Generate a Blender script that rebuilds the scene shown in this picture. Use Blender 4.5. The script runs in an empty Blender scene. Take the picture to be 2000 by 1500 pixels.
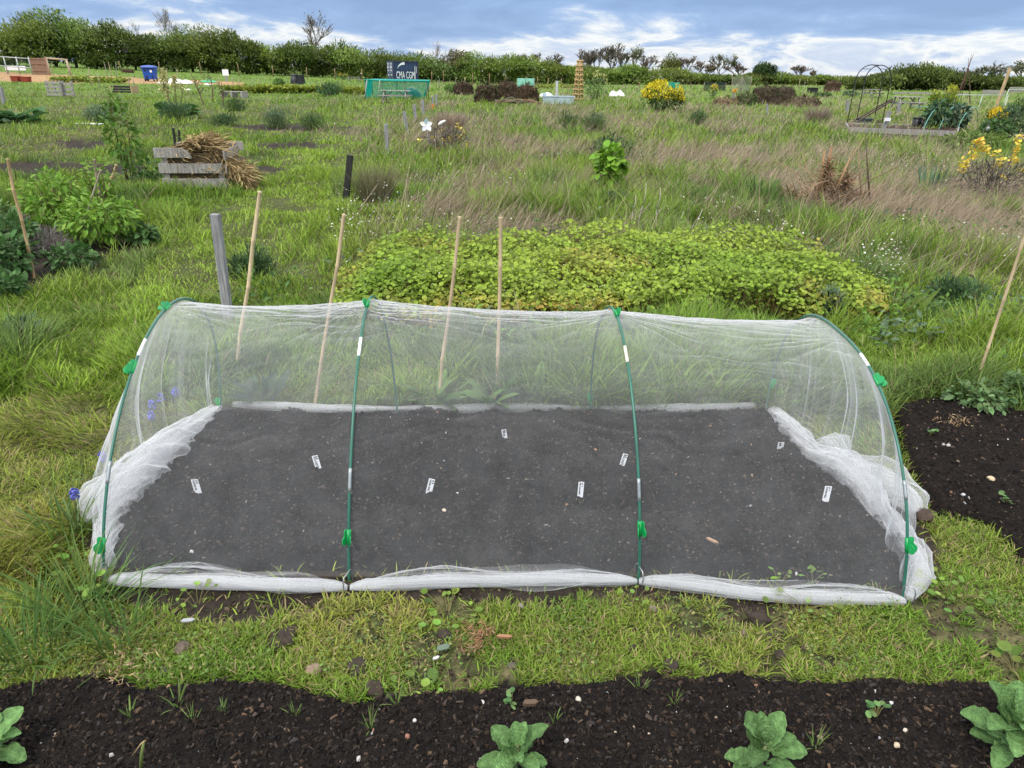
import bpy, math, random
import numpy as np
from mathutils import Vector, Matrix

sc = bpy.context.scene
COL = sc.collection
R = math.radians

# ------------------------------------------------------------------ camera
CAM_H, PITCH, ROLL, FPX = 1.6, R(23.775), R(1.1), 1387.0      # FPX: focal length for a 2000 px wide picture
_cp, _sp, _cr, _sr = math.cos(PITCH), math.sin(PITCH), math.cos(ROLL), math.sin(ROLL)
C_FWD = np.array([0, _cp, -_sp])
C_RIGHT = _cr*np.array([1.0, 0, 0]) + _sr*np.array([0, _sp, _cp])
C_UP = -_sr*np.array([1.0, 0, 0]) + _cr*np.array([0, _sp, _cp])
C_POS = np.array([0, 0, CAM_H])
cam = bpy.data.cameras.new("camera")
cam.sensor_width = 36.0
cam.lens = 36.0*FPX/2000.0
cam.clip_start, cam.clip_end = 0.05, 3000.0
camo = bpy.data.objects.new("camera", cam)
COL.objects.link(camo)
m = Matrix.Identity(4)
for i in range(3):
    m[i][0], m[i][1], m[i][2], m[i][3] = C_RIGHT[i], C_UP[i], -C_FWD[i], C_POS[i]
camo.matrix_world = m
sc.camera = camo

# ------------------------------------------------------------------ world, sun, exposure
SUN_EL, SUN_AZ = R(52), R(215)       # azimuth clockwise from +Y (the way the camera looks)
w = bpy.data.worlds.new("World")
sc.world = w
w.use_nodes = True
nt = w.node_tree
nt.nodes.clear()
def N(t, **kw):
    n = nt.nodes.new(t)
    for k, v in kw.items():
        setattr(n, k, v)
    return n
def L(a, b):
    nt.links.new(a, b)
def MATH(op, a, b=None, clamp=False):
    n = N('ShaderNodeMath', operation=op, use_clamp=clamp)
    for i, v in enumerate((a, b)):
        if v is None:
            continue
        if isinstance(v, (int, float)):
            n.inputs[i].default_value = v
        else:
            L(v, n.inputs[i])
    return n.outputs[0]
def RAMP(fac, stops):
    n = N('ShaderNodeValToRGB')
    e = n.color_ramp.elements
    while len(e) < len(stops):
        e.new(0.5)
    for el, (p, c) in zip(e, stops):
        el.position = p
        el.color = (c, c, c, 1) if isinstance(c, (int, float)) else (*c, 1)
    L(fac, n.inputs[0])
    return n.outputs[0]
tc = N('ShaderNodeTexCoord')
sep = N('ShaderNodeSeparateXYZ')
L(tc.outputs['Generated'], sep.inputs[0])
az = MATH('ARCTAN2', sep.outputs[0], sep.outputs[1])
el = sep.outputs[2]
def NOISE(sx, sz, ox, detail, rough, dist):
    cb = N('ShaderNodeCombineXYZ')
    L(MATH('ADD', MATH('MULTIPLY', az, sx), ox), cb.inputs[0])
    L(MATH('MULTIPLY', el, sz), cb.inputs[1])
    cb.inputs[2].default_value = ox*0.37
    n = N('ShaderNodeTexNoise')
    n.inputs['Scale'].default_value = 1.0
    n.inputs['Detail'].default_value = detail
    n.inputs['Roughness'].default_value = rough
    n.inputs['Distortion'].default_value = dist
    L(cb.outputs[0], n.inputs['Vector'])
    return n.outputs['Fac']
big = NOISE(2.6, 17.0, 3.1, 3.0, 0.5, 0.3)
med = NOISE(8.0, 30.0, 11.7, 10.0, 0.60, 0.35)
low = MATH('SUBTRACT', 0.62, MATH('MULTIPLY', el, 9.0))                 # cloud edges lit white low in the sky
v = MATH('ADD', MATH('MULTIPLY', big, 0.70), MATH('MULTIPLY', med, 0.80))
v = MATH('ADD', v, MATH('MULTIPLY', low, 0.36))
v = MATH('SUBTRACT', v, MATH('MULTIPLY', az, 0.05))
clouds = RAMP(MATH('SUBTRACT', v, 0.47), [(0.18, (0.155, 0.25, 0.45)), (0.34, (0.20, 0.31, 0.53)), (0.40, (0.29, 0.39, 0.58)), (0.445, (0.50, 0.55, 0.63)),
                                          (0.475, (0.65, 0.66, 0.67)), (0.51, (0.52, 0.57, 0.64)), (0.55, (0.40, 0.47, 0.61)), (0.60, (0.46, 0.52, 0.63)), (0.64, (0.68, 0.67, 0.66)), (0.72, (0.74, 0.72, 0.69))])
# overhead the broken cloud is bright, as it is under a high overcast
over = RAMP(el, [(0.13, 0.0), (0.45, 1.0)])
topc = RAMP(MATH('ADD', MATH('MULTIPLY', big, 0.7), MATH('MULTIPLY', med, 0.3)), [(0.3, (0.82, 0.90, 1.08)), (0.65, (1.65, 1.63, 1.58))])
mix = N('ShaderNodeMix', data_type='RGBA')
L(over, mix.inputs[0]); L(clouds, mix.inputs[6]); L(topc, mix.inputs[7])
sky = N('ShaderNodeTexSky', sky_type='NISHITA')
sky.sun_disc = False
sky.sun_elevation, sky.sun_rotation = SUN_EL, SUN_AZ
b1, b2 = N('ShaderNodeBackground'), N('ShaderNodeBackground')
L(sky.outputs[0], b1.inputs[0]); b1.inputs[1].default_value = 0.10
L(mix.outputs[2], b2.inputs[0]); b2.inputs[1].default_value = 0.95
ms = N('ShaderNodeMixShader'); ms.inputs[0].default_value = 0.88
L(b1.outputs[0], ms.inputs[1]); L(b2.outputs[0], ms.inputs[2])
ow = N('ShaderNodeOutputWorld')
L(ms.outputs[0], ow.inputs[0])

sun = bpy.data.lights.new("sun", 'SUN')
sun.energy, sun.angle, sun.color = 1.5, R(12), (1.0, 0.955, 0.89)
suno = bpy.data.objects.new("sun", sun)
COL.objects.link(suno)
sd = Vector((math.sin(SUN_AZ)*math.cos(SUN_EL), math.cos(SUN_AZ)*math.cos(SUN_EL), math.sin(SUN_EL)))
suno.rotation_euler = sd.to_track_quat('Z', 'Y').to_euler()
suno.location = (0, -5, 30)

sc.view_settings.view_transform = 'Standard'
sc.view_settings.look = 'None'
sc.view_settings.exposure = 0.68
sc.view_settings.gamma = 1.0
sc.cycles.transparent_max_bounces = 32
sc.cycles.max_bounces = 7
sc.cycles.diffuse_bounces = 3
sc.cycles.transmission_bounces = 4
# ------------------------------------------------------------------ helpers
rng = np.random.default_rng(11)
random.seed(5)

def ray(px, py):
    px, py = np.asarray(px, float), np.asarray(py, float)
    return C_FWD + ((px-1000)/FPX)[..., None]*C_RIGHT + ((750-py)/FPX)[..., None]*C_UP
def Gn(px, py, z=0.0):                       # points of the ground that the photo shows at these pixels
    d = ray(px, py)
    t = (z-CAM_H)/d[..., 2]
    return C_POS + d*t[..., None]
def G(px, py, z=0.0):
    return Vector(Gn(np.array(px), np.array(py), z))
def proj(P):
    q = np.asarray(P, float)-C_POS
    zc = q @ C_FWD
    zc = np.where(np.abs(zc) < 1e-6, 1e-6, zc)
    return 1000+FPX*(q @ C_RIGHT)/zc, 750-FPX*(q @ C_UP)/zc, zc
def hgt(P, py):                              # height of an upright standing at P whose top the photo shows at row py
    k = (750-py)/FPX
    q = np.array([P[0], P[1], P[2]])-C_POS
    n = C_UP-k*C_FWD
    return float(-(q @ n)/n[2])
def span(P, dpx):                            # metres across the view at P for dpx pixels
    return dpx*float((np.array(P)-C_POS) @ C_FWD)/FPX
def aty(px, py, Y):                          # the point on that line of sight standing at distance Y
    d = ray(np.array(px), np.array(py))
    return Vector(C_POS+d*((Y-C_POS[1])/d[1]))

def _hash(ix, iy, s):
    h = (ix.astype(np.int64)*374761393+iy.astype(np.int64)*668265263+s*1442695041) & 0x7fffffff
    h = ((h ^ (h >> 13))*1274126177) & 0x7fffffff
    return ((h ^ (h >> 16)) & 0xffff)/65535.0
def vnoise(x, y, s=0):
    x, y = np.asarray(x, float), np.asarray(y, float)
    ix, iy = np.floor(x), np.floor(y)
    fx, fy = x-ix, y-iy
    fx, fy = fx*fx*(3-2*fx), fy*fy*(3-2*fy)
    a, b = _hash(ix, iy, s), _hash(ix+1, iy, s)
    c, d = _hash(ix, iy+1, s), _hash(ix+1, iy+1, s)
    return (a+(b-a)*fx)*(1-fy)+(c+(d-c)*fx)*fy
def fbm(x, y, s=0, o=4):
    t, a, n = 0.0, 0.5, 0.0
    for i in range(o):
        t = t+a*vnoise(np.asarray(x)*2**i+i*17.3, np.asarray(y)*2**i-i*9.1, s+i)
        n += a
        a *= 0.5
    return t/n
def sstep(a, b, x):
    t = np.clip((np.asarray(x, float)-a)/(b-a), 0, 1)
    return t*t*(3-2*t)
def inpoly(px, py, poly):
    r = np.zeros(np.shape(px), bool)
    n = len(poly)
    for i in range(n):
        (x1, y1), (x2, y2) = poly[i], poly[(i+1) % n]
        if y1 == y2:
            continue
        c = ((y1 > py) != (y2 > py)) & (px < (x2-x1)*(py-y1)/(y2-y1)+x1)
        r ^= c
    return r
def unit(v):
    return v/np.maximum(np.linalg.norm(v, axis=-1, keepdims=True), 1e-9)

# ---- linking and tagging
def link(name, data, parent=None):
    o = bpy.data.objects.new(name, data)
    COL.objects.link(o)
    if parent is not None:
        o.parent = parent
    return o
def tag(o, label, cat=None, group=None):
    o['label'] = label
    if cat:
        o['category'] = cat
    if group:
        o['group'] = group
    return o
def thing(name, label, cat, loc=(0, 0, 0), rz=0.0, group=None, rot=None):
    o = link(name, None)
    o.empty_display_size = 0.1
    o.location = loc
    o.rotation_euler = rot if rot is not None else (0, 0, rz)
    return tag(o, label, cat, group)
def structure(o):
    o['kind'] = 'structure'
    return o
def stuff(o, label=None, cat=None):
    o['kind'] = 'stuff'
    if label:
        tag(o, label, cat)
    return o
def dup(root, loc, rz, label, group=None, scale=None):
    r = root.copy()
    COL.objects.link(r)
    r.location, r.rotation_euler = loc, (0, 0, rz)
    if scale:
        r.scale = (scale,)*3
    r['label'] = label
    if group:
        r['group'] = group
    for ch in list(root.children):
        c = ch.copy()
        COL.objects.link(c)
        c.parent = r
        for g in list(ch.children):
            d = g.copy()
            COL.objects.link(d)
            d.parent = c
    return r

# ---- meshes
def bulk(name, V, sizes, idx, mat, parent=None, col=None, smooth=True):
    me = bpy.data.meshes.new(name)
    V = np.ascontiguousarray(V, np.float32).reshape(-1, 3)
    sizes, idx = np.ascontiguousarray(sizes, np.int32), np.ascontiguousarray(idx, np.int32).ravel()
    me.vertices.add(len(V)); me.vertices.foreach_set('co', V.ravel())
    me.loops.add(len(idx)); me.loops.foreach_set('vertex_index', idx)
    me.polygons.add(len(sizes))
    st = np.zeros(len(sizes), np.int32)
    st[1:] = np.cumsum(sizes)[:-1]
    me.polygons.foreach_set('loop_start', st)
    me.polygons.foreach_set('loop_total', sizes)
    me.polygons.foreach_set('use_smooth', np.full(len(sizes), smooth, bool))
    if col is not None:
        a = me.color_attributes.new('Col', 'FLOAT_COLOR', 'POINT')
        c = np.ones((len(V), 4), np.float32)
        c[:, :3] = np.clip(col, 0, 1)
        a.data.foreach_set('color', c.ravel())
    me.update(calc_edges=True)
    me.materials.append(mat)
    return link(name, me, parent)

class MB:
    """collects shapes and links them as one mesh object"""
    def __init__(self):
        self.v, self.f, self.c, self.cur = [], [], [], None
    def add(self, vs, fs, c=None):
        o = len(self.v)
        self.v += [tuple(p) for p in vs]
        self.f += [tuple(i+o for i in f) for f in fs]
        self.c += [c or self.cur or (1, 1, 1)]*len(vs)
        return self
    def box(self, c, s, rot=None, col=None, taper=1.0):
        x, y, z = s[0]/2, s[1]/2, s[2]/2
        P = [(-x, -y, -z), (x, -y, -z), (x, y, -z), (-x, y, -z), (-x*taper, -y*taper, z), (x*taper, -y*taper, z), (x*taper, y*taper, z), (-x*taper, y*taper, z)]
        M = Matrix.Identity(3) if rot is None else rot
        c = Vector(c)
        return self.add([c+M @ Vector(p) for p in P], [(3, 2, 1, 0), (4, 5, 6, 7), (0, 1, 5, 4), (1, 2, 6, 5), (2, 3, 7, 6), (3, 0, 4, 7)], col)
    def bar(self, a, b, w, h=None, col=None, up=(0, 0, 1)):
        a, b = Vector(a), Vector(b)
        z = (b-a).normalized()
        u = Vector(up)
        if abs(z.dot(u)) > 0.97:
            u = Vector((0, 1, 0))
        x = u.cross(z).normalized()
        y = z.cross(x)
        M = Matrix((x, y, z)).transposed()
        return self.box((a+b)/2, (w, h or w, (b-a).length), M, col)
    def tube(self, pts, r, n=6, col=None, cap=True):
        pts = [Vector(p) for p in pts]
        k = len(pts)
        rr = [float(r)]*k if np.ndim(r) == 0 else [float(x) for x in r]
        vs, fs = [], []
        ref = Vector((0.31, 0.17, 0.93)).normalized()
        for i, p in enumerate(pts):
            t = (pts[min(i+1, k-1)]-pts[max(i-1, 0)])
            t = t.normalized() if t.length > 1e-9 else Vector((0, 0, 1))
            x = ref-t*ref.dot(t)
            if x.length < 0.05:
                x = Vector((1, 0, 0))-t*t.x
            x.normalize()
            ref = x
            y = t.cross(x)
            for j in range(n):
                a = 2*math.pi*j/n
                vs.append(p+rr[i]*(math.cos(a)*x+math.sin(a)*y))
        for i in range(k-1):
            for j in range(n):
                j2 = (j+1) % n
                fs.append((i*n+j, i*n+j2, (i+1)*n+j2, (i+1)*n+j))
        if cap:
            fs.append(tuple(range(n-1, -1, -1)))
            fs.append(tuple((k-1)*n+j for j in range(n)))
        return self.add(vs, fs, col)
    def lathe(self, prof, n=16, c=(0, 0, 0), col=None, rot=None):
        vs, fs = [], []
        M = Matrix.Identity(3) if rot is None else rot
        c = Vector(c)
        for (r, z) in prof:
            for j in range(n):
                a = 2*math.pi*j/n
                vs.append(c+M @ Vector((r*math.cos(a), r*math.sin(a), z)))
        for i in range(len(prof)-1):
            for j in range(n):
                j2 = (j+1) % n
                fs.append((i*n+j, i*n+j2, (i+1)*n+j2, (i+1)*n+j))
        return self.add(vs, fs, col)
    def prism(self, outline, t, M=None, c=(0, 0, 0), col=None):          # outline in xy, thickness t along z
        n = len(outline)
        M = Matrix.Identity(3) if M is None else M
        c = Vector(c)
        vs = [c+M @ Vector((x, y, -t/2)) for x, y in outline]+[c+M @ Vector((x, y, t/2)) for x, y in outline]
        fs = [tuple(range(n-1, -1, -1)), tuple(range(n, 2*n))]+[(i, (i+1) % n, n+(i+1) % n, n+i) for i in range(n)]
        return self.add(vs, fs, col)
    def build(self, name, mat, parent=None, smooth=False, bevel=0.0):
        me = bpy.data.meshes.new(name)
        me.from_pydata([tuple(p) for p in self.v], [], self.f)
        if self.c:
            a = me.color_attributes.new('Col', 'FLOAT_COLOR', 'POINT')
            a.data.foreach_set('color', np.array([(*c, 1) for c in self.c], np.float32).ravel())
        me.polygons.foreach_set('use_smooth', np.full(len(me.polygons), smooth, bool))
        me.materials.append(mat)
        o = link(name, me, parent)
        if bevel:
            b = o.modifiers.new('bevel', 'BEVEL')
            b.width, b.segments, b.limit_method = bevel, 2, 'ANGLE'
        return o

def rotz(a):
    return Matrix.Rotation(a, 3, 'Z')

# leaf templates: length along y, width along x, normal along z
def T_leaf(n=3, wid=0.55, fold=0.18, curl=0.12, tipw=0.0, shape=1.0):
    ts = np.linspace(0, 1, n+1)
    V, F = [], []
    for t in ts:
        wv = wid*0.5*math.sin(math.pi*min(1, max(0.0, t))**shape)**0.8 if 0 < t < 1 else (tipw if t >= 1 else 0.03)
        zz = -curl*t*t
        V += [(-wv, t, zz+fold*wv*2), (0, t, zz), (wv, t, zz+fold*wv*2)]
    for i in range(n):
        a, b = i*3, i*3+3
        F += [(a, a+1, b+1, b), (a+1, a+2, b+2, b+1)]
    return np.array(V, float), F
def T_oval(n=8, wid=0.62, fold=0.10, curl=0.15, blunt=0.5, wave=0.0):
    """broad leaf with a rounded tip"""
    V, F = [], []
    for k in range(n+1):
        t = 0.5-0.5*math.cos(math.pi*k/n)
        wv = wid*0.5*max(0.02, 1-abs(2*t**0.9-1)**2.3)**blunt*(1+wave*math.sin(t*26))
        zz = -curl*t*t
        V += [(-wv, t, zz+fold*wv*2+wave*0.3*math.sin(t*23+1)*wv), (-wv*0.5, t, zz+fold*wv*0.7), (0, t, zz), (wv*0.5, t, zz+fold*wv*0.7), (wv, t, zz+fold*wv*2+wave*0.3*math.sin(t*20)*wv)]
    for i in range(n):
        a, b = i*5, i*5+5
        F += [(a+j, a+j+1, b+j+1, b+j) for j in range(4)]
    return np.array(V, float), F
def T_disc(n=7, cup=0.25):
    V = [(0, 0.5, -cup*0.5)]
    for i in range(n):
        a = 2*math.pi*i/n
        V.append((0.5*math.cos(a), 0.5+0.5*math.sin(a), cup*0.2*(1 if i % 2 else 0.6)))
    return np.array(V, float), [(0, 1+i, 1+(i+1) % n) for i in range(n)]
T_QUAD = (np.array([(0, 0, 0), (0.42, 0.5, 0.1), (0, 1, -0.05), (-0.42, 0.5, 0.1)], float), [(0, 1, 2, 3)])
T_TRI = (np.array([(-0.4, 0, 0), (0.4, 0.15, 0.0), (0.05, 1, 0.1)], float), [(0, 1, 2)])

def frames(d, up=None, jitter=0.0):
    d = unit(np.asarray(d, float))
    n = len(d)
    u = np.tile(np.array([0, 0, 1.0]), (n, 1)) if up is None else np.asarray(up, float)
    if jitter:
        u = u+rng.normal(0, jitter, (n, 3))
    z = u-d*np.sum(u*d, -1, keepdims=True)
    bad = np.linalg.norm(z, axis=-1) < 1e-3
    z[bad] = np.cross(d[bad], [1.0, 0.2, 0])
    z = unit(z)
    x = np.cross(d, z)
    return np.stack([x, d, z], -1)          # columns
def scatter(tmpl, pos, M, scale, col):
    V, F = tmpl
    pos = np.asarray(pos, float)
    n, k = len(pos), len(V)
    s = np.asarray(scale, float)
    s = s.reshape(n, 1, -1) if s.ndim else np.full((n, 1, 1), float(s))
    P = (V[None]*s) @ np.transpose(M, (0, 2, 1))+pos[:, None]
    sizes = np.tile(np.array([len(f) for f in F]), n)
    fl = np.concatenate([np.array(f) for f in F])
    idx = (fl[None]+(np.arange(n)*k)[:, None]).ravel()
    c = np.repeat(np.asarray(col, float).reshape(-1, 3)*np.ones((n, 1)), k, 0)
    return P.reshape(-1, 3), sizes, idx, c
class Pool:                                   # joins scatters into one mesh
    def __init__(self):
        self.V, self.S, self.I, self.C, self.n = [], [], [], [], 0
    def add(self, V, S, I, C):
        self.V.append(V); self.S.append(S); self.I.append(np.asarray(I)+self.n); self.C.append(C)
        self.n += len(V)
        return self
    def mb(self, b, col=None):                # shapes of an MB as well
        V = np.array([tuple(p) for p in b.v], float)
        c = np.array(b.c, float) if col is None else np.tile(np.array(col, float), (len(V), 1))
        return self.add(V, np.array([len(f) for f in b.f]), np.concatenate([np.array(f) for f in b.f]), c)
    def build(self, name, mat, parent=None, smooth=True):
        return bulk(name, np.concatenate(self.V), np.concatenate(self.S), np.concatenate(self.I), mat, parent, np.concatenate(self.C), smooth)
def jit(col, n, h=0.12, v=0.2):               # n colours around col
    c = np.tile(np.array(col, float), (n, 1))
    c *= (1+rng.normal(0, v, (n, 1)))
    c *= (1+rng.normal(0, h, (n, 3)))
    return np.clip(c, 0.004, 0.95)

# ---- blades of grass
def blades(P, Ln, Wd, a, l1, l2, col, seg=2):
    n = len(P)
    h = np.stack([np.cos(a), np.sin(a), np.zeros(n)], -1)
    side = rng.uniform(0, 2*math.pi, n)
    wv = np.stack([np.cos(side), np.sin(side), np.zeros(n)], -1)
    wv = unit(np.cross(h, [0, 0, 1.0])*1.0+0.8*wv)
    rows = seg+1
    pts = [P]
    for i in range(seg):
        t = (i+0.5)/seg
        l = l1+(l2-l1)*t
        pts.append(pts[-1]+(Ln/seg)[:, None]*(np.sin(l)[:, None]*h+np.cos(l)[:, None]*np.array([0, 0, 1.0])))
    V = np.zeros((n, seg*2+1, 3))
    for i in range(seg):
        ww = (Wd*(1.0 if i == 0 else 1.0-0.45*i/seg)*0.5)[:, None]*wv
        V[:, 2*i], V[:, 2*i+1] = pts[i]-ww, pts[i]+ww
    V[:, 2*seg] = pts[seg]
    fs = [(2*i, 2*i+1, 2*i+3, 2*i+2) for i in range(seg-1)]+[(2*seg-2, 2*seg-1, 2*seg)]
    fl = np.concatenate([np.array(f) for f in fs])
    k = seg*2+1
    idx = (fl[None]+(np.arange(n)*k)[:, None]).ravel()
    sizes = np.tile(np.array([len(f) for f in fs]), n)
    return V.reshape(-1, 3), sizes, idx, np.repeat(col, k, 0)

# ------------------------------------------------------------------ materials
def mat(name, col=(0.5, 0.5, 0.5), rough=0.7, metal=0.0, spec=0.3, attr=False, noise=None, bump=None, trans=0.0, coat=0.0):
    """noise=(scale, amount[, stretch xyz]) mottles the colour; bump=(scale, strength)"""
    m = bpy.data.materials.new(name)
    m.use_nodes = True
    t = m.node_tree
    p = t.nodes['Principled BSDF']
    p.inputs['Base Color'].default_value = (*col, 1)
    p.inputs['Roughness'].default_value = rough
    p.inputs['Metallic'].default_value = metal
    p.inputs['Specular IOR Level'].default_value = spec
    p.inputs['Coat Weight'].default_value = coat
    src = None
    if attr:
        a = t.nodes.new('ShaderNodeAttribute')
        a.attribute_name = 'Col'
        src = a.outputs['Color']
    if noise or bump:
        co = t.nodes.new('ShaderNodeTexCoord')
    if noise:
        mp = t.nodes.new('ShaderNodeMapping')
        if len(noise) > 2:
            mp.inputs['Scale'].default_value = noise[2]
        t.links.new(co.outputs['Object'], mp.inputs[0])
        n = t.nodes.new('ShaderNodeTexNoise')
        n.inputs['Scale'].default_value = noise[0]
        n.inputs['Detail'].default_value = 6
        n.inputs['Roughness'].default_value = 0.65
        t.links.new(mp.outputs[0], n.inputs['Vector'])
        r = t.nodes.new('ShaderNodeValToRGB')
        r.color_ramp.elements[0].position, r.color_ramp.elements[1].position = 0.3, 0.7
        lo, hi = 1-noise[1], 1+noise[1]
        r.color_ramp.elements[0].color, r.color_ramp.elements[1].color = (lo, lo, lo, 1), (hi, hi*0.99, hi*0.97, 1)
        t.links.new(n.outputs['Fac'], r.inputs[0])
        mx = t.nodes.new('ShaderNodeMix')
        mx.data_type, mx.blend_type = 'RGBA', 'MULTIPLY'
        mx.inputs[0].default_value = 1.0
        if src is not None:
            t.links.new(src, mx.inputs[6])
        else:
            mx.inputs[6].default_value = (*col, 1)
        t.links.new(r.outputs[0], mx.inputs[7])
        src = mx.outputs[2]
    if src is not None:
        t.links.new(src, p.inputs['Base Color'])
    if bump:
        n = t.nodes.new('ShaderNodeTexNoise')
        n.inputs['Scale'].default_value = bump[0]
        n.inputs['Detail'].default_value = 5
        mp2 = t.nodes.new('ShaderNodeMapping')
        if len(bump) > 2:
            mp2.inputs['Scale'].default_value = bump[2]
        t.links.new(co.outputs['Object'], mp2.inputs[0])
        t.links.new(mp2.outputs[0], n.inputs['Vector'])
        b = t.nodes.new('ShaderNodeBump')
        b.inputs['Strength'].default_value = bump[1]
        b.inputs['Distance'].default_value = 0.01
        t.links.new(n.outputs['Fac'], b.inputs['Height'])
        t.links.new(b.outputs[0], p.inputs['Normal'])
    if trans:
        tr = t.nodes.new('ShaderNodeBsdfTranslucent')
        if src is not None:
            t.links.new(src, tr.inputs[0])
        else:
            tr.inputs[0].default_value = (*col, 1)
        ms = t.nodes.new('ShaderNodeMixShader')
        ms.inputs[0].default_value = trans
        t.links.new(p.outputs[0], ms.inputs[1]); t.links.new(tr.outputs[0], ms.inputs[2])
        t.links.new(ms.outputs[0], t.nodes['Material Output'].inputs[0])
    return m
M_LEAF = mat('leaf', rough=0.55, spec=0.25, attr=True, trans=0.3, noise=(70, 0.16))
M_BEAN = mat('bean_leaf', rough=0.6, spec=0.2, attr=True, trans=0.25, noise=(130, 0.30), bump=(190, 0.9))
M_GRASS = mat('grass', rough=0.6, spec=0.2, attr=True, trans=0.3)
M_TWIG = mat('twig', rough=0.85, spec=0.1, attr=True)
M_BARK = mat('bark', (0.10, 0.085, 0.065), 0.9, spec=0.1, noise=(6, 0.4, (1, 1, 0.2)), bump=(20, 0.6))
M_WOOD = mat('weathered_wood', (0.30, 0.285, 0.26), 0.85, spec=0.15, noise=(9, 0.45, (6, 6, 0.5)), bump=(30, 0.5, (5, 5, 0.4)))
M_GREYPOST = mat('grey_post_wood', (0.255, 0.255, 0.26), 0.85, spec=0.15, noise=(14, 0.5, (5, 5, 0.45)), bump=(30, 0.6, (5, 5, 0.4)))
M_DARKPOST = mat('dark_post_wood', (0.035, 0.035, 0.033), 0.85, spec=0.15, noise=(14, 0.5, (5, 5, 0.45)), bump=(30, 0.5, (5, 5, 0.4)))
M_BAMBOO = mat('bamboo', (0.44, 0.30, 0.15), 0.55, spec=0.3, attr=True, noise=(14, 0.28, (3, 3, 0.6)))
M_PALEWOOD = mat('pale_wood', (0.40, 0.29, 0.17), 0.8, spec=0.2, noise=(8, 0.3, (4, 4, 0.5)))
M_WHITE = mat('white_plastic', (0.80, 0.81, 0.82), 0.45, spec=0.35, noise=(3, 0.05))
M_BLACK = mat('black_plastic', (0.018, 0.018, 0.02), 0.45, spec=0.4, noise=(5, 0.3))
M_STONE = mat('stone', (0.30, 0.25, 0.2), 0.85, spec=0.2, attr=True, noise=(60, 0.3), bump=(90, 0.5))
# ------------------------------------------------------------------ zones (outlines as the photo shows them, laid on the ground)
Z_FRONT = [(-900, 1360), (0, 1358), (70, 1340), (210, 1328), (300, 1350), (480, 1328), (560, 1340), (700, 1372), (800, 1372), (900, 1352), (1080, 1338),
           (1200, 1340), (1300, 1322), (1500, 1332), (1650, 1345), (1800, 1332), (2000, 1350), (2900, 1370), (2900, 2600), (-900, 2600)]
Z_TUNNEL = [(212, 1110), (680, 1114), (1240, 1118), (1758, 1148), (1790, 1100), (1750, 1010), (1500, 808), (1000, 812), (430, 806), (300, 930), (215, 1020)]
Z_MARGIN = [(195, 1010), (160, 1050), (165, 1120), (235, 1185), (420, 1215), (560, 1195), (700, 1168), (1000, 1185), (1260, 1160), (1330, 1185),
            (1700, 1195), (1800, 1165), (1835, 1110), (1815, 1040), (1780, 980), (1500, 800), (430, 795)]
Z_RIGHT = [(1738, 792), (1830, 784), (1930, 800), (2300, 830), (2600, 1300), (2080, 1150), (1985, 1085), (1930, 1030), (1840, 1008), (1800, 965), (1765, 870)]
Z_LEFTBED = [(-200, 600), (0, 590), (110, 560), (200, 520), (285, 490), (250, 440), (60, 420), (-200, 440)]
Z_STRIPS = [[(-200, 352), (0, 348), (150, 345), (290, 338), (280, 322), (0, 318), (-200, 320)],
            [(120, 290), (210, 292), (205, 277), (110, 277)], [(480, 284), (500, 298), (620, 292), (615, 279)],
            [(455, 325), (530, 338), (560, 332), (480, 318)], [(430, 248), (560, 258), (690, 250), (560, 242)]]
Z_CHIP = [(-100, 150), (60, 156), (240, 160), (480, 166), (480, 171), (240, 168), (60, 166), (-100, 164)]
Z_LETTUCE = [(660, 560), (720, 520), (800, 500), (950, 505), (1150, 490), (1300, 500), (1450, 500), (1540, 520), (1650, 555), (1740, 590), (1720, 630), (1600, 640),
             (1400, 620), (1250, 640), (1000, 645), (750, 640), (660, 620)]
Z_TRACK = [(-50, 900), (60, 720), (200, 600), (330, 500), (430, 420), (520, 330), (630, 260), (720, 205), (770, 200), (740, 250), (690, 330), (640, 430), (560, 520), (430, 590), (240, 760), (160, 960)]
Z_RBED = [(1650, 262), (1740, 258), (1860, 262), (1960, 268), (1960, 276), (1880, 276), (1660, 268)]

def soilmask(X, Y):
    """1 where bare soil lies, with a ragged edge"""
    px, py, zc = proj(np.stack([X, Y, np.zeros_like(X)], -1))
    s = 26.0*np.clip(2.6/np.maximum(zc, 0.3), 0.02, 1.6)
    ox = px+s*(fbm(X*9, Y*9, 3)-0.5)*2.4
    oy = py+s*(fbm(X*9+40, Y*9, 8)-0.5)*2.4
    k = np.zeros(X.shape)
    f = zc > 0.2
    k[f & inpoly(ox, oy, Z_MARGIN)] = 1
    k[f & inpoly(ox, oy, Z_FRONT)] = 2
    k[f & inpoly(ox, oy, Z_RIGHT)] = 2
    k[f & inpoly(ox, oy, Z_LEFTBED)] = 1
    for z in Z_STRIPS:
        k[f & inpoly(ox, oy, z)] = 1
    k[f & inpoly(px, py, Z_RBED)] = 1
    k[f & inpoly(px, py, Z_CHIP)] = 3
    return k
def terrain(X, Y):
    X, Y = np.asarray(X, float), np.asarray(Y, float)
    far = sstep(4.2, 9.0, Y)
    rise = 0.019*np.maximum(0, -X-6)+0.012*np.maximum(0, X-6)           # the field lifts gently to both sides far off
    return far*((fbm(X*0.9, Y*0.9, 21, 3)-0.5)*0.10)+rise*sstep(30, 100, Y)*(0.25+0.75*sstep(150, 110, Y))
def TZ(P):
    return Vector((P[0], P[1], float(terrain(P[0], P[1]))))
def AT(px, py):
    """ground point seen at a pixel"""
    P = G(px, py)
    for _ in range(4):
        P = G(px, py, min(0.6, float(terrain(P[0], P[1]))))
    return P
def FAR(px, d):
    """ground point at distance d in the direction of a column of the photo near the horizon"""
    r = ray(np.array(px), np.array(150+(px-1000)*0.0192))
    X = r[0]/r[1]*d
    return Vector((X, d, float(terrain(X, d))))

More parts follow.
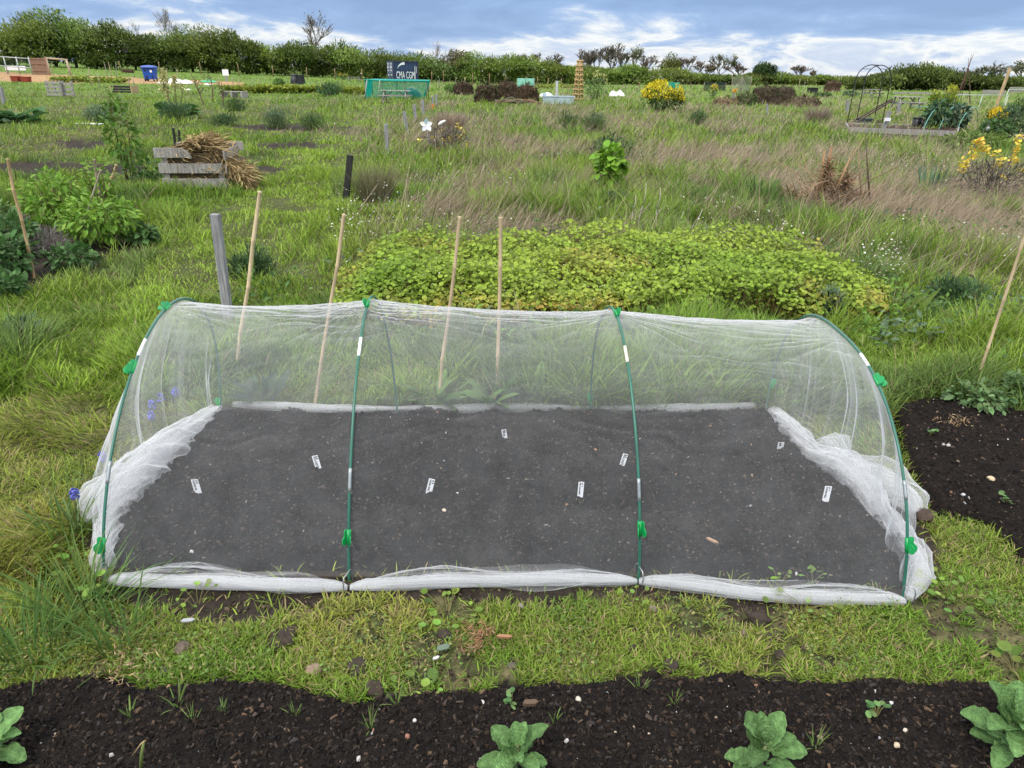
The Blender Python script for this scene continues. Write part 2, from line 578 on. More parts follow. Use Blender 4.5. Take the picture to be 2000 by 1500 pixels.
# ------------------------------------------------------------------ ground sheet
rows = np.concatenate([np.linspace(-6, 0.7, 8), np.linspace(0.75, 5, 200), 5*np.exp(np.linspace(0.02, math.log(900/5), 170))])
us = np.linspace(-1, 1, 420)
us = np.sign(us)*np.abs(us)**1.25
YY, UU = np.meshgrid(rows, us, indexing='ij')
XX = UU*(4.0+np.abs(YY)*1.45)
GS = soilmask(XX, YY)
PX, PY, ZC = proj(np.stack([XX, YY, 0*XX], -1))
GZ = terrain(XX, YY)
near = sstep(7, 3, YY)
GZ += near*(fbm(XX*26, YY*26, 5, 3)-0.5)*0.022
intun = inpoly(PX, PY, Z_TUNNEL) & (ZC > 0.3)
infr = (inpoly(PX, PY, Z_FRONT) | inpoly(PX, PY, Z_RIGHT)) & (ZC > 0.3)
GZ[intun | infr] -= 0.05                                  # the raised beds are laid in these hollows
nr, nc = XX.shape
ii = (np.arange(nr-1)[:, None]*nc+np.arange(nc-1)[None]).ravel()
quads = np.stack([ii, ii+1, ii+nc+1, ii+nc], -1)
def ground_col(X, Y, K):
    n1, n2, n3 = fbm(X*3, Y*3, 31), fbm(X*0.35, Y*0.35, 32, 3), fbm(X*14, Y*14, 33)
    turf = np.array([0.064, 0.070, 0.029])*(0.6+0.8*n1)[..., None]
    straw = np.array([0.20, 0.155, 0.085])
    t = np.clip((n3-0.52)*2.0, 0, 0.45)*sstep(8, 2, Y)
    turf = turf*(1-t[..., None])+straw*t[..., None]
    fargreen = np.array([0.12, 0.19, 0.04])*(0.65+0.7*n2)[..., None]
    f = sstep(15, 60, Y)[..., None]
    c = turf*(1-f)+fargreen*f
    soil = np.array([0.034, 0.027, 0.022])*(0.6+0.8*n3)[..., None]
    comp = np.array([0.0135, 0.011, 0.010])*(0.6+0.8*n3)[..., None]
    chip = np.array([0.36, 0.23, 0.12])*(0.7+0.5*n3)[..., None]
    K = K[..., None]
    return np.where(K == 1, soil, np.where(K == 2, comp, np.where(K == 3, chip, c)))
M_GROUND = mat('earth_and_turf', rough=0.95, spec=0.1, attr=True, noise=(30, 0.45), bump=(45, 0.8))
structure(bulk('ground', np.stack([XX, YY, GZ], -1).reshape(-1, 3), np.full(len(quads), 4), quads, M_GROUND,
               col=ground_col(XX, YY, GS).reshape(-1, 3)))

# ------------------------------------------------------------------ soil beds: crumbly raised sheets with an edge that dips under the turf
M_SOIL = mat('bed_soil', rough=0.95, spec=0.08, attr=True, noise=(70, 0.5), bump=(160, 0.9))
def bed(name, x0, x1, y0, y1, step, poly, high, base, rough, seed, rake=0.0):
    nx, ny = int((x1-x0)/step), int((y1-y0)/step)
    X, Y = np.meshgrid(np.linspace(x0, x1, nx), np.linspace(y0, y1, ny))
    px, py, zc = proj(np.stack([X, Y, 0*X], -1))
    wob = (fbm(X*11, Y*11, seed+3)-0.5)*42*np.clip(2.4/zc, 0.3, 1.6)
    inside = inpoly(px+wob, py+wob, poly).astype(float)
    k = max(1, int(0.045/step))                           # soften the edge by a running mean
    for ax in (0, 1):
        pad = np.concatenate([np.repeat(np.take(inside, [0], ax), k, ax), inside, np.repeat(np.take(inside, [-1], ax), k, ax)], ax)
        cs = np.cumsum(pad, ax)
        a = np.take(cs, np.arange(2*k, pad.shape[ax]), ax)
        b = np.concatenate([np.zeros_like(np.take(cs, [0], ax)), np.take(cs, np.arange(0, pad.shape[ax]-2*k-1), ax)], ax)
        inside = (a-b)/(2*k+1)
    e = sstep(0.08, 0.9, inside)
    clod = np.maximum(0, fbm(X*34, Y*34, seed, 4)-0.45)*2
    ee = sstep(0.5, 1.0, inside)
    Z = -0.045+e*(0.045+high)+(ee if rake else e)*rough*((fbm(X*12, Y*12, seed+5, 3)-0.5)*1.3+clod+(fbm(X*110, Y*110, seed+7, 2)-0.5)*0.55)
    if rake:
        Z += e*rake*(np.sin(Y*2*math.pi/0.115+3*fbm(X*1.5, Y*3, seed+15, 2))*0.7+(fbm(X*2.2, Y*7, seed+17, 3)-0.5)*2.2)
    keep = (inside > 0.02)
    n3 = fbm(X*40, Y*40, seed+9, 3)
    dry = fbm(X*3, Y*3, seed+11, 3)
    c = np.array(base)*(0.55+0.75*n3+0.35*dry)[..., None]*(1+(0.9*sstep(0.5, 0.72, fbm(X*1.6, Y*4, seed+13, 4)) if rake else 0*X))[..., None]
    i = (np.arange(ny-1)[:, None]*nx+np.arange(nx-1)[None])
    q = np.stack([i, i+1, i+nx+1, i+nx], -1)[keep[:-1, :-1] & keep[1:, 1:]]
    used = np.unique(q)
    re = np.zeros(nx*ny, int); re[used] = np.arange(len(used))
    o = structure(bulk(name, np.stack([X, Y, Z], -1).reshape(-1, 3)[used], np.full(len(q), 4), re[q], M_SOIL, col=c.reshape(-1, 3)[used], smooth=True))
    fx, fy = (nx-1)/(x1-x0), (ny-1)/(y1-y0)
    def height(x, y):
        a = np.clip(((np.asarray(x)-x0)*fx).round().astype(int), 0, nx-1)
        b = np.clip(((np.asarray(y)-y0)*fy).round().astype(int), 0, ny-1)
        return Z[b, a]
    return o, height
_, H_TUN = bed('soil_bed', -1.6, 1.6, 1.75, 3.5, 0.0065, Z_TUNNEL, 0.035, (0.0125, 0.0115, 0.0108), 0.025, 51, 0.008)
_, H_FRO = bed('soil_bed', -3.1, 3.1, 0.75, 1.62, 0.0055, Z_FRONT, 0.030, (0.0125, 0.0105, 0.0095), 0.014, 71)
_, H_RIG = bed('soil_bed', 1.3, 4.9, 1.5, 3.6, 0.009, Z_RIGHT, 0.030, (0.0135, 0.0108, 0.0095), 0.018, 91)

# chips, crumbs and grit lying in the beds
def shards(n, X, Y, Zf, smin, smax, cols, flat=0.35, lift=0.0):
    P = np.stack([X, Y, Zf(X, Y)+lift], -1)
    a = rng.uniform(0, 2*math.pi, n)
    tilt = rng.normal(0, 0.3, n)
    d = np.stack([np.cos(a)*np.cos(tilt), np.sin(a)*np.cos(tilt), np.sin(tilt)], -1)
    s = smin+(smax-smin)*rng.random(n)**2.6
    S = np.stack([s*rng.uniform(0.2, 0.75, n), s*rng.uniform(0.8, 1.5, n), s*flat], -1)
    V = np.array([(-0.5, -0.5, 0), (0.5, -0.4, 0), (0.35, 0.5, 0), (-0.45, 0.42, 0), (-0.3, -0.35, 1), (0.32, -0.2, 0.9), (0.2, 0.32, 1.0), (-0.25, 0.3, 0.8)])
    F = [(4, 5, 6, 7), (0, 1, 5, 4), (1, 2, 6, 5), (2, 3, 7, 6), (3, 0, 4, 7)]
    c = np.array(cols)[rng.integers(0, len(cols), n)]*(1+rng.normal(0, 0.25, (n, 1)))
    return scatter((V, F), P, frames(d, jitter=0.25), S, np.clip(c, 0.005, 0.9))
M_GRIT = mat('chips_and_grit', rough=0.85, spec=0.15, attr=True)
def rnd_in(n, x0, x1, y0, y1, poly):
    X, Y = rng.uniform(x0, x1, n), rng.uniform(y0, y1, n)
    px, py, _ = proj(np.stack([X, Y, 0*X], -1))
    k = inpoly(px, py, poly)
    return X[k], Y[k]
DARK = [(0.012, 0.010, 0.009), (0.022, 0.017, 0.013), (0.035, 0.024, 0.017), (0.016, 0.013, 0.012)]
BROWN = [(0.06, 0.040, 0.027), (0.10, 0.066, 0.042), (0.05, 0.037, 0.03), (0.03, 0.024, 0.021), (0.045, 0.040, 0.038)]
PALE = [(0.32, 0.26, 0.19), (0.42, 0.40, 0.37), (0.22, 0.16, 0.11), (0.26, 0.26, 0.28), (0.46, 0.44, 0.42), (0.28, 0.16, 0.10)]
SHRED = [(0.075, 0.06, 0.048), (0.11, 0.09, 0.07), (0.05, 0.04, 0.034), (0.16, 0.135, 0.11), (0.035, 0.029, 0.025)]
for (nm, lab, box, poly, H, cnt) in (('soil_crumbs', 'dark compost crumbs, wood chips and pale grit of the front bed', (-3.1, 3.1, 0.8, 1.62), Z_FRONT, H_FRO, (60000, 11500, 620)),
                                     ('soil_crumbs', 'wood chips and grit of the bed to the right of the net tunnel', (1.3, 4.9, 1.5, 3.6), Z_RIGHT, H_RIG, (27000, 4400, 640)),
                                     ('soil_crumbs', 'soil crumbs and grit on the seed bed under the net tunnel', (-1.6, 1.6, 1.75, 3.5), Z_TUNNEL, H_TUN, (34000, 9000, 160))):
    p = Pool()
    for n, cols, a, b, fl in ((cnt[0], DARK if H is not H_TUN else [(0.009, 0.0085, 0.008), (0.034, 0.028, 0.024), (0.016, 0.014, 0.013), (0.055, 0.042, 0.034)], 0.003, 0.016, 0.6),
                              (cnt[1], BROWN if H is not H_TUN else SHRED, 0.003, 0.019 if H is not H_TUN else 0.013, 0.25), (cnt[2], PALE, 0.003, 0.014, 0.6)):
        X, Y = rnd_in(n, *box, poly)
        p.add(*shards(len(X), X, Y, H, a, b, cols, fl))
    stuff(p.build(nm, M_GRIT, smooth=False), lab, 'soil')

X, Y = rng.uniform(-2.2, 2.2, 16000), rng.uniform(1.3, 2.05, 16000)
k_ = (soilmask(X, Y) < 2) & (0.5*fbm(X*5, Y*5, 77, 3)+0.5*fbm(X*15, Y*15, 76, 3) > 0.535)
X, Y = X[k_], Y[k_]
stuff(Pool().add(*shards(len(X), X, Y, lambda x, y: 0*x, 0.003, 0.016, [(0.05, 0.037, 0.028), (0.08, 0.058, 0.042), (0.035, 0.027, 0.022), (0.12, 0.09, 0.06)], 0.6)).build('soil_crumbs', M_GRIT, smooth=False), 'loose brown crumbs where the grass path in front is worn bare', 'soil')
# ------------------------------------------------------------------ grass
def grass_zone(N0, py0, py1, px0=-750, px1=2750):
    N0 = int(N0*1.28)
    px, py = rng.uniform(px0, px1, N0), rng.uniform(py0, py1, N0)
    py = py+(px-1000)*math.tan(ROLL)
    P = Gn(px, py)
    ok = (P[:, 1] > 0) & (P[:, 1] < 260) & (P[:, 2] < 1)
    return P[ok], px[ok], py[ok]
def meadow_dry(X, Y, px, py):
    f = fbm(X*0.55+9, Y*0.30, 61, 4)
    side = sstep(640, 900, px)*sstep(560, 500, py)
    left = sstep(330, 250, py)*sstep(150, 180, py)*0.55
    f = 0.62*f+0.38*fbm(X*2.2, Y*1.5, 62, 3)
    return np.clip(sstep(0.43, 0.60, f)*side+left*sstep(0.5, 0.62, f), 0, 1)
def lushmap(X, Y):
    return fbm(X*1.3, Y*1.0, 65, 3)
def put_grass(name, label, parts):
    p = Pool()
    for a in parts:
        p.add(*a)
    return stuff(p.build(name, M_GRASS), label, 'grass')

# mown and worn grass paths round the tunnel
def path_grass(N0, py0, py1):
    P, px, py = grass_zone(N0, py0, py1)
    k = soilmask(P[:, 0], P[:, 1])
    bare = 0.5*fbm(P[:, 0]*5, P[:, 1]*5, 77, 3)+0.5*fbm(P[:, 0]*15, P[:, 1]*15, 76, 3)
    tuft = fbm(P[:, 0]*4.0, P[:, 1]*4.0, 78, 3)
    front = (py > 1150) & (px > 330)
    ok = (k == 0) & ~((bare > 0.535+0.05*rng.random(len(px))) & front & (rng.random(len(px)) < 0.93)) & ~(bare > 0.66)
    edge = (k == 1) & inpoly(px, py, Z_MARGIN) & ~inpoly(px, py, Z_TUNNEL) & (rng.random(len(px)) < 0.05)
    ok |= edge
    P, px, py, tuft = P[ok], px[ok], py[ok], tuft[ok]
    n = len(P)
    leftlong = sstep(1330, 1180, py)*sstep(330, 60, px)*sstep(960, 1120, py)+0.9*sstep(1000, 700, py)
    Ln = (0.028+0.05*np.clip(tuft-0.3, 0, 1))*(0.6+0.8*rng.random(n))+0.12*leftlong*rng.random(n)*(0.4+tuft)
    yel = np.clip(fbm(P[:, 0]*2.2, P[:, 1]*2.2, 79, 3)*1.6-0.45, 0, 1)[:, None]*sstep(620, 900, py)[:, None]
    c = np.array([0.150, 0.255, 0.032])*(1-yel)+np.array([0.355, 0.350, 0.070])*yel
    c = c*(0.55+0.9*rng.random((n, 1)))
    st = rng.random(n) < (0.12+0.20*yel[:, 0])
    c[st] = np.array([0.34, 0.27, 0.13])*(0.6+0.7*rng.random((st.sum(), 1)))
    a = rng.uniform(0, 2*math.pi, n)
    a = np.where(leftlong > 0.25, fbm(P[:, 0]*3, P[:, 1]*3, 80, 2)*9+rng.normal(0, 0.7, n), a)
    l1 = rng.uniform(0.25, 1.0, n); l2 = l1+rng.uniform(0.3, 1.0, n)
    zc = (P-C_POS) @ C_FWD
    Wd = np.maximum(0.0032+0.003*rng.random(n), 1.3*zc/FPX)
    P[:, 2] = terrain(P[:, 0], P[:, 1])-0.006
    return blades(P, Ln, Wd, a, l1, l2, np.clip(c, 0, 1), 3)
put_grass('path_grass', 'short worn yellowish grass of the paths round the net tunnel', [path_grass(190000, 960, 1420), path_grass(130000, 590, 960)])

# long lush grass and meadow beyond
def field_grass(N0, py0, py1, seg):
    P, px, py = grass_zone(N0, py0, py1)
    X, Y = P[:, 0], P[:, 1]
    k = soilmask(X, Y)
    ok = (k == 0) & ~(inpoly(px, py, Z_LETTUCE) & (rng.random(len(px)) < 0.9))
    P, px, py = P[ok], px[ok], py[ok]
    X, Y = P[:, 0], P[:, 1]
    n = len(P)
    lush, dry = lushmap(X, Y), meadow_dry(X, Y, px, py)
    isdry = rng.random(n) < dry*0.60
    strip = inpoly(px+(fbm(X*2, Y*1, 64, 2)-0.5)*60, py, Z_TRACK)
    tall = sstep(0.35, 0.7, lush)
    near = sstep(7.0, 4.0, Y)
    Ln = (0.10+0.24*tall)*(0.5+0.8*rng.random(n))*(1-0.25*near)
    tf = fbm(X*3.2, Y*2.6, 72, 3)
    Ln = Ln*(0.45+1.1*sstep(0.3, 0.7, tf))
    Ln = np.where(isdry, (0.26+0.30*rng.random(n)), Ln)
    Ln *= (1-0.40*sstep(700, 560, px)*sstep(4.5, 7, Y))*np.where(strip, 0.50, 1.0)*0.88
    hue = fbm(X*0.8, Y*0.5, 67, 3)[:, None]
    blue = sstep(0.55, 0.72, fbm(X*2.1+5, Y*1.6, 68, 3))[:, None]*0.55
    c = np.array([0.115, 0.245, 0.026])*(1-hue)+np.array([0.275, 0.355, 0.052])*hue
    c = c*(1-blue)+np.array([0.075, 0.125, 0.055])*blue
    c = np.where(strip[:, None], c*0.3+0.7*np.array([0.275, 0.405, 0.048]), c)
    c = c*(0.5+0.95*rng.random((n, 1)))
    pale = rng.random(n) < 0.07
    c[pale] = np.array([0.30, 0.27, 0.14])*(0.6+0.7*rng.random((pale.sum(), 1)))
    dc = np.where(rng.random((n, 1)) < 0.6, np.array([[0.37, 0.295, 0.20]]), np.array([[0.27, 0.205, 0.155]]))*(0.55+0.85*rng.random((n, 1)))
    c = np.where(isdry[:, None], dc, c)
    a = fbm(X*1.7, Y*1.7, 69, 2)*11+rng.normal(0, 1.5, n)
    l1 = rng.uniform(0.05, 0.6, n); l2 = l1+rng.uniform(0.3, 1.3, n)
    lean = 0.15+0.65*fbm(X*0.7, Y*0.7, 70, 2)
    a = np.where(isdry, rng.normal(0.0, 0.75, n), a)
    l1 = np.where(isdry, rng.normal(0.55, 0.25, n)+lean*0.5, l1)
    l2 = np.where(isdry, l1+rng.uniform(0.0, 0.45, n), l2)
    zc = (P-C_POS) @ C_FWD
    Wd = np.maximum(0.0045+0.003*rng.random(n), 1.35*zc/FPX)
    Wd = np.where(isdry, Wd*0.62, Wd*np.where(rng.random(n) < 0.22, 1.7, 1.0))
    P[:, 2] = terrain(X, Y)-0.006
    return blades(P, Ln, Wd, a, l1, l2, np.clip(c, 0, 1), seg)
put_grass('meadow_grass', 'long green grass mixed with leaning dry brown stems over the plots', [field_grass(165000, 420, 800, 3), field_grass(290000, 205, 430, 2), field_grass(120000, 139, 210, 2)])

# broad-leaved weeds and dead stalks mixed into the rough meadow
def meadow_weeds(N0):
    P, px, py = grass_zone(N0, 215, 780)
    X, Y = P[:, 0], P[:, 1]
    f = 0.6*fbm(X*1.1+3, Y*0.8, 451, 3)+0.4*fbm(X*4, Y*3, 452, 2)
    ok = (soilmask(X, Y) == 0) & (f > 0.53) & ~inpoly(px, py, Z_LETTUCE) & ~inpoly(px, py, Z_TRACK) & ((px > 900) | (py < 330) | (rng.random(len(px)) < 0.25)) & ((px > 420) | (py < 330))
    P, f, py = P[ok], f[ok], py[ok]
    n = len(P)
    zc = (P-C_POS) @ C_FWD
    P[:, 2] = terrain(P[:, 0], P[:, 1])+(0.03+0.20*rng.random(n))*np.where(py > 560, 0.7, 1.0)
    kind = fbm(P[:, 0]*2.3, P[:, 1]*1.7, 453, 2)[:, None]
    c = np.where(kind > 0.56, [[0.11, 0.17, 0.095]], np.where(kind > 0.45, [[0.12, 0.235, 0.03]], [[0.075, 0.15, 0.04]]))*(0.55+0.9*rng.random((n, 1)))
    d = unit(rng.normal(0, 1, (n, 3))*[1, 1, 0.5]+[0, 0, 0.35])
    s = np.maximum(0.025+0.045*rng.random(n)**1.8, 2.3*zc/FPX)
    return scatter(T_leaf(2, 0.5, 0.14, 0.15), P, frames(d, jitter=0.5), s, c)
stuff(Pool().add(*meadow_weeds(60000)).build('meadow_weeds', M_LEAF), 'patches of broad-leaved weeds growing through the rough grass', 'weeds')
P, px, py = grass_zone(9000, 225, 560)
k_ = (px > 640+120*rng.random(len(px))) & (fbm(P[:, 0]*0.8, P[:, 1]*0.5, 461, 3) > 0.42) & ~inpoly(px, py, Z_LETTUCE)
P = P[k_]
n = len(P)
P[:, 2] = terrain(P[:, 0], P[:, 1])
zc = (P-C_POS) @ C_FWD
l1 = rng.normal(0.75, 0.35, n)
cs = np.where(rng.random((n, 1)) < 0.5, [[0.46, 0.37, 0.25]], [[0.19, 0.14, 0.11]])*(0.6+0.7*rng.random((n, 1)))
stuff(Pool().add(*blades(P, 0.30+0.5*rng.random(n)**2, np.maximum(0.004, 0.9*zc/FPX), rng.normal(0.1, 0.9, n), l1, l1+rng.normal(0, 0.25, n), cs, 3)).build('dead_stalks', M_GRASS), 'thin dead stalks leaning through the meadow grass', 'dead stalks')
# clover and small leaves in the worn grass in front
P, px, py = grass_zone(22000, 1000, 1400)
k_ = (soilmask(P[:, 0], P[:, 1]) == 0) & (fbm(P[:, 0]*5, P[:, 1]*5, 471, 3) > 0.53)
P = P[k_]
n = len(P)
P[:, 2] = 0.012+0.028*rng.random(n)
stuff(Pool().add(*scatter(T_leaf(2, 0.7, 0.1, 0.1), P, frames(unit(rng.normal(0, 1, (n, 3))*[1, 1, 0.35]), jitter=0.5), 0.006+0.009*rng.random(n)**1.5, np.where(rng.random((n, 1)) < 0.7, [[0.13, 0.21, 0.05]], [[0.25, 0.24, 0.09]])*(0.6+0.8*rng.random((n, 1))))).build('low_weeds', M_LEAF), 'small clover-like leaves in the worn grass before the net', 'weeds')
# ------------------------------------------------------------------ net tunnel: hoops, netting, clips, pegs, labels
def net_mat(name, cover, col=(0.76, 0.77, 0.78)):
    """fine woven mesh: threads cover a share of the view that grows as the cloth is seen edge-on"""
    m = bpy.data.materials.new(name)
    m.use_nodes = True
    t = m.node_tree
    t.nodes.clear()
    n = lambda k: t.nodes.new('ShaderNode'+k)
    out, tr, df, tl, mx, m2 = n('OutputMaterial'), n('BsdfTransparent'), n('BsdfDiffuse'), n('BsdfTranslucent'), n('MixShader'), n('MixShader')
    df.inputs[0].default_value = tl.inputs[0].default_value = (*col, 1)
    g, dot, ab, mxm, dv, ns, mr = n('NewGeometry'), n('VectorMath'), n('Math'), n('Math'), n('Math'), n('TexNoise'), n('MapRange')
    dot.operation, ab.operation, mxm.operation, dv.operation = 'DOT_PRODUCT', 'ABSOLUTE', 'MAXIMUM', 'DIVIDE'
    co = n('TexCoord')
    t.links.new(co.outputs['Object'], ns.inputs['Vector'])
    ns.inputs['Scale'].default_value = 9.0
    ns.inputs['Detail'].default_value = 8.0
    ns.inputs['Roughness'].default_value = 0.7
    mr.inputs[1].default_value, mr.inputs[2].default_value = 0.3, 0.7
    mr.inputs[3].default_value, mr.inputs[4].default_value = cover*0.72, cover*1.28
    t.links.new(ns.outputs['Fac'], mr.inputs[0])
    t.links.new(g.outputs['Normal'], dot.inputs[0]); t.links.new(g.outputs['Incoming'], dot.inputs[1])
    t.links.new(dot.outputs['Value'], ab.inputs[0])
    t.links.new(ab.outputs[0], mxm.inputs[0]); mxm.inputs[1].default_value = 0.13
    t.links.new(mr.outputs[0], dv.inputs[0]); t.links.new(mxm.outputs[0], dv.inputs[1])
    dv.use_clamp = True
    m2.inputs[0].default_value = 0.42
    t.links.new(df.outputs[0], m2.inputs[1]); t.links.new(tl.outputs[0], m2.inputs[2])
    t.links.new(dv.outputs[0], mx.inputs[0])
    t.links.new(tr.outputs[0], mx.inputs[1]); t.links.new(m2.outputs[0], mx.inputs[2])
    t.links.new(mx.outputs[0], out.inputs[0])
    return m
M_NET = net_mat('fine_white_mesh', 0.097)
M_NETG = net_mat('gathered_white_mesh', 0.145)
M_ROD = mat('green_coated_rod', (0.026, 0.135, 0.092), 0.35, spec=0.5, noise=(14, 0.2))
M_FERRULE = mat('grey_ferrule', (0.33, 0.37, 0.38), 0.4, metal=0.6, noise=(30, 0.2))
M_STICK = mat('worn_white_sticker', (0.78, 0.79, 0.80), 0.6, noise=(50, 0.12))
M_CLIP = mat('green_clip_plastic', (0.006, 0.30, 0.075), 0.35, spec=0.5, noise=(20, 0.08))
M_WIRE = mat('galvanised_wire', (0.35, 0.35, 0.36), 0.4, metal=0.8, noise=(40, 0.2))

# front foot, back foot, crown relative to the middle of the feet, roundness, sideways bow
HOOP_PX = [((203, 1123), (430, 800), (0.045, 0.153, 0.706), 1.97, -0.007), ((682, 1130), (776, 808), (-0.002, 0.064, 0.766), 1.84, 0.009),
           ((1247, 1132), (1153, 808), (-0.039, -0.023, 0.76), 1.79, 0.004), ((1762, 1168), (1496, 801), (-0.012, 0.076, 0.655), 2.57, -0.022)]
HOOPS = []
for (f, b, a, n_, w_) in HOOP_PX:
    F, B = G(*f, 0.01), G(*b, 0.02)
    A = (F+B)/2+Vector(a)
    HOOPS.append((F, B, A))
def hoop_pt(k, v, inset=0.0):
    N_, bow_ = HOOP_PX[k][3:]
    F, B, A = HOOPS[k]
    mid = (F+B)/2
    c, s = math.cos(v), math.sin(v)
    e = 2.0/N_
    cc = math.copysign(abs(c)**e, c)
    ss = abs(s)**e
    h, hv = (F-B)/2, A-mid
    sc1 = 1-inset/h.length
    sc2 = 1-inset/hv.length
    return mid+h*cc*sc1+hv*ss*sc2+Vector((bow_*math.sin(2*v), 0, 0))

hoop_names = ['leftmost green hoop, leaning inward at the left end of the net tunnel',
              'second green hoop from the left, carrying the highest peak of the net',
              'third green hoop of the net tunnel from the left, with a torn brownish sticker',
              'rightmost green hoop of the net tunnel, next to the dark compost bed']
STICK = [(0.295, 0.325), (0.265, 0.30), (0.27, 0.305), (0.265, 0.305)]     # of the arc from the front foot
def vfrac(f):
    return f*math.pi
for k in range(4):
    F, B, A = HOOPS[k]
    h = thing('tunnel_hoop', hoop_names[k], 'hoop', F, group='green hoops of the net tunnel')
    pts = [hoop_pt(k, v)-F for v in np.linspace(0, math.pi, 64)]
    pts = [pts[0]-Vector((0, 0, 0.05))]+pts+[pts[-1]-Vector((0, 0, 0.05))]
    MB().tube(pts, 0.0050, 10).build('rod', M_ROD, h, smooth=True)
    a, b = ((0.338, 0.375), (0.335, 0.372), (0.345, 0.378), (0.40, 0.436))[k]
    s = MB().tube([hoop_pt(k, vfrac(f))-F for f in np.linspace(a, b, 8)], 0.0058, 10).build('sticker', M_STICK, h, smooth=True)
    if k == 2:
        m_ = mat('torn_sticker', (0.62, 0.55, 0.48), 0.7, noise=(45, 0.5))
        s.data.materials[0] = m_
        s['label'] = 'torn brown and white sticker'
    a, b = 0.135, 0.167
    MB().tube([hoop_pt(k, vfrac(f))-F for f in np.linspace(a, b, 6)], 0.0059, 10).build('ferrule', M_FERRULE, h, smooth=True)

# ---- netting
net = thing('insect_netting', 'fine white mesh netting over the green hoops, bunched at both ends', 'netting', (0, 0, 0))
def ridge(n, p=4.0):
    return (1-np.abs(2*n-1))**p
NU, NV = 420, 420
hu = np.array([0.0, 0.305, 0.665, 1.0])
U = np.linspace(0, 1, NU)
Vp = np.linspace(0, math.pi, NV)
HP = np.array([[tuple(hoop_pt(k, v, 0.009)) for v in Vp] for k in range(4)])       # 4 x NV x 3
S = np.zeros((NU, NV, 3))
for i, u in enumerate(U):
    k = min(2, int(np.searchsorted(hu, u, 'right')-1))
    t = (u-hu[k])/(hu[k+1]-hu[k])
    S[i] = HP[k]*(1-t)+HP[k+1]*t
    sag = (4*t*(1-t))**0.8
    top = np.sin(Vp)**1.5
    side = np.sin(2*Vp)
    ctr = (HP[k][0]+HP[k][-1])*(1-t)/2+(HP[k+1][0]+HP[k+1][-1])*t/2
    S[i] += sag*(top*0.018)[:, None]*np.array([0, 0, -1.0])
    S[i, :, 1] += sag*np.abs(side)*0.035*np.where(Vp < math.pi/2, 1, -1)
UU_, VV_ = np.meshgrid(U*2.7, Vp*0.75, indexing='ij')
nrm = np.cross(np.gradient(S, axis=0), np.gradient(S, axis=1))
nrm = unit(nrm)
warp = (fbm(UU_*1.6, VV_*2.2, 101, 3)-0.5)
f1 = ridge(fbm(UU_*1.3+warp*1.6, VV_*9+warp*5, 103, 2), 7)              # long creases lengthwise
f2 = ridge(fbm(UU_*2.6+warp*2+7, VV_*20+warp*9, 105, 2), 9)
f3 = fbm(UU_*3, VV_*5, 107, 3)-0.5
topw = np.sin(Vp)[None]**1.6
gate = sstep(0.42, 0.62, fbm(UU_*1.4, VV_*2.6, 109, 2))
DISP = (0.010*f1*(0.25+0.75*topw)*(0.35+0.65*gate)+0.006*f2*topw*(0.2+gate)+0.018*f3*(0.4+0.6*topw))
# tension folds that fan out from where each hoop carries the cloth
for k in range(4):
    du = (U[:, None]-hu[k])*2.7
    dv = (Vp[None]-math.pi/2)*0.75
    rr = np.hypot(du, dv)+1e-3
    th = np.arctan2(dv, np.abs(du)+1e-3)
    fan = ridge(vnoise(th*7+k*3.1, rr*1.2+k, 120+k), 6)
    DISP += 0.008*fan*np.exp(-((rr-0.22)/0.2)**2)
edge = np.minimum(np.sin(Vp)*6, 1)[None]
hold = np.ones((NU, 1))
for h_ in hu:
    hold[:, 0] *= 1-0.85*np.exp(-((U-h_)*2.7/0.02)**2)
DISP *= edge*hold
S = S-nrm*DISP[..., None]*np.sign(nrm[:, NV//2:NV//2+1, 2:3].mean()) 
S[..., 2] = np.maximum(S[..., 2], 0.008)
def grid_idx(a, b):
    i = (np.arange(a-1)[:, None]*b+np.arange(b-1)[None]).ravel()
    return np.stack([i, i+1, i+b+1, i+b], -1)
q = grid_idx(NU, NV)
bulk('cover', S.reshape(-1, 3), np.full(len(q), 4), q, M_NET, net)

# ---- end panels hanging from the outer hoops
def end_panel(k, sgn, out, seed, name):
    nv, ns = 360, 130
    v = np.linspace(0.03, math.pi-0.03, nv)
    s = np.linspace(0, 1, ns)
    T = np.array([tuple(hoop_pt(k, a, 0.006)) for a in v])
    F, B, A = HOOPS[k]
    yy = T[:, 1]
    q_ = np.clip((yy-F.y)/(B.y-F.y), 0, 1)
    gx = F.x+(B.x-F.x)*q_+sgn*out*np.sin(math.pi*q_)**0.7
    P = np.zeros((nv, ns, 3))
    fold = ridge(fbm(yy*5.5, yy*0+seed, seed, 2), 1.5)-0.35
    fold2 = ridge(fbm(yy*13, yy*0+seed, seed+1, 2), 5)
    for j, t in enumerate(s):
        P[:, j, 0] = T[:, 0]+(gx-T[:, 0])*t**1.15+sgn*0.055*math.sin(math.pi*min(1, t*1.05))*np.sin(math.pi*q_)**0.5*np.sin(v)**0.4
        P[:, j, 1] = yy
        P[:, j, 2] = T[:, 2]*(1-t)+0.015
        a = min(1.0, t*1.8)*(0.4+0.6*math.sin(math.pi*min(1, t)))
        wv = (fbm(yy*3+t*0.8, np.full(nv, t*1.5), seed+3, 2)-0.5)*0.05
        P[:, j, 0] += sgn*a*(0.070*fold+0.014*fold2+wv)*np.minimum(1, T[:, 2]/0.25)
        P[:, j, 1] += a*0.035*np.sin(yy*30+t*2.0)*fold*np.minimum(1, T[:, 2]/0.25)
    q = grid_idx(nv, ns)
    bulk(name, P.reshape(-1, 3), np.full(len(q), 4), q, M_NET, net)
end_panel(0, -1, 0.10, 131, 'end_panel')
end_panel(3, 1, 0.12, 147, 'end_panel')

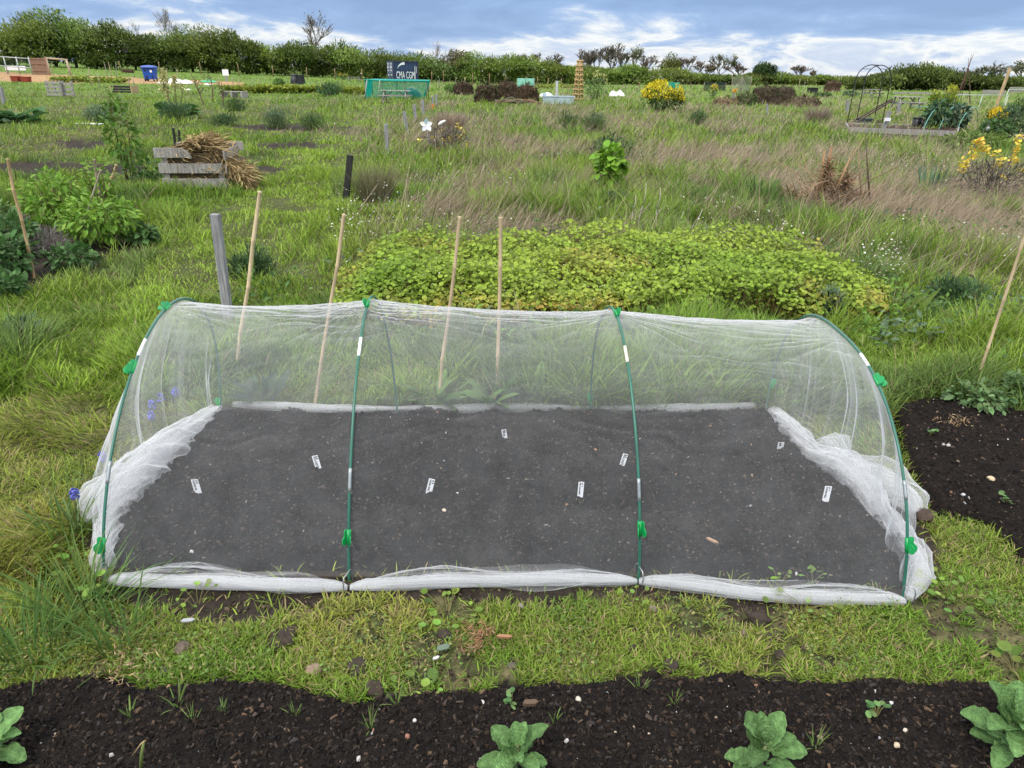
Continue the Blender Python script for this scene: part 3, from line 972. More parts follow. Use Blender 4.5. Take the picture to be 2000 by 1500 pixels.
# ---- gathered cloth lying on the ground
def crumple(pool, path, rad, seed, layers=4, lump=0.6, flat=0.75, nr=None, na=120, freq=9.0):
    """nested crumpled skins along a path on the ground"""
    P = np.array([tuple(p) for p in path])
    rad = np.array(rad, float)
    d = np.concatenate([[0], np.cumsum(np.linalg.norm(np.diff(P, axis=0), axis=1))])
    L_ = d[-1]
    nr = nr or max(40, int(L_/0.005))
    t = np.linspace(0, L_, nr)
    C = np.stack([np.interp(t, d, P[:, i]) for i in range(3)], -1)
    k = max(1, nr//24)
    for _ in range(2):
        Cp = np.pad(C, ((k, k), (0, 0)), 'edge')
        C = np.stack([np.convolve(Cp[:, i], np.ones(2*k+1)/(2*k+1), 'valid') for i in range(3)], -1)
    r = np.interp(t, d, rad)
    tg = unit(np.gradient(C, axis=0))
    sx = unit(np.cross(tg, [0, 0, 1.0]))
    a = np.linspace(0, 2*math.pi, na, endpoint=False)
    for l in range(layers):
        f = 1.0-0.72*l/max(1, layers-1) if layers > 1 else 1.0
        TT, AA = np.meshgrid(t, a, indexing='ij')
        tw = TT*freq+seed
        ca, sa = np.cos(AA+TT*3.0), np.sin(AA+TT*3.0)
        wx = 0.9*(fbm(tw*0.5+ca, sa+tw*0.3, seed+l*7+5, 2)-0.5)
        n1 = fbm(tw*0.45+ca*0.9, tw*0.3+sa*0.9, seed+l*7, 2)
        n2 = ridge(vnoise(tw*0.75+ca*1.5+wx*2, sa*1.5+tw*0.35-wx*2, seed+l*7+2), 2.2)
        n3 = ridge(vnoise(tw*1.7+ca*2.6+wx*3, sa*2.6-tw*0.4+wx*2, seed+l*7+4), 3.0)
        rr = r[:, None]*f*(1-lump*0.62+lump*1.25*(n1-0.15)+lump*0.75*(n2-0.3)+lump*0.12*n3)
        off = rr*np.cos(AA)
        up = rr*np.sin(AA)*flat
        V = C[:, None]+sx[:, None]*off[..., None]+np.array([0, 0, 1.0])*(up+r[:, None]*flat*0.75)[..., None]
        V[..., 2] = np.maximum(V[..., 2], 0.004+0.002*l)
        i = (np.arange(nr-1)[:, None]*na+np.arange(na)[None])
        j = (np.arange(nr-1)[:, None]*na+(np.arange(na)[None]+1) % na)
        q = np.stack([i, j, j+na, i+na], -1).reshape(-1, 4)
        pool.add(V.reshape(-1, 3), np.full(len(q), 4), q, np.ones((nr*na, 3)))
gp = lambda pts: [G(x, y, 0.01) for x, y in pts]
p = Pool()
crumple(p, gp([(430, 802), (385, 838), (330, 890), (282, 930), (240, 985), (213, 1030), (203, 1075), (199, 1110), (203, 1140)]),
        [0.030, 0.055, 0.090, 0.10, 0.075, 0.05, 0.042, 0.040, 0.016], 161, 4)
crumple(p, gp([(275, 930), (235, 965), (205, 985), (186, 1000), (184, 1022)]), [0.05, 0.08, 0.085, 0.07, 0.02], 171, 4)
crumple(p, gp([(352, 868), (330, 880), (306, 905), (292, 940)]), [0.02, 0.06, 0.07, 0.02], 177, 3, lump=0.8)
p.build('gathered_end', M_NETG, net)
p = Pool()
crumple(p, gp([(1508, 803), (1540, 845), (1580, 895), (1640, 925), (1680, 960), (1712, 1010), (1755, 1052), (1792, 1095), (1800, 1135), (1768, 1180)]),
        [0.030, 0.055, 0.050, 0.085, 0.070, 0.052, 0.046, 0.044, 0.040, 0.016], 183, 4)
crumple(p, gp([(1640, 912), (1690, 945), (1735, 965), (1775, 985), (1794, 1012)]), [0.04, 0.085, 0.085, 0.06, 0.02], 191, 4)
crumple(p, gp([(1600, 868), (1622, 880), (1650, 900)]), [0.03, 0.075, 0.03], 195, 3, lump=0.8)
p.build('gathered_end', M_NETG, net)

PEGS = [((215, 1128), (190, 1147)), ((690, 1141), (672, 1160)), ((1238, 1128), (1254, 1148)), ((1757, 1172), (1782, 1182))]
pc = [((a[0]+b[0])/2, (a[1]+b[1])/2) for a, b in PEGS]
for s_ in range(3):
    (x0, y0), (x1, y1) = pc[s_], pc[s_+1]
    bow = (2, -4, 12)[s_]
    path, rad = [], []
    for t in np.linspace(-0.014, 1.014, 15):
        path.append(G(x0+(x1-x0)*t, y0+(y1-y0)*t+bow*math.sin(math.pi*t)*(1 if s_ != 2 else math.sin(math.pi*t*0.9)), 0.01))
        rad.append((0.010 if t < 0 or t > 1 else 0.018)+0.009*max(0.0, math.sin(math.pi*t))**0.45*(1+0.25*math.sin(t*17+s_*2)))
    p = Pool()
    crumple(p, path, rad, 201+s_*11, 6, lump=0.42, flat=0.75, na=90, freq=4.0)
    p.build('hem_roll', M_NETG, net)
    # the loose hem that fans out of the roll, behind it and toward the path
    for nm, amp, sg in (('loose_hem', (50, 46, 20)[s_], 1), ('loose_hem', (34, 30, 34)[s_], -1)):
        nu_, nw = 170, 28
        Vh = np.zeros((nu_, nw, 3))
        for i, t in enumerate(np.linspace(0.0, 1, nu_)):
            sh = math.sin(math.pi*t)**0.75*(0.8+0.35*math.sin(t*8+s_+sg))
            sh = max(sh, 0.02)
            bx, by = x0+(x1-x0)*t, y0+(y1-y0)*t+bow*math.sin(math.pi*t)
            a = np.array(G(bx, by, 0.0)); b = np.array(G(bx, by+sg*amp*sh, 0.0))
            wv = np.linspace(0, 1, nw)
            Vh[i] = a+(b-a)*wv[:, None]
            hh = 0.030*sh if sg > 0 else 0.055*sh
            Vh[i, :, 2] = (0.012 if sg < 0 else 0.014+0.044*min(1, 5*t, 5*(1-t)))+hh*(1.0 if sg < 0 else 0.4)*np.cos(wv*math.pi/2)**1.2*(0.8+0.4*vnoise(np.full(nw, t*9), wv*2, 240+s_))+0.014*(ridge(vnoise(np.full(nw, t*4), wv*4+t*2, 250+s_), 4))*sh
        q = grid_idx(nu_, nw)
        bulk(nm, Vh.reshape(-1, 3), np.full(len(q), 4), q, M_NET, net)
# hem behind the bed
p = Pool()
path = [G(x, y, 0.01)+Vector((0, 0.05, 0)) for x, y in ((430, 800), (560, 808), (680, 812), (776, 806), (900, 812), (1040, 808), (1153, 806), (1330, 812), (1496, 801))]
crumple(p, path, [0.016, 0.026, 0.022, 0.010, 0.026, 0.024, 0.010, 0.028, 0.016], 271, 4, lump=0.4, na=60, freq=5.0)
p.build('hem_roll', M_NETG, net)

# ---- pegs
for i, (a, b) in enumerate(PEGS):
    A_, B_ = G(*a, 0.0), G(*b, 0.0)
    pg = MB().tube([A_+Vector((0, 0, -0.08)), A_+Vector((0, 0, 0.055)), A_*0.85+B_*0.15+Vector((0, 0, 0.068)), A_*0.15+B_*0.85+Vector((0, 0, 0.062)), B_+Vector((0, 0, 0.045)), B_+Vector((0, 0, -0.08))], 0.0022, 7).build('ground_peg', M_WIRE, smooth=True)
    tag(pg, ['wire peg pinning the net roll at the foot of the leftmost hoop', 'wire peg pinning the net roll at the foot of the second hoop from the left',
             'wire peg pinning the net roll at the foot of the third hoop from the left', 'wire peg pinning the net roll at the foot of the rightmost hoop'][i], 'peg', 'wire pegs along the front hem')

# ---- clips: a C-shaped sleeve with two wavy wings
def clip_mesh():
    b = MB()
    sl = []
    n = 11
    for r in (0.0068, 0.0095):
        for z in (-0.030, 0.030):
            for i in range(n):
                a = math.radians(-140+280*i/(n-1))
                sl.append((r*math.cos(a), r*math.sin(a), z))
    fs = []
    o = lambda r, z, i: (r*2+z)*n+i
    for i in range(n-1):
        fs += [(o(1, 0, i), o(1, 0, i+1), o(1, 1, i+1), o(1, 1, i)), (o(0, 0, i), o(0, 1, i), o(0, 1, i+1), o(0, 0, i+1)),
               (o(0, 0, i), o(0, 0, i+1), o(1, 0, i+1), o(1, 0, i)), (o(0, 1, i), o(1, 1, i), o(1, 1, i+1), o(0, 1, i+1))]
    for i in (0, n-1):
        fs.append((o(0, 0, i), o(1, 0, i), o(1, 1, i), o(0, 1, i)))
    b.add(sl, fs)
    sleeve = b
    wing = MB()
    out = [(0.007, -0.031), (0.020, -0.033), (0.031, -0.026), (0.034, -0.014), (0.032, -0.004), (0.024, 0.003), (0.020, 0.009), (0.022, 0.017), (0.021, 0.027), (0.014, 0.032), (0.007, 0.031)]
    for s in (1, -1):
        M = Matrix.Rotation(s*math.radians(17), 3, 'Z') @ Matrix.Rotation(math.radians(90), 3, 'X')
        wing.prism(out, 0.0034, M, (0, s*0.006, 0))
    return sleeve, wing
_sl, _wg = clip_mesh()
clip0 = thing('net_clip', 'x', 'clip')
_sl.build('sleeve', M_CLIP, clip0, smooth=True)
_wg.build('wings', M_CLIP, clip0, bevel=0.001)
CLIPS = [(0, 0.482, 'green clip on top of the leftmost hoop'), (0, 0.315, 'green clip on the leftmost hoop just under its white sticker'), (0, 0.048, 'green clip near the foot of the leftmost hoop'),
         (1, 0.476, 'green clip at the peak of the second hoop from the left'), (1, 0.072, 'green clip low on the second hoop from the left'),
         (2, 0.482, 'green clip at the peak of the third hoop from the left'), (2, 0.095, 'green clip low on the third hoop from the left'),
         (3, 0.362, 'green clip on the rightmost hoop just under its white sticker'), (3, 0.066, 'green clip near the foot of the rightmost hoop'),
         (0, 0.985, 'green clip veiled by the net near the back foot of the leftmost hoop'), (2, 0.955, 'green clip veiled by the net on the back leg of the third hoop'),
         (3, 0.955, 'green clip veiled by the net on the back leg of the rightmost hoop')]
for i, (k, f, lab) in enumerate(CLIPS):
    P = hoop_pt(k, vfrac(f))
    tg = (hoop_pt(k, vfrac(min(1, f+0.01)))-hoop_pt(k, vfrac(max(0, f-0.01)))).normalized()
    F, B, A = HOOPS[k]
    outw = (P-((F+B)/2+Vector((0, 0, 0.1)))).normalized()
    if k in (0, 3):
        outw = outw+Vector((-1.2 if k == 0 else 1.2, -0.1, 0))
    elif f < 0.2:
        outw = outw+Vector((0.12 if k == 2 else -0.1, 0, 0))
    outw = (outw-tg*outw.dot(tg)).normalized()
    yv = tg.cross(outw)
    M = Matrix((outw, yv, tg)).transposed().to_4x4()
    M.translation = P
    if i == 0:
        r = clip0
    else:
        r = dup(clip0, (0, 0, 0), 0, lab)
    r.matrix_world = M @ Matrix.Scale(0.85, 4)
    r['label'], r['group'] = lab, 'green clips on the hoops'

# ---- plant labels with handwriting
def text_mesh(s, size, name, mat_, parent, M):
    cu = bpy.data.curves.new('t', 'FONT')
    cu.body, cu.size, cu.extrude = s, size, 0.0002
    cu.offset = 0.0004 if size > 0.006 else 0.0
    cu.resolution_u = 2
    t = bpy.data.objects.new('t', cu)
    COL.objects.link(t)
    dg = bpy.context.evaluated_depsgraph_get()
    me = bpy.data.meshes.new_from_object(t.evaluated_get(dg))
    bpy.data.objects.remove(t)
    bpy.data.curves.remove(cu)
    me.name = name
    me.transform(M)
    me.materials.clear()
    me.materials.append(mat_)
    return link(name, me, parent)
M_INK = mat('black_ink', (0.012, 0.012, 0.014), 0.6, noise=(40, 0.2))
M_TAGW = mat('label_plastic', (0.82, 0.84, 0.88), 0.4, spec=0.4, noise=(15, 0.04))
# px of top-left, top-right, foot-left, foot-right; lean back; text lines
TAGS = [((373, 939), (386, 934), (380, 962), (394, 961), '6.5', 'RADISH BL', 'white label lettered RADISH BL, nearest the bunched left end of the net'),
        ((609, 892), (620, 888), (616, 914), (627, 911), '6.5', 'ROCKET', 'white label lettered ROCKET, left of the second hoop'),
        ((838, 935), (850, 936), (831, 964), (843, 963), '6.5', 'RADISH SPKL', 'white label lettered RADISH SPKL, right of the second hoop'),
        ((1130, 942), (1141, 941), (1128, 969), (1138, 969), '6.5  C', 'PAK CHOI BABY', 'white label lettered PAK CHOI BABY, left of the third hoop'),
        ((1217, 885), (1227, 888), (1210, 906), (1220, 910), '6.5', 'ROCKET', 'white label tilted left, just beside the third hoop'),
        ((1612, 948), (1625, 951), (1605, 978), (1619, 978), '6.5  R', 'RADISH BELL', 'white label lettered RADISH BELL, nearest the bunched right end of the net'),
        ((979, 838), (988, 840), (982, 853), (991, 855), 'MIXED', 'LEAVES', 'grey white label with two bold lines, at the back middle of the bed'),
        ((1520, 864), (1532, 864), (1518, 876), (1529, 876), '', 'M', 'small white label lettered M at the back right of the bed')]
for tl, tr, fl, fr, l1_, l2_, lab in TAGS:
    ft = G((fl[0]+fr[0])/2, (fl[1]+fr[1])/2, 0.035)
    ft.z = float(H_TUN(ft.x, ft.y))+0.002
    ft = G((fl[0]+fr[0])/2, (fl[1]+fr[1])/2, ft.z)
    tp = ((tl[0]+tr[0])/2, (tl[1]+tr[1])/2)
    # a label leans back by about a third from upright: find its length along that slope
    zt = hgt(ft+Vector((0, 0.02, 0)), tp[1])
    top = aty(*tp, ft.y+0.55*(zt-ft.z))
    yv = (top-ft)
    ln = yv.length
    yv.normalize()
    wd = span(ft, math.hypot(tr[0]-tl[0], tr[1]-tl[1]))
    xv = Vector((1, 0.0, 0))
    sx, sy = (tr[0]-tl[0]), (tr[1]-tl[1])
    xv = (xv-yv*xv.dot(yv)).normalized()
    zv = xv.cross(yv)
    t = thing('plant_label', lab, 'label', ft, group='white plant labels in the seed bed')
    t.matrix_world = Matrix((xv, yv, zv)).transposed().to_4x4()
    t.location = ft
    b = MB()
    e = wd/2
    b.prism([(-e*0.2, -0.03), (e*0.2, -0.03), (e, -0.004), (e, ln), (-e, ln), (-e, -0.004)], 0.001)
    b.build('tag', M_TAGW, t)
    for txt, off, fr_ in ((l1_, 0.22, 0.42), (l2_, -0.58, 0.92)):
        if not txt:
            continue
        # written down the label, turned a quarter clockwise
        size = min(wd*0.56, ln*fr_/max(1, len(txt))*1.75)
        M = Matrix.Translation((off*e, ln*0.95, 0.0008)) @ Matrix.Rotation(-math.pi/2, 4, 'Z') @ Matrix.Scale(min(1.6, ln*fr_/(len(txt)*size*0.62)), 4, (1, 0, 0))
        text_mesh(txt, size, 'writing', M_INK, t, M)
# ------------------------------------------------------------------ plants: shared builders
def leaf_cloud(n, w, h, d, ls, col, tmpl, droop=0.3, shell=0.5, lift=0.12, aspect=0.7, seed=0, gap=0.0, vh=0.2, hue=0.1, dirbias=(0, 0, 0), sizej=0.35):
    """leaves through an uneven rounded volume w x d x h standing on z=0"""
    u = unit(rng.normal(0, 1, (n, 3)))
    r = shell+(1-shell)*rng.random(n)**0.6
    r = np.where(rng.random(n) < 0.25, rng.random(n), r)
    lump = 0.72+0.56*fbm(u[:, 0]*2.2+seed*3.7+u[:, 2], u[:, 1]*2.2+u[:, 2]*1.7, seed+300, 3)
    p = u*(r*lump)[:, None]*np.array([w/2, d/2, h*(1-lift)/2])
    p[:, 2] += h*(1+lift)/2
    if gap:
        k = fbm(p[:, 0]/w*6+seed, p[:, 2]/h*6+p[:, 1]/d*3, seed+310, 2) > gap
        p, u = p[k], u[k]
        n = len(p)
    dr = u+rng.normal(0, 0.55, (n, 3))+np.array([0, 0, -droop])+np.array(dirbias)
    M = frames(dr, jitter=0.45)
    s = ls*(1+sizej*rng.normal(0, 1, n)).clip(0.4, 1.8)
    c = jit(col, n, hue*0.5, vh)
    return scatter(tmpl, p, M, np.stack([s*aspect, s, s], -1), c)
LEAF3 = T_leaf(3, 0.62, 0.12, 0.12)
LEAF2 = T_leaf(2, 0.6, 0.14, 0.1)
def stems(n, w, h, d, r, col, seed=0, lean=0.25, seg=4):
    b = MB()
    rs = random.Random(seed)
    for i in range(n):
        a, q = rs.uniform(0, 6.28), rs.random()**0.5*0.35
        p0 = Vector((math.cos(a)*q*w*0.5, math.sin(a)*q*d*0.5, -0.02))
        p1 = Vector((p0.x*2.2+rs.gauss(0, lean)*w*0.5, p0.y*2.2+rs.gauss(0, lean)*d*0.5, h*rs.uniform(0.55, 0.97)))
        k = [p0.lerp(p1, t)+Vector((rs.gauss(0, 0.02)*w, rs.gauss(0, 0.02)*d, 0))*math.sin(math.pi*t) for t in np.linspace(0, 1, seg)]
        b.tube(k, [r*(1-0.6*t) for t in np.linspace(0, 1, seg)], 4, tuple(np.array(col)*rs.uniform(0.7, 1.25)))
    return b
def shrub(name, label, cat, P, w, h, ls, n, col, d=None, group=None, tmpl=LEAF2, ns=6, sr=None, scol=(0.12, 0.09, 0.05), seed=0, rz=0.0, extra=None, **kw):
    d = d or w
    t = thing(name, label, cat, P, rz, group)
    p = Pool().add(*leaf_cloud(n, w, h, d, ls, col, tmpl, seed=seed, **kw))
    if extra:
        for e in extra:
            p.add(*e)
    p.build('foliage', M_LEAF, t)
    if ns:
        stems(ns, w, h, d, sr or 0.012*h+0.002, scol, seed).build('stem', M_TWIG, t, smooth=True)
    return t
def tuft(name, label, cat, P, w, h, n, col, group=None, spread=0.5, wid=0.006, parts='blades', bend=0.7, seg=3, base=0.12, nm=None):
    t = thing(name, label, cat, P, 0, group)
    a = rng.uniform(0, 2*math.pi, n)
    q = rng.random(n)**0.5*w*base
    p = np.stack([np.cos(a)*q, np.sin(a)*q, np.full(n, -0.01)], -1)
    l1 = rng.random(n)*spread
    Ln = h*(0.55+0.55*rng.random(n))
    zc = max(1.0, float((np.array(P)-C_POS) @ C_FWD))
    Wd = np.maximum(wid*(0.7+0.6*rng.random(n)), 0.9*zc/FPX)
    Pool().add(*blades(p, Ln, Wd, a+rng.normal(0, 0.4, n), l1, l1+bend*rng.random(n), jit(col, n, 0.06, 0.25), seg)).build(nm or parts, M_GRASS, t)
    return t

# ------------------------------------------------------------------ posts and canes
def post(name, label, base, top, wpx, m, group=None, Y=None, cat='post', sq=True, thick=None):
    P = AT(*base) if Y is None else TZ(FAR(base[0], Y))
    T = aty(top[0], top[1], P.y)
    w_ = thick or span(P, wpx)
    t = thing(name, label, cat, P, 0, group)
    v = T-P
    b = MB()
    if sq:
        b.bar(-0.1*v.normalized(), v, w_, w_*0.9, up=(0, 1, 0))
    else:
        b.tube([-0.1*v.normalized(), v*0.5, v], [w_*0.52, w_*0.5, w_*0.48], 10)
    b.build('timber' if sq else 'pole', m, t, bevel=w_*0.06 if sq else 0)
    return t, v
def cane(label, base, top, wpx, group='bamboo canes', col=(1.0, 1.0, 1.0), Y=None, back=0.0, P=None, name='bamboo_cane'):
    P = P or (AT(*base) if Y is None else FAR(base[0], Y))
    T = aty(top[0], top[1], P.y+back)
    r = span(P, wpx)*0.40
    v = T-P
    o = []
    k = max(3, int(v.length/0.22))
    b = MB()
    pts, rr = [Vector(-0.1*v.normalized())], [r]
    rs = random.Random(int(base[0]))
    for i in range(k+1):
        c = v*(i/k)+Vector((rs.gauss(0, 0.004), rs.gauss(0, 0.004), 0))*(1 if 0 < i < k else 0)
        pts += [c-v.normalized()*0.008, c, c+v.normalized()*0.008]
        rr += [r*0.97, r*1.22, r*0.97]
    pts, rr = pts[:-1], rr[:-1]
    t = b.tube(pts, rr, 8, (0.50*col[0], 0.385*col[1], 0.235*col[2])).build(name, M_BAMBOO, smooth=True)
    t.location = P
    return tag(t, label, 'cane', group)
cane('pale bamboo cane beside the grey post, leftmost of the four behind the tunnel', (461, 728), (508, 374), 9, col=(1.15, 1.2, 1.2))
cane('bamboo cane behind the net between the grey post and the bright weed patch', (615, 792), (672, 418), 8)
cane('bamboo cane in front of the leafy patch, leaning to the right behind the net', (857, 785), (898, 423), 8)
cane('upright bamboo cane in front of the leafy patch, rightmost of the four behind the tunnel', (971, 775), (978, 424), 9)
cane('long bamboo cane leaning out of the pea plants at the right edge', (1899, 768), (2030, 380), 7)
cane('bamboo cane at the left edge by the strawberry plants', (67, 542), (15, 310), 7, col=(0.8, 0.72, 0.62))
cane('greyed stick leaning across the raspberry bush', (150, 478), (197, 332), 5, col=(0.62, 0.72, 0.85))
cane('grey stick standing behind the raspberry bush', (198, 412), (184, 312), 7, col=(0.55, 0.6, 0.66))
cane('short bamboo cane behind the raspberry bush, tied to the raspberry shoots', (204, 392), (227, 322), 6, col=(0.95, 0.9, 0.8))

post('timber_post', 'thick grey weathered post with knotty grain just behind the net tunnel', (448, 632), (420, 418), 16, M_GREYPOST, 'timber posts between the plots')
post('timber_post', 'dark tarred post with a pale cut top in the long grass', (675, 395), (684, 303), 11, M_DARKPOST, 'timber posts between the plots')
for i, (b, t, wp, lab) in enumerate([((757, 306), (754, 242), 7, 'slim grey post nearest the pinwheel side of the grass strip, behind the dark post'),
                                     ((796, 262), (789, 218), 6, 'slim grey post just left of the white pinwheel'),
                                     ((812, 240), (809, 204), 5, 'thin grey stake leaning beside the grass strip, behind the pinwheel'),
                                     ((827, 226), (825, 195), 5, 'pale grey stake in line with the right end of the picnic table'),
                                     ((846, 214), (845, 188), 4, 'stake with an orange lower half at the end of the post row'),
                                     ((853, 206), (852, 184), 4, 'short pale stake at the far end of the post row'),
                                     ((8, 204), (1, 170), 6, 'grey stake at the left edge in front of the stacked pallets'),
                                     ((1654, 222), (1656, 195), 5, 'short grey stake left of the garden arch'),
                                     ((1753, 225), (1757, 200), 5, 'grey stake standing between the arch and the picnic table')]):
    t, v = post('wooden_stake', lab, b, t, wp, M_GREYPOST, 'grey stakes across the plots', cat='stake')
    if i == 4:
        MB().bar(v*0.02, v*0.42, span(t.location, wp)*1.1, span(t.location, wp), up=(0, 1, 0)).build('painted_band', mat('orange_paint', (0.55, 0.2, 0.06), 0.7, noise=(30, 0.2)), t)

# ------------------------------------------------------------------ pallet crate full of straw
cr = AT(322, 376)
cx = AT(447, 376)-cr
cx.z = 0
cw = cx.length
crate = thing('pallet_crate', 'grey pallet-wood crate with gaps between its boards, filled with old straw', 'crate', cr, math.atan2(cx.y, cx.x)-0.04)
cd, bh = 0.80, 0.125
for zz, (xa, xb) in ((0.06, (0, cw)), (0.255, (-0.02, cw-0.04)), (0.455, (-0.05, cw*0.52))):
    b = MB()
    b.prism([(xa, zz), (xb-(0.0 if zz < 0.4 else 0.0), zz), (xb-(0.0 if zz < 0.4 else 0.04), zz+bh*0.7), (xb-(0 if zz < 0.4 else 0.13), zz+bh), (xa, zz+bh)], 0.022, Matrix.Rotation(math.pi/2, 3, 'X'), (0, -0.012, 0))
    b.build('front_board', M_WOOD, crate, bevel=0.003)
for zz, xa in ((0.06, 0), (0.26, 0), (0.47, 0)):
    MB().box((cw/2+0.12, cd, zz+bh/2), (cw*0.95, 0.022, bh)).build('back_board', M_WOOD, crate, bevel=0.003)
for zz in (0.06, 0.27):
    MB().box((0.01, cd/2, zz+bh/2), (0.022, cd-0.05, bh)).build('side_board', M_WOOD, crate, bevel=0.003)
for zz in (0.05, 0.245, 0.42):
    MB().box((cw+0.012, cd/2, zz+bh/2), (0.022, cd+0.02, bh)).build('side_board', M_WOOD, crate, bevel=0.003)
for x, y, h in ((0.06, 0.03, 0.56), (cw-0.06, 0.03, 0.38), (0.06, cd-0.04, 0.58), (cw-0.05, cd-0.04, 0.58), (cw*0.5, cd-0.04, 0.58)):
    MB().box((x, y, h/2), (0.075, 0.035, h)).build('corner_post', M_WOOD, crate, bevel=0.003)
st = thing('straw_heap', 'heap of tangled dry straw and stalks spilling over the crate', 'straw', cr, crate.rotation_euler.z)
p = Pool()
n = 5200
X, Y = rng.uniform(0.12, cw+0.26, n), 0.035+(cd-0.09)*rng.random(n)**1.7
Z = (0.56+0.15*np.sin(np.clip((X-0.2)/(cw*0.8), 0, 1)*math.pi))*np.where(rng.random(n) < 0.5, rng.uniform(0.3, 1.0, n), 1.0)+rng.normal(0, 0.03, n)-0.75*np.maximum(0, X-cw*0.80)-0.12*rng.random(n)
a = rng.normal(0.1, 1.3, n)
Pos = np.stack([X, Y, Z], -1)
lift = rng.normal(-0.08, 0.28, n)-0.5*(X > cw*0.85)
d = np.stack([np.cos(a)*np.cos(lift), np.sin(a)*np.cos(lift), np.sin(lift)], -1)
ln = 0.06+0.24*rng.random(n)**2.2
cs = np.where(rng.random((n, 1)) < 0.65, np.array([[0.42, 0.31, 0.15]]), np.array([[0.26, 0.18, 0.09]]))*(0.55+0.75*rng.random((n, 1)))
p.add(*scatter(T_QUAD, Pos, frames(d, jitter=0.8), np.stack([np.full(n, 0.016), ln, ln*0.3], -1), cs))
p.build('straw', M_TWIG, st)
for (x, y, z, dx, dy, dz, r) in ((cw*0.42, 0.3, 0.56, -0.02, 0, 0.16, 0.012), (0.5, 0.3, 0.6, 0.35, -0.3, -0.14, 0.012), (cw*0.9, 0.2, 0.48, 0.22, -0.2, -0.22, 0.014), (cw*0.6, 0.2, 0.6, 0.42, -0.15, -0.08, 0.013),
                                 (cw*1.05, 0.1, 0.36, 0.1, -0.1, -0.26, 0.012), (cw*0.85, 0.5, 0.5, 0.12, 0.1, 0.12, 0.013), (cw, 0.5, 0.5, 0.05, 0.1, 0.12, 0.011)):
    MB().tube([(x, y, z), (x+dx*0.5, y+dy*0.5, z+dz*0.5+0.02), (x+dx, y+dy, z+dz)], [r, r, r*0.7], 5, (0.46, 0.31, 0.14)).build('stalk', M_TWIG, st, smooth=True)
# heap body inside, so the boards do not show daylight
b = MB()
hm = []
for i in range(13):
    for j in range(9):
        x, y = 0.05+i/12*(cw-0.02), 0.05+j/8*(cd-0.1)
        hm.append((x, y, 0.50+0.14*math.sin(math.pi*i/12)-0.50*max(0, i/12-0.8)+0.03*math.sin(i*3.1+j*2.3)))
b.add(hm, [(i*9+j, i*9+j+9, i*9+j+10, i*9+j+1) for i in range(12) for j in range(8)], (0.13, 0.09, 0.05))
b.box((cw/2, cd/2, 0.26), (cw-0.08, cd-0.08, 0.5), col=(0.11, 0.078, 0.045))
b.build('rotted_core', M_TWIG, st)
for (bx, by), (tx, ty), lab in (((343, 288), (338, 250), 'dark forked stub standing behind the straw crate, left'), ((352, 289), (349, 254), 'dark stub standing behind the straw crate, right')):
    post('wooden_stake', lab, (bx, by), (tx, ty), 5, M_DARKPOST, cat='stake', sq=False)

# ------------------------------------------------------------------ bright leafy patch behind the tunnel
def lettuce(n):
    px, py = rng.uniform(630, 1770, n), rng.uniform(480, 660, n)
    P = Gn(px, py)
    X, Y = P[:, 0], P[:, 1]
    wob = (fbm(X*4, Y*4, 401, 3)-0.5)*60
    k = inpoly(px+wob, py+wob*0.6, Z_LETTUCE)
    return X[k], Y[k], px[k], py[k]
X, Y, px, py = lettuce(80000)
sel = rng.random(len(X)) < (Y/5.2)**-1.0*0.0+0.62
X, Y, px, py = X[sel], Y[sel], px[sel], py[sel]
n = len(X)
edge = np.minimum(np.minimum(sstep(670, 780, px), sstep(1770, 1600, px)), sstep(655, 600, py))
hh = (0.09+0.19*edge)*(0.50+0.9*fbm(X*2.2, Y*2.2, 405, 4))
Z = hh*(1-0.75*rng.random(n)**2.0)
tilt = np.stack([rng.normal(0, 0.5, n), rng.normal(-0.35, 0.5, n), np.ones(n)], -1)
d = unit(np.cross(tilt, np.stack([rng.normal(0, 1, n), rng.normal(0, 1, n), np.zeros(n)], -1)))
M = frames(d, tilt)
s = 0.014+0.026*rng.random(n)
rust = np.clip(fbm(X*1.8, Y*1.8, 409, 3)*1.9-1.08+0.75*(1-edge)-0.3*(Z/np.maximum(hh, 0.01)-0.5), 0, 1)*(rng.random(n) < 0.75)
lite = fbm(X*1.2, Y*1.2, 413, 3)[:, None]
c = np.array([0.150, 0.265, 0.026])*(1-lite)+np.array([0.310, 0.390, 0.050])*lite
c = c*(1-rust[:, None])+np.array([0.40, 0.235, 0.07])*rust[:, None]
c = c*(0.5+0.95*rng.random((n, 1)))
p = Pool().add(*scatter(T_disc(7, 0.35), np.stack([X, Y, Z], -1), M, s, np.clip(c, 0, 1)))
k = rng.random(n) < 0.35
m_ = int(k.sum())
dd = np.stack([rng.normal(0, 0.2, m_), rng.normal(0, 0.2, m_), np.ones(m_)], -1)
p.add(*scatter(T_QUAD, np.stack([X[k], Y[k], Z[k]*0], -1), frames(dd, jitter=1), np.stack([np.full(m_, 0.007), Z[k], Z[k]*0.2], -1), jit((0.16, 0.12, 0.045), m_)))
k = rng.random(n) < 0.03
m_ = int(k.sum())
p.add(*scatter(T_disc(5, 0.1), np.stack([X[k], Y[k], Z[k]+0.02], -1), frames(unit(rng.normal(0, 1, (m_, 3))*[1, 1, 0.2])), 0.009, jit((0.8, 0.8, 0.78), m_, 0.02, 0.05)))
stuff(p.build('leafy_groundcover', M_LEAF), 'dense low patch of round yellow-green leaves behind the net tunnel', 'ground cover')

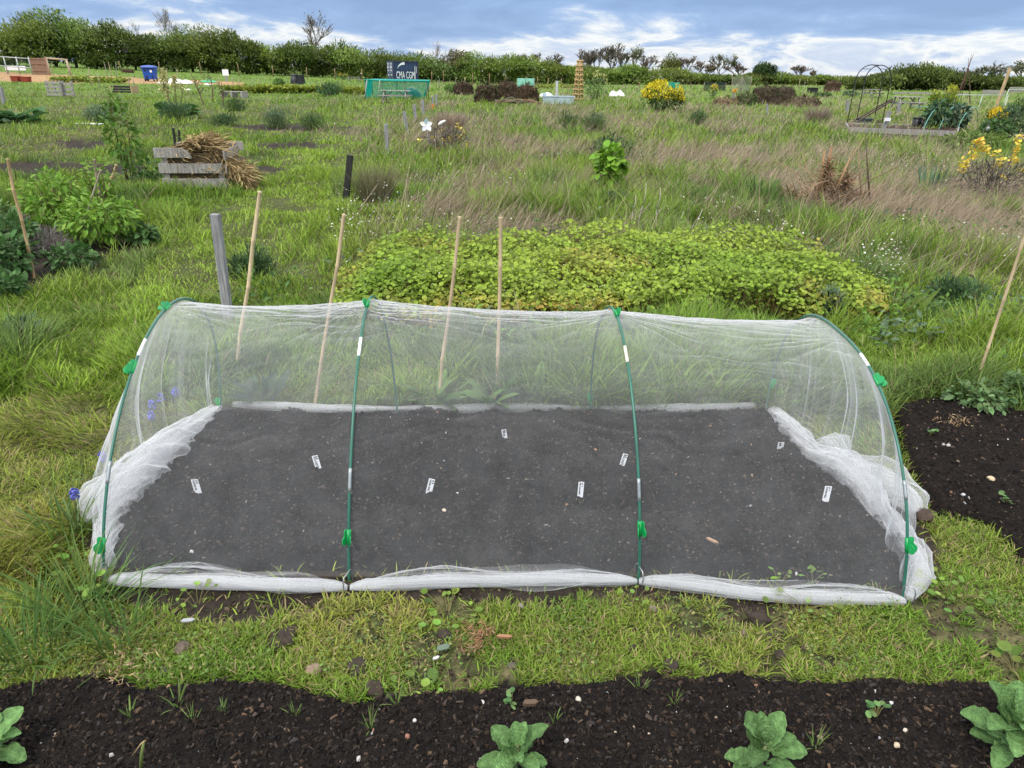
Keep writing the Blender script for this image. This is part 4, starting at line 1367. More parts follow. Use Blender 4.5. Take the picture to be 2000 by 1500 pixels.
# ------------------------------------------------------------------ left plot: raspberries, strawberries, dead lavender
RASP = (0.175, 0.315, 0.040)
def at_sh(name, label, cat, bx, by, wpx, hpx, ls, n, col, **kw):
    P = AT(bx, by)
    w_, h_ = span(P, wpx), span(P, hpx)*1.06
    return shrub(name, label, cat, P, w_, h_, ls, n, col, **kw)
g_r = 'raspberry bushes in the left plot'
at_sh('raspberry_bush', 'low spreading raspberry bush with bright green leaves, nearest the grass path', 'bush', 205, 478, 140, 86, 0.062, 1300, RASP, group=g_r, tmpl=LEAF3, seed=1, ns=10, droop=0.6)
at_sh('raspberry_bush', 'raspberry bush with a tall leaning shoot at its left side', 'bush', 120, 455, 120, 106, 0.060, 1150, RASP, group=g_r, tmpl=LEAF3, seed=2, ns=9, droop=0.6)
at_sh('raspberry_bush', 'thin leafy raspberry shoots climbing the sticks behind the other bushes', 'bush', 205, 410, 60, 98, 0.062, 420, RASP, group=g_r, tmpl=LEAF3, seed=3, ns=6, droop=0.4, gap=0.42)
at_sh('raspberry_bush', 'upright raspberry canes with reddish stems left of the straw crate', 'bush', 255, 352, 60, 150, 0.09, 520, (0.10, 0.20, 0.03), group=g_r, tmpl=LEAF3, seed=4, ns=7, sr=0.007, scol=(0.14, 0.075, 0.04), gap=0.36)
at_sh('raspberry_bush', 'dark low foliage at the foot of the straw crate, left side', 'bush', 290, 358, 70, 40, 0.07, 260, (0.06, 0.125, 0.03), group=g_r, tmpl=LEAF2, seed=5)
STRAW = (0.075, 0.155, 0.045)
g_s = 'strawberry plants in the left plot'
for i, (bx, by, wpx, hpx, n, lab) in enumerate([(12, 545, 110, 80, 520, 'dark strawberry plant at the left edge, in front of the leaning cane'), (30, 500, 100, 70, 420, 'strawberry plant at the left edge beneath the raspberry leaves'),
                                                (145, 528, 80, 45, 240, 'small strawberry plant on bare soil beside the grass path'), (280, 478, 60, 36, 200, 'small strawberry plant right of the raspberry bush'),
                                                (15, 580, 70, 40, 220, 'lowest strawberry plant at the left edge, spilling onto the grass'), (0, 455, 80, 60, 300, 'pale green strawberry plant at the left edge behind the others')]):
    at_sh('strawberry_plant', lab, 'plant', bx, by, wpx, hpx, 0.06, int(n*1.4), STRAW if i != 5 else (0.13, 0.21, 0.06), group=g_s, tmpl=LEAF3, seed=20+i, droop=0.35, aspect=0.95)
at_sh('dead_lavender', 'grey dried lavender clump between the raspberries and the strawberries', 'plant', 92, 500, 90, 46, 0.05, 700, (0.20, 0.18, 0.165), tmpl=T_QUAD, aspect=0.2, droop=-0.9, ns=26, sr=0.003, scol=(0.22, 0.19, 0.17), seed=31)
def branchy(P, v, r, depth, b, rs, col, spread=0.5, n=4, ratio=0.68):
    e = P+v
    mid = P.lerp(e, 0.5)+Vector((rs.gauss(0, 1), rs.gauss(0, 1), rs.gauss(0, 0.5)))*v.length*0.06
    b.tube([P, mid, e], [r, r*0.85, r*0.7], n, tuple(np.array(col)*rs.uniform(0.75, 1.2)), cap=False)
    if depth <= 0:
        return
    for i in range(rs.choice((2, 2, 3))):
        d = v.normalized()+Vector((rs.gauss(0, spread), rs.gauss(0, spread), rs.gauss(0.05, spread*0.5)))
        branchy(P.lerp(e, rs.uniform(0.55, 1)) if i else e, d.normalized()*v.length*ratio*rs.uniform(0.75, 1.2), r*0.62, depth-1, b, rs, col, spread, n, ratio)
for (bx, by), v, lab, dp, sd in (((262, 425), (0.25, -0.05, 0.28), 'bare curved twig arching out of the raspberry bush', 1, 4), ((268, 446), (0.03, 0, 0.26), 'short dead stem standing right of the raspberry bush', 0, 8)):
    b = MB()
    P = AT(bx, by)
    branchy(Vector((0, 0, 0)), Vector(v), 0.007, dp, b, random.Random(sd), (0.34, 0.27, 0.2), 0.4)
    o = b.build('dead_twig', M_TWIG, smooth=True)
    o.location = P
    tag(o, lab, 'twig')

# ------------------------------------------------------------------ weeds and wild plants of the meadow
g_w = 'dark bushy weeds in the meadow'
for i, (bx, by, wpx, hpx, lab) in enumerate([(1203, 318, 84, 54, 'large dark green bushy weed behind the bright sapling'), (1112, 250, 44, 30, 'dark rounded weed beyond the sapling, left of a bluish one'), (1158, 252, 46, 30, 'bluish weed right beside a dark rounded one in the middle distance'),
                                             (1362, 243, 42, 26, 'dark weed in the meadow below the yellow broom'), (612, 254, 46, 32, 'dark weed at the end of the soil strip, left of the post row'), (540, 250, 54, 40, 'bluish tall weed beside the left soil strip'),
                                             (460, 218, 44, 28, 'dark weed below the low pallet in the left field'), (500, 540, 70, 60, 'dark leafy weed at the foot of the pale cane'), (1196, 412, 60, 34, 'grey-blue weed in the grass in front of the sapling'),
                                             (1590, 612, 120, 60, 'silvery weed at the right end of the bright leafy patch'), (1860, 592, 110, 46, 'dark grass-like weed right of the bright patch'), (60, 672, 90, 44, 'bluish weed in the grass path at the left edge'),
                                             (655, 185, 34, 24, 'dark leafy artichoke left of the turquoise cage'), (430, 244, 60, 22, 'low dark weed on the left soil strip'), (200, 236, 70, 26, 'dark bluish weed at the far left bed'), (350, 238, 70, 34, 'dark green weed under the rhubarb')]):
    P = AT(bx, by)
    w_, h_ = span(P, wpx), span(P, hpx)*1.08
    col = (0.060, 0.115, 0.045) if i not in (2, 5, 8, 9, 11, 14) else (0.105, 0.160, 0.090)
    t = thing('weed_clump', lab, 'weed', P, 0, g_w)
    nn = 900 if by < 400 else 1100
    ls = max(0.045, w_*0.085)
    pw_ = Pool()
    rs_ = np.random.default_rng(140+i)
    for q_ in range(6):                                   # several uneven shoots make one ragged clump
        f_ = rs_.uniform(0.45, 0.75)
        v_, s_, i_, c_ = leaf_cloud(nn//4, w_*f_, h_*rs_.uniform(0.6, 1.05), w_*f_, ls, np.array(col)*rs_.uniform(0.7, 1.35), T_QUAD, droop=-0.8, aspect=0.26, seed=40+i*7+q_, vh=0.35, gap=0.30)
        pw_.add(v_+np.array([rs_.uniform(-0.34, 0.34)*w_, rs_.uniform(-0.3, 0.3)*w_, -0.06*h_]), s_, i_, c_)
    nb_ = 120
    a_ = rs_.uniform(0, 6.28, nb_)
    pw_.add(*blades(np.stack([np.cos(a_)*w_*0.42*rs_.random(nb_), np.sin(a_)*w_*0.42*rs_.random(nb_), np.zeros(nb_)], -1), h_*rs_.uniform(0.5, 1.15, nb_), np.full(nb_, max(0.008, 0.9*P.y/FPX)), a_, rs_.uniform(0, 0.5, nb_), rs_.uniform(0.4, 1.0, nb_), jit((0.13, 0.19, 0.05), nb_, 0.08, 0.3), 2))
    pw_.build('foliage', M_LEAF, t)
    stems(12, w_, h_, w_, 0.004, (0.06, 0.09, 0.04), 40+i).build('stem', M_TWIG, t)
# grass tussocks
for i, (bx, by, wpx, hpx, c, lab) in enumerate([(735, 392, 90, 80, (0.20, 0.19, 0.10), 'pale tussock with seed heads right of the dark post'), (880, 255, 80, 40, (0.33, 0.26, 0.19), 'fluffy dry tussock beside the pinwheel'),
                                                (1595, 245, 50, 36, (0.28, 0.22, 0.17), 'dry tussock left of the garden arch')]):
    P = AT(bx, by)
    tuft('grass_tussock', lab, 'grass', P, span(P, wpx), span(P, hpx), 700, c, 'grass tussocks in the meadow', spread=0.55, base=0.3, bend=0.5)
# long-bladed tufts at the near left corner of the net
for i, (bx, by, hpx, n, lab) in enumerate([(165, 1200, 165, 90, 'long-bladed grass tuft at the near left corner of the net'), (60, 1275, 150, 110, 'flattened long grass tuft at the bottom left, above the dark bed'), (225, 1255, 120, 60, 'arching grass tuft below the leftmost peg'),
                                           (120, 1040, 130, 50, 'grass tuft among the grape hyacinths')]):
    P = AT(bx, by)
    tuft('grass_tuft', lab, 'grass', P, 0.22, span(P, hpx)*1.1, n, (0.105, 0.185, 0.045), 'long grass tufts left of the net tunnel', spread=1.2, wid=0.006, bend=1.0, seg=5, base=0.35)

# bright sapling
P = AT(1188, 374)
sp = shrub('sapling', 'bright green leafy sapling standing alone in the meadow', 'plant', P, span(P, 56), span(P, 82)*1.05, 0.09, 330, (0.17, 0.32, 0.03), tmpl=T_leaf(4, 0.8, 0.1, 0.2), ns=4, seed=61, droop=0.45, aspect=1.0)
P = AT(1140, 375)
shrub('yellow_weed', 'low yellowing leaves at the foot of the sapling', 'weed', P, span(P, 44), span(P, 16), 0.06, 90, (0.45, 0.36, 0.06), seed=62, ns=0)
# iris-like leaves
for i, (bx, by, lab, c) in enumerate([(1490, 400, 'upright sword-shaped iris leaves with pale yellow buds, left of the dead heap', (0.10, 0.22, 0.05)), (1812, 378, 'bluish upright leek-like leaves right of the dead heap', (0.09, 0.19, 0.11))]):
    P = AT(bx, by)
    tuft('iris_clump', lab, 'plant', P, 0.4, span(P, 62), 60, c, spread=0.3, wid=0.022, bend=0.3, base=0.4)
# heap of dead stalks
P = AT(1610, 402)
w_, h_ = span(P, 120), span(P, 128)
dh = thing('dead_stalk_heap', 'brown heap of dead stalks and torn roots in the meadow', 'heap', P)
p = Pool()
for cx_, cz, ww, hh_, n in ((-0.05, 0, 0.62, 0.85, 900), (0.28, 0, 0.5, 0.6, 600), (-0.62, 0.0, 0.8, 0.26, 900), (0.5, 0, 0.9, 0.2, 500)):
    u = rng.random(n)
    a = rng.uniform(0, 6.28, n)
    rr = (1-u)*ww*0.5*rng.random(n)**0.5
    Pp = np.stack([cx_*w_+np.cos(a)*rr*w_, np.sin(a)*rr*w_*0.6, u*hh_*h_*0.72*(0.8+0.4*rng.random(n))], -1)
    dd = np.stack([rng.normal(0, 0.8, n)-0.5*np.cos(a), rng.normal(0, 0.8, n), rng.normal(0.0, 0.6, n)], -1)
    p.add(*scatter(T_QUAD, Pp, frames(dd, jitter=1), np.stack([np.full(n, 0.013), 0.06+0.16*rng.random(n), np.full(n, 0.05)], -1), jit((0.26, 0.17, 0.10), n, 0.08, 0.35)))
rs = random.Random(19)
for q_ in range(46):
    x0, y0 = rs.uniform(-0.7, 0.9)*w_, rs.uniform(-0.3, 0.3)
    v_ = Vector((rs.gauss(0.05, 0.35), rs.gauss(0, 0.2), rs.uniform(0.05, 0.55)*(1.2-abs(x0/w_))))*h_*1.2
    p.mb(MB().tube([(x0, y0, 0), Vector((x0, y0, 0.02))+v_*0.5+Vector((rs.gauss(0, 0.06), 0, rs.uniform(0, 0.15)*h_)), Vector((x0, y0, 0))+v_], [0.009, 0.007, 0.004], 4), tuple(np.array((0.30, 0.21, 0.125))*rs.uniform(0.6, 1.5)))
p.build('tangle', M_TWIG, dh)
rs = random.Random(9)
for (x0, x1, z1, r, c) in ((-0.12, -0.16, 0.80, 0.022, (0.33, 0.20, 0.10)), (-0.05, -0.02, 0.86, 0.03, (0.26, 0.15, 0.08)), (0.0, 0.42, 1.0, 0.016, (0.3, 0.22, 0.13)), (0.75, 0.42, 1.05, 0.014, (0.13, 0.10, 0.07)), (0.05, 0.25, 0.7, 0.018, (0.36, 0.23, 0.12)),
                           (0.30, 0.28, 0.85, 0.012, (0.28, 0.2, 0.12)), (0.62, 0.33, 0.86, 0.012, (0.3, 0.22, 0.13)), (0.3, 0.9, 0.35, 0.012, (0.28, 0.2, 0.12)), (0.6, 1.6, 0.12, 0.018, (0.27, 0.21, 0.14)), (0.5, 1.4, 0.06, 0.016, (0.30, 0.22, 0.15))):
    MB().tube([(x0*w_, 0, 0), ((x0+x1)/2*w_, rs.gauss(0, 0.03), z1*h_*0.52), (x1*w_, rs.gauss(0, 0.05), z1*h_)], [r, r*0.8, r*0.4], 5, c).build('stalk', M_TWIG, dh, smooth=True)
# bare white stems
for i, ((bx, by), (tx, ty), lab) in enumerate([((1228, 452), (1242, 380), 'thin bare stem rising from the bright patch, leftmost'), ((1247, 455), (1262, 357), 'tallest bare pale stem with a fork, rising from the bright patch'),
                                               ((1274, 455), (1290, 368), 'bare pale stem right of the forked one'), ((1312, 458), (1335, 412), 'short crooked pale stem leaning right'), ((1336, 470), (1372, 408), 'crooked pale stem leaning furthest right over the bright patch')]):
    P = AT(bx, by)
    T = aty(tx, ty, P.y)-P
    b = MB()
    branchy(Vector((0, 0, 0)), T*0.55, 0.008, 0, b, random.Random(70+i), (0.46, 0.40, 0.34), 0.2)
    b.tube([T*0.55, T*0.78+Vector((0.015, 0, 0)), T], [0.006, 0.005, 0.003], 4, (0.46, 0.4, 0.34))
    b.tube([T*0.4, T*0.62+Vector((0.09, 0.02, 0))], [0.004, 0.002], 4, (0.42, 0.36, 0.3))
    o = b.build('dead_plant', M_TWIG, smooth=True)
    o.location = P
    tag(o, lab, 'dead plant', 'bare pale stems at the bright patch')
# wallflowers
def wallflower(label, bx, by, wpx, hpx, heads, seed):
    P = AT(bx, by)
    w_, h_ = span(P, wpx), span(P, hpx)*0.92
    t = thing('wallflower_bush', label, 'flowers', P, 0, 'wallflower bushes with yellow flowers')
    p = Pool().add(*leaf_cloud(1500, w_, h_*0.72, w_*0.7, 0.065, (0.15, 0.13, 0.105), T_QUAD, droop=-0.5, aspect=0.25, seed=seed, vh=0.4, hue=0.25))
    p.build('foliage', M_LEAF, t)
    stems(26, w_, h_*0.9, w_*0.7, 0.006, (0.11, 0.085, 0.075), seed).build('stem', M_TWIG, t)
    for (hx, hy, rw, rh, n) in heads:
        p = Pool()
        T = aty(hx, hy, P.y)-P
        rw, rh = span(P, rw), span(P, rh)
        q = rng.normal(0, 0.36, (n, 3)).clip(-0.7, 0.7)*np.array([rw, rw, rh])+np.array(T)
        p.add(*scatter(T_disc(5, 0.2), q, frames(unit(rng.normal(0, 1, (n, 3)))), 0.034+0.03*rng.random(n), jit((0.72, 0.58, 0.10), n, 0.08, 0.22)))
        p.build('flower_spike', M_LEAF, t)
wallflower('large straggly wallflower bush with yellow flower spikes at the right edge', 1925, 398, 150, 120, [(1911, 275, 11, 8, 26), (1920, 290, 24, 9, 44), (1905, 303, 18, 8, 26), (1940, 300, 18, 8, 24), (1884, 318, 12, 12, 28), (1882, 330, 14, 8, 20), (1952, 318, 14, 10, 22),
                                                                                                            (1988, 272, 8, 10, 22), (1987, 292, 9, 10, 24), (1980, 312, 12, 10, 26), (1997, 330, 10, 12, 20), (1962, 345, 12, 6, 12)], 81)
wallflower('purplish wallflower bush with yellow flowers beside the white pinwheel', 872, 296, 90, 66, [(895, 248, 6, 10, 16), (897, 268, 10, 8, 18), (870, 272, 16, 7, 20), (880, 268, 10, 6, 12), (820, 274, 6, 5, 8), (856, 290, 10, 8, 16), (845, 270, 6, 5, 10), (905, 258, 5, 8, 12), (862, 256, 5, 6, 10), (912, 282, 6, 6, 10)], 83)
# pinwheel
P = AT(840, 292)
T = aty(833, 244, P.y)-P
pw = thing('pinwheel', 'white flower-shaped pinwheel on a thin stick among the wallflowers', 'pinwheel', P)
MB().tube([(0, 0, -0.05), T], 0.007, 6, (0.4, 0.4, 0.4)).build('stick', M_TWIG, pw, smooth=True)
M_PW = mat('pinwheel_vane', rough=0.4, attr=True, noise=(20, 0.05))
r_ = span(P, 14)
for i in range(5):
    a = 2*math.pi*i/5+0.35
    V, F = T_leaf(4, 0.62, 0.10, -0.12)
    dr = np.array([[math.cos(a), -0.25, math.sin(a)]])
    v_, s_, i_, c_ = scatter((V, F), np.array([tuple(T)]), frames(dr, np.array([[0.3, -1.0, 0.2]])), r_, [[(0.85, 0.86, 0.88), (0.62, 0.82, 0.86), (0.85, 0.82, 0.72), (0.7, 0.72, 0.86), (0.85, 0.86, 0.84)][i]])
    bulk('vane', v_, s_, i_, M_PW, pw, c_)
# second white ornament behind
P = AT(868, 275)
T = aty(862, 240, P.y)-P
pw2 = thing('bird_ornament', 'small white bird-shaped ornament on a stick right of the pinwheel', 'ornament', P)
MB().tube([(0, 0, -0.05), T], 0.006, 6, (0.4, 0.4, 0.4)).build('stick', M_TWIG, pw2, smooth=True)
MB().lathe([(0.001, -0.1), (0.03, -0.06), (0.045, 0), (0.03, 0.07), (0.024, 0.1), (0.001, 0.13)], 10, T, (0.8, 0.78, 0.74), Matrix.Rotation(R(60), 3, 'Y')).build('body', M_PW, pw2, smooth=True)

# white daisies through the meadow
px, py = rng.uniform(650, 2050, 2600), rng.uniform(240, 560, 2600)
P_ = Gn(px, py)
k = (fbm(P_[:, 0]*0.9, P_[:, 1]*0.6, 441, 3) > 0.52) & ~inpoly(px, py, Z_LETTUCE)
P_ = P_[k]
extra = np.concatenate([Gn(rng.normal(1720, 26, 130), rng.normal(548, 16, 130)), Gn(rng.normal(690, 24, 70), rng.normal(468, 20, 70)), Gn(rng.normal(980, 50, 110), rng.normal(378, 8, 110)), Gn(rng.normal(1760, 60, 160), rng.normal(345, 20, 160))])
P_ = np.concatenate([P_, extra])
n = len(P_)
P_[:, 2] = terrain(P_[:, 0], P_[:, 1])+0.12+0.22*rng.random(n)
zc = (P_-C_POS) @ C_FWD
p = Pool().add(*scatter(T_disc(6, 0.1), P_, frames(unit(rng.normal(0, 1, (n, 3))*[1, 1, 0.3]), jitter=0.4), np.maximum(0.016, 1.6*zc/FPX)*(0.7+0.5*rng.random(n)), jit((0.78, 0.78, 0.70), n, 0.03, 0.06)))
stuff(p.build('small_white_flowers', M_LEAF), 'tiny white flowers dotted through the meadow grass', 'flowers')

# ------------------------------------------------------------------ broad beans in the front bed
BEAN = T_oval(16, 0.68, 0.20, 0.30, 0.50, 0.085)
def bean(label, bx, by, spec, scale, seed, stemh, lumpy=0.0):
    """spec: leaves as (height share, azimuth deg (0 = right, 90 = away), rise deg, length)"""
    P = AT(bx, by)
    P.z = float(H_FRO(P.x, P.y))
    t = thing('broad_bean_plant', label, 'bean plant', P, 0, 'young broad bean plants in the front bed')
    rs = np.random.default_rng(seed)
    sw = 0.006
    MB().tube([(0, 0, -0.02), (0.002, 0.002, stemh*0.5), (0.004, 0.0, stemh)], [sw, sw*0.9, sw*0.7], 6, (0.26, 0.32, 0.14)).build('stem', M_LEAF, t, smooth=True)
    extra = [(min(1.0, f+0.12), az_+47, min(78, rise+14), ln*0.62) for (f, az_, rise, ln) in spec[::2]]
    for (f, az_, rise, ln) in list(spec)+extra:
        a, e = R(az_), R(rise)
        d = np.array([[math.cos(a)*math.cos(e), math.sin(a)*math.cos(e), math.sin(e)]])
        V, F = BEAN
        V = V.copy()
        t_ = V[:, 1]
        V[:, 2] += 0.05*np.sin(t_*9+seed)*np.abs(V[:, 0])*2+0.02*np.sin(t_*22+seed*2)*(np.abs(V[:, 0]) > 0.2)
        ph_ = rs.uniform(0, 9)
        V[:, 2] += 0.05*(vnoise(V[:, 0]*6+ph_, t_*6, seed)-0.5)+0.07*np.abs(V[:, 0])*np.sin(t_*15+ph_)
        V[:, 0] *= rs.uniform(0.85, 1.12)
        pet = 0.016
        o = np.array([[0.003, 0, stemh*f]])+d*pet
        u = np.array([[-math.cos(a)*math.sin(e)*1.0, -math.sin(a)*math.sin(e), math.cos(e)]])+rs.normal(0, 0.22, (1, 3))
        c0 = np.array([0.135, 0.255, 0.085])*(1+rs.normal(0, 0.17))
        c = np.repeat(c0[None], len(V), 0)
        c[2::5] = c0*1.30                                   # paler midrib
        rows_ = np.arange(len(V))//5
        c *= np.where(rows_ % 3 == 0, 1.16, 0.94)[:, None]
        c[1::5] *= 0.94; c[3::5] *= 0.94
        v_, s_, i_, _ = scatter((V, F), o, frames(d, u), ln*scale, [c0])
        me = Pool().add(v_, s_, i_, c)
        me.mb(MB().tube([(0.003, 0, stemh*f), tuple(o[0])], [0.0028, 0.0022], 5), (0.24, 0.32, 0.14))
        me.build('leaf', M_BEAN, t)
bean('broad bean plant with upright leaves at the bottom middle of the front bed', 1006, 1530, [(0.35, 185, 18, 0.085), (0.45, 340, 15, 0.07), (0.6, 150, 52, 0.085), (0.7, 28, 55, 0.095), (0.8, 230, 25, 0.07), (0.8, 305, 30, 0.075), (0.95, 100, 80, 0.06), (1.0, 60, 72, 0.055), (0.55, 355, 12, 0.06), (0.9, 200, 60, 0.05), (0.4, 265, 10, 0.07)], 0.92, 3, 0.085)
bean('bushy broad bean plant right of the middle in the front bed', 1476, 1525, [(0.3, 175, 20, 0.075), (0.45, 200, 10, 0.07), (0.6, 118, 62, 0.09), (0.65, 95, 70, 0.085), (0.8, 350, 22, 0.085), (0.75, 15, 30, 0.075), (0.85, 42, 58, 0.085), (0.9, 230, 30, 0.08), (1.0, 80, 75, 0.055), (0.5, 315, 15, 0.085), (0.95, 165, 58, 0.065), (0.4, 265, 15, 0.08)], 0.95, 5, 0.09)
bean('largest broad bean plant with broad leaves at the bottom right corner', 1950, 1485, [(0.25, 175, 25, 0.075), (0.4, 158, 30, 0.10), (0.6, 120, 66, 0.11), (0.7, 75, 70, 0.10), (0.8, 200, 30, 0.085), (0.75, 240, 20, 0.09), (0.85, 285, 25, 0.09), (0.9, 10, 40, 0.09), (1.0, 60, 66, 0.06), (0.3, 225, 5, 0.08), (0.5, 330, 15, 0.08)], 1.0, 7, 0.11)
bean('broad bean plant with smooth rounded leaves cut off by the left edge', -10, 1500, [(0.3, 350, 12, 0.085), (0.5, 50, 48, 0.095), (0.6, 110, 55, 0.09), (0.8, 20, 20, 0.06), (0.7, 180, 25, 0.08), (0.4, 300, 15, 0.08)], 0.95, 9, 0.06)

# shoot with a dry tip
P = AT(277, 1520); P.z = float(H_FRO(P.x, P.y))
T = aty(281, 1448, P.y)-P
on = thing('onion_shoot', 'single green shoot with a dry folded tip in the front bed', 'shoot', P)
MB().tube([(0, 0, -0.02), T*0.55, T*0.97], [0.0045, 0.004, 0.003], 7, (0.20, 0.26, 0.08)).build('shoot', M_LEAF, on, smooth=True)
MB().tube([T*0.97, T*1.02+Vector((0.003, 0, 0)), T*0.9+Vector((-0.006, 0, 0)), T*0.45+Vector((-0.022, 0, 0))], [0.003, 0.0028, 0.002, 0.0008], 5, (0.5, 0.36, 0.19)).build('dry_tip', M_LEAF, on, smooth=True)

# grape hyacinths
M_PETAL = mat('blue_petals', rough=0.5, attr=True, noise=(80, 0.2))
g_h = 'grape hyacinths by the left end of the net'
for i, ((bx, by), (hx, hy), lab) in enumerate([((150, 1042), (144, 958), 'blue grape hyacinth nearest the front, left of the bunched net'), ((212, 960), (199, 886), 'blue grape hyacinth touching the left side of the net'),
                                               ((300, 850), (296, 785), 'grape hyacinth seen through the net, left of a pair'), ((303, 862), (294, 806), 'grape hyacinth seen through the net, the lowest there'),
                                               ((316, 835), (312, 772), 'pale grape hyacinth seen through the net, right of the others'), ((345, 820), (341, 760), 'faint grape hyacinth seen through the net near the back hoop foot')]):
    P = AT(bx, by)
    T = aty(hx, hy, P.y)-P
    t = thing('grape_hyacinth', lab, 'flower', P, 0, g_h)
    MB().tube([(0, 0, -0.02), T*0.5, T*0.95], [0.0035, 0.003, 0.0022], 6, (0.17, 0.20, 0.07)).build('stem', M_LEAF, t, smooth=True)
    n = 60
    u = rng.random(n)
    a = rng.uniform(0, 6.28, n)
    rr = 0.010*np.sin(np.clip(u*0.9+0.12, 0, 1)*math.pi)**0.6
    q = np.array(T)+np.stack([np.cos(a)*rr, np.sin(a)*rr, (u-0.75)*0.042], -1)
    d = np.stack([np.cos(a), np.sin(a), np.full(n, -0.5)], -1)
    Pool().add(*scatter(T_disc(6, 1.2), q, frames(d), 0.009, jit((0.17, 0.20, 0.60), n, 0.1, 0.25))).build('flower_head', M_PETAL, t)
    if i < 2:
        n = 12
        a = rng.uniform(0, 6.28, n)
        l1 = rng.uniform(0.3, 0.9, n)
        Pool().add(*blades(np.zeros((n, 3)), 0.13+0.10*rng.random(n), np.full(n, 0.008), a, l1, l1+0.8, jit((0.10, 0.175, 0.06), n, 0.06, 0.2), 5)).build('leaves', M_LEAF, t)

# round-leaved weeds round the net
def rosette(name, label, P, w_, n, ls, col, group, h=0.05):
    t = thing(name, label, 'weed', P, rng.uniform(0, 6), group)
    a = rng.uniform(0, 6.28, n)
    r = w_/2*rng.random(n)**0.6
    z = h*(0.35+0.65*rng.random(n))
    q = np.stack([np.cos(a)*r, np.sin(a)*r, z], -1)
    up = np.stack([rng.normal(0, 0.4, n), rng.normal(-0.2, 0.4, n), np.ones(n)], -1)
    d = np.stack([np.cos(a), np.sin(a), np.full(n, 0.1)], -1)
    Pool().add(*scatter(T_disc(10, 0.3), q, frames(d, up), ls*(0.45+0.6*rng.random(n)), jit(col, n, 0.09, 0.25))).build('leaves', M_LEAF, t)
    b = MB()
    for i in range(n):
        b.tube([(q[i, 0]*0.1, q[i, 1]*0.1, -0.01), (q[i, 0]*0.6, q[i, 1]*0.6, q[i, 2]*0.75), tuple(q[i])], [0.0014, 0.0012, 0.001], 4, (0.22, 0.2, 0.08))
    b.build('stalks', M_LEAF, t)
    return t
g_m = 'round-leaved weeds round the net tunnel'
PUR = (0.175, 0.275, 0.050)
for bx, by, w_, n, ls, lab in ((130, 1170, 0.20, 14, 0.040, 'round-leaved weed left of the leftmost peg, among long grass'), (150, 1095, 0.14, 8, 0.034, 'yellow-green round-leaved weed beside the leftmost hoop foot'), (195, 1165, 0.08, 4, 0.045, 'cup-shaped leaf weed just below the leftmost peg'),
                               (875, 1200, 0.20, 22, 0.028, 'patch of round-leaved weed below the middle of the front roll'), (385, 1180, 0.14, 10, 0.022, 'small round-leaved weed under the loose hem at the left'), (815, 1345, 0.17, 12, 0.034, 'wilted round-leaved weed at the edge of the dark bed, left of a twin'),
                               (880, 1348, 0.13, 9, 0.032, 'wilted round-leaved weed at the edge of the dark bed, right of its twin'), (1560, 1190, 0.22, 22, 0.024, 'round-leaved weed below the right section of the front roll'), (1850, 1165, 0.22, 34, 0.026, 'dense round-leaved weed right of the rightmost peg'),
                               (1585, 1140, 0.10, 7, 0.034, 'round-leaved weed growing under the net at the front right'), (1520, 1145, 0.08, 6, 0.024, 'small round-leaved weed under the net, left of the larger one'), (1985, 1320, 0.14, 10, 0.04, 'round-leaved weed above the bean plant at the right edge'),
                               (1240, 1178, 0.12, 8, 0.024, 'small round-leaved weed at the third peg')):
    P = AT(bx, by)
    rosette('round_leaved_weed', lab, P, w_, n, ls, PUR, g_m, 0.03 if 700 < bx < 900 else 0.055)
# sprouts of grass in the front bed
sp0 = None
for bx, by, s_, lab in ((350, 1392, 1.3, 'tallest grass sprout in the left of the front bed'), (258, 1412, 1.0, 'grass sprout leftmost in the front bed'), (380, 1420, 0.9, 'small grass sprout below the tallest one'), (578, 1412, 0.8, 'thin grass sprout left of the middle of the front bed'),
                        (775, 1388, 1.1, 'grass sprout at the upper edge of the front bed, under the wilted weeds'), (1248, 1362, 1.0, 'grass sprout at the upper edge of the front bed, right of the middle'), (1588, 1474, 1.1, 'curved grass sprout right of the bushy bean plant'), (725, 1438, 1.0, 'spreading grass sprout left of the middle bean plant'),
                        (1082, 1425, 0.8, 'little grass sprout right of the middle bean plant'), (1315, 1385, 0.8, 'brownish grass sprout between the two middle bean plants'), (440, 1405, 0.7, 'tiny grass sprout right of the tallest one')):
    P = AT(bx, by)
    P.z = float(H_FRO(P.x, P.y))
    if sp0 is None:
        sp0 = tuft('grass_sprout', lab, 'sprout', P, 0.05, 0.065, 12, (0.15, 0.24, 0.06), 'grass sprouts in the front bed', spread=0.9, wid=0.0035, bend=0.8, seg=4, base=0.15)
        sp0.scale = (s_,)*3
    else:
        dup(sp0, P, random.uniform(0, 6), lab, scale=s_)
sd0 = None
for bx, by, H, lab in ((1000, 1393, H_FRO, 'tiny four-leaved seedling behind the middle bean plant'), (1706, 1414, H_FRO, 'tiny seedling between the two right bean plants'), (1958, 993, H_RIG, 'small seedling on the dark bed to the right of the net'), (1812, 862, H_RIG, 'small weed seedling at the edge of the right bed, by the net'),
                       (1985, 800, H_RIG, 'seedling at the back of the right bed')):
    P = AT(bx, by)
    P.z = float(H(P.x, P.y))
    if sd0 is None:
        sd0 = rosette('seedling', lab, P, 0.035, 9, 0.017, (0.14, 0.26, 0.08), 'tiny seedlings in the beds', 0.03)
    else:
        dup(sd0, P, random.uniform(0, 6), lab, scale=1.2)
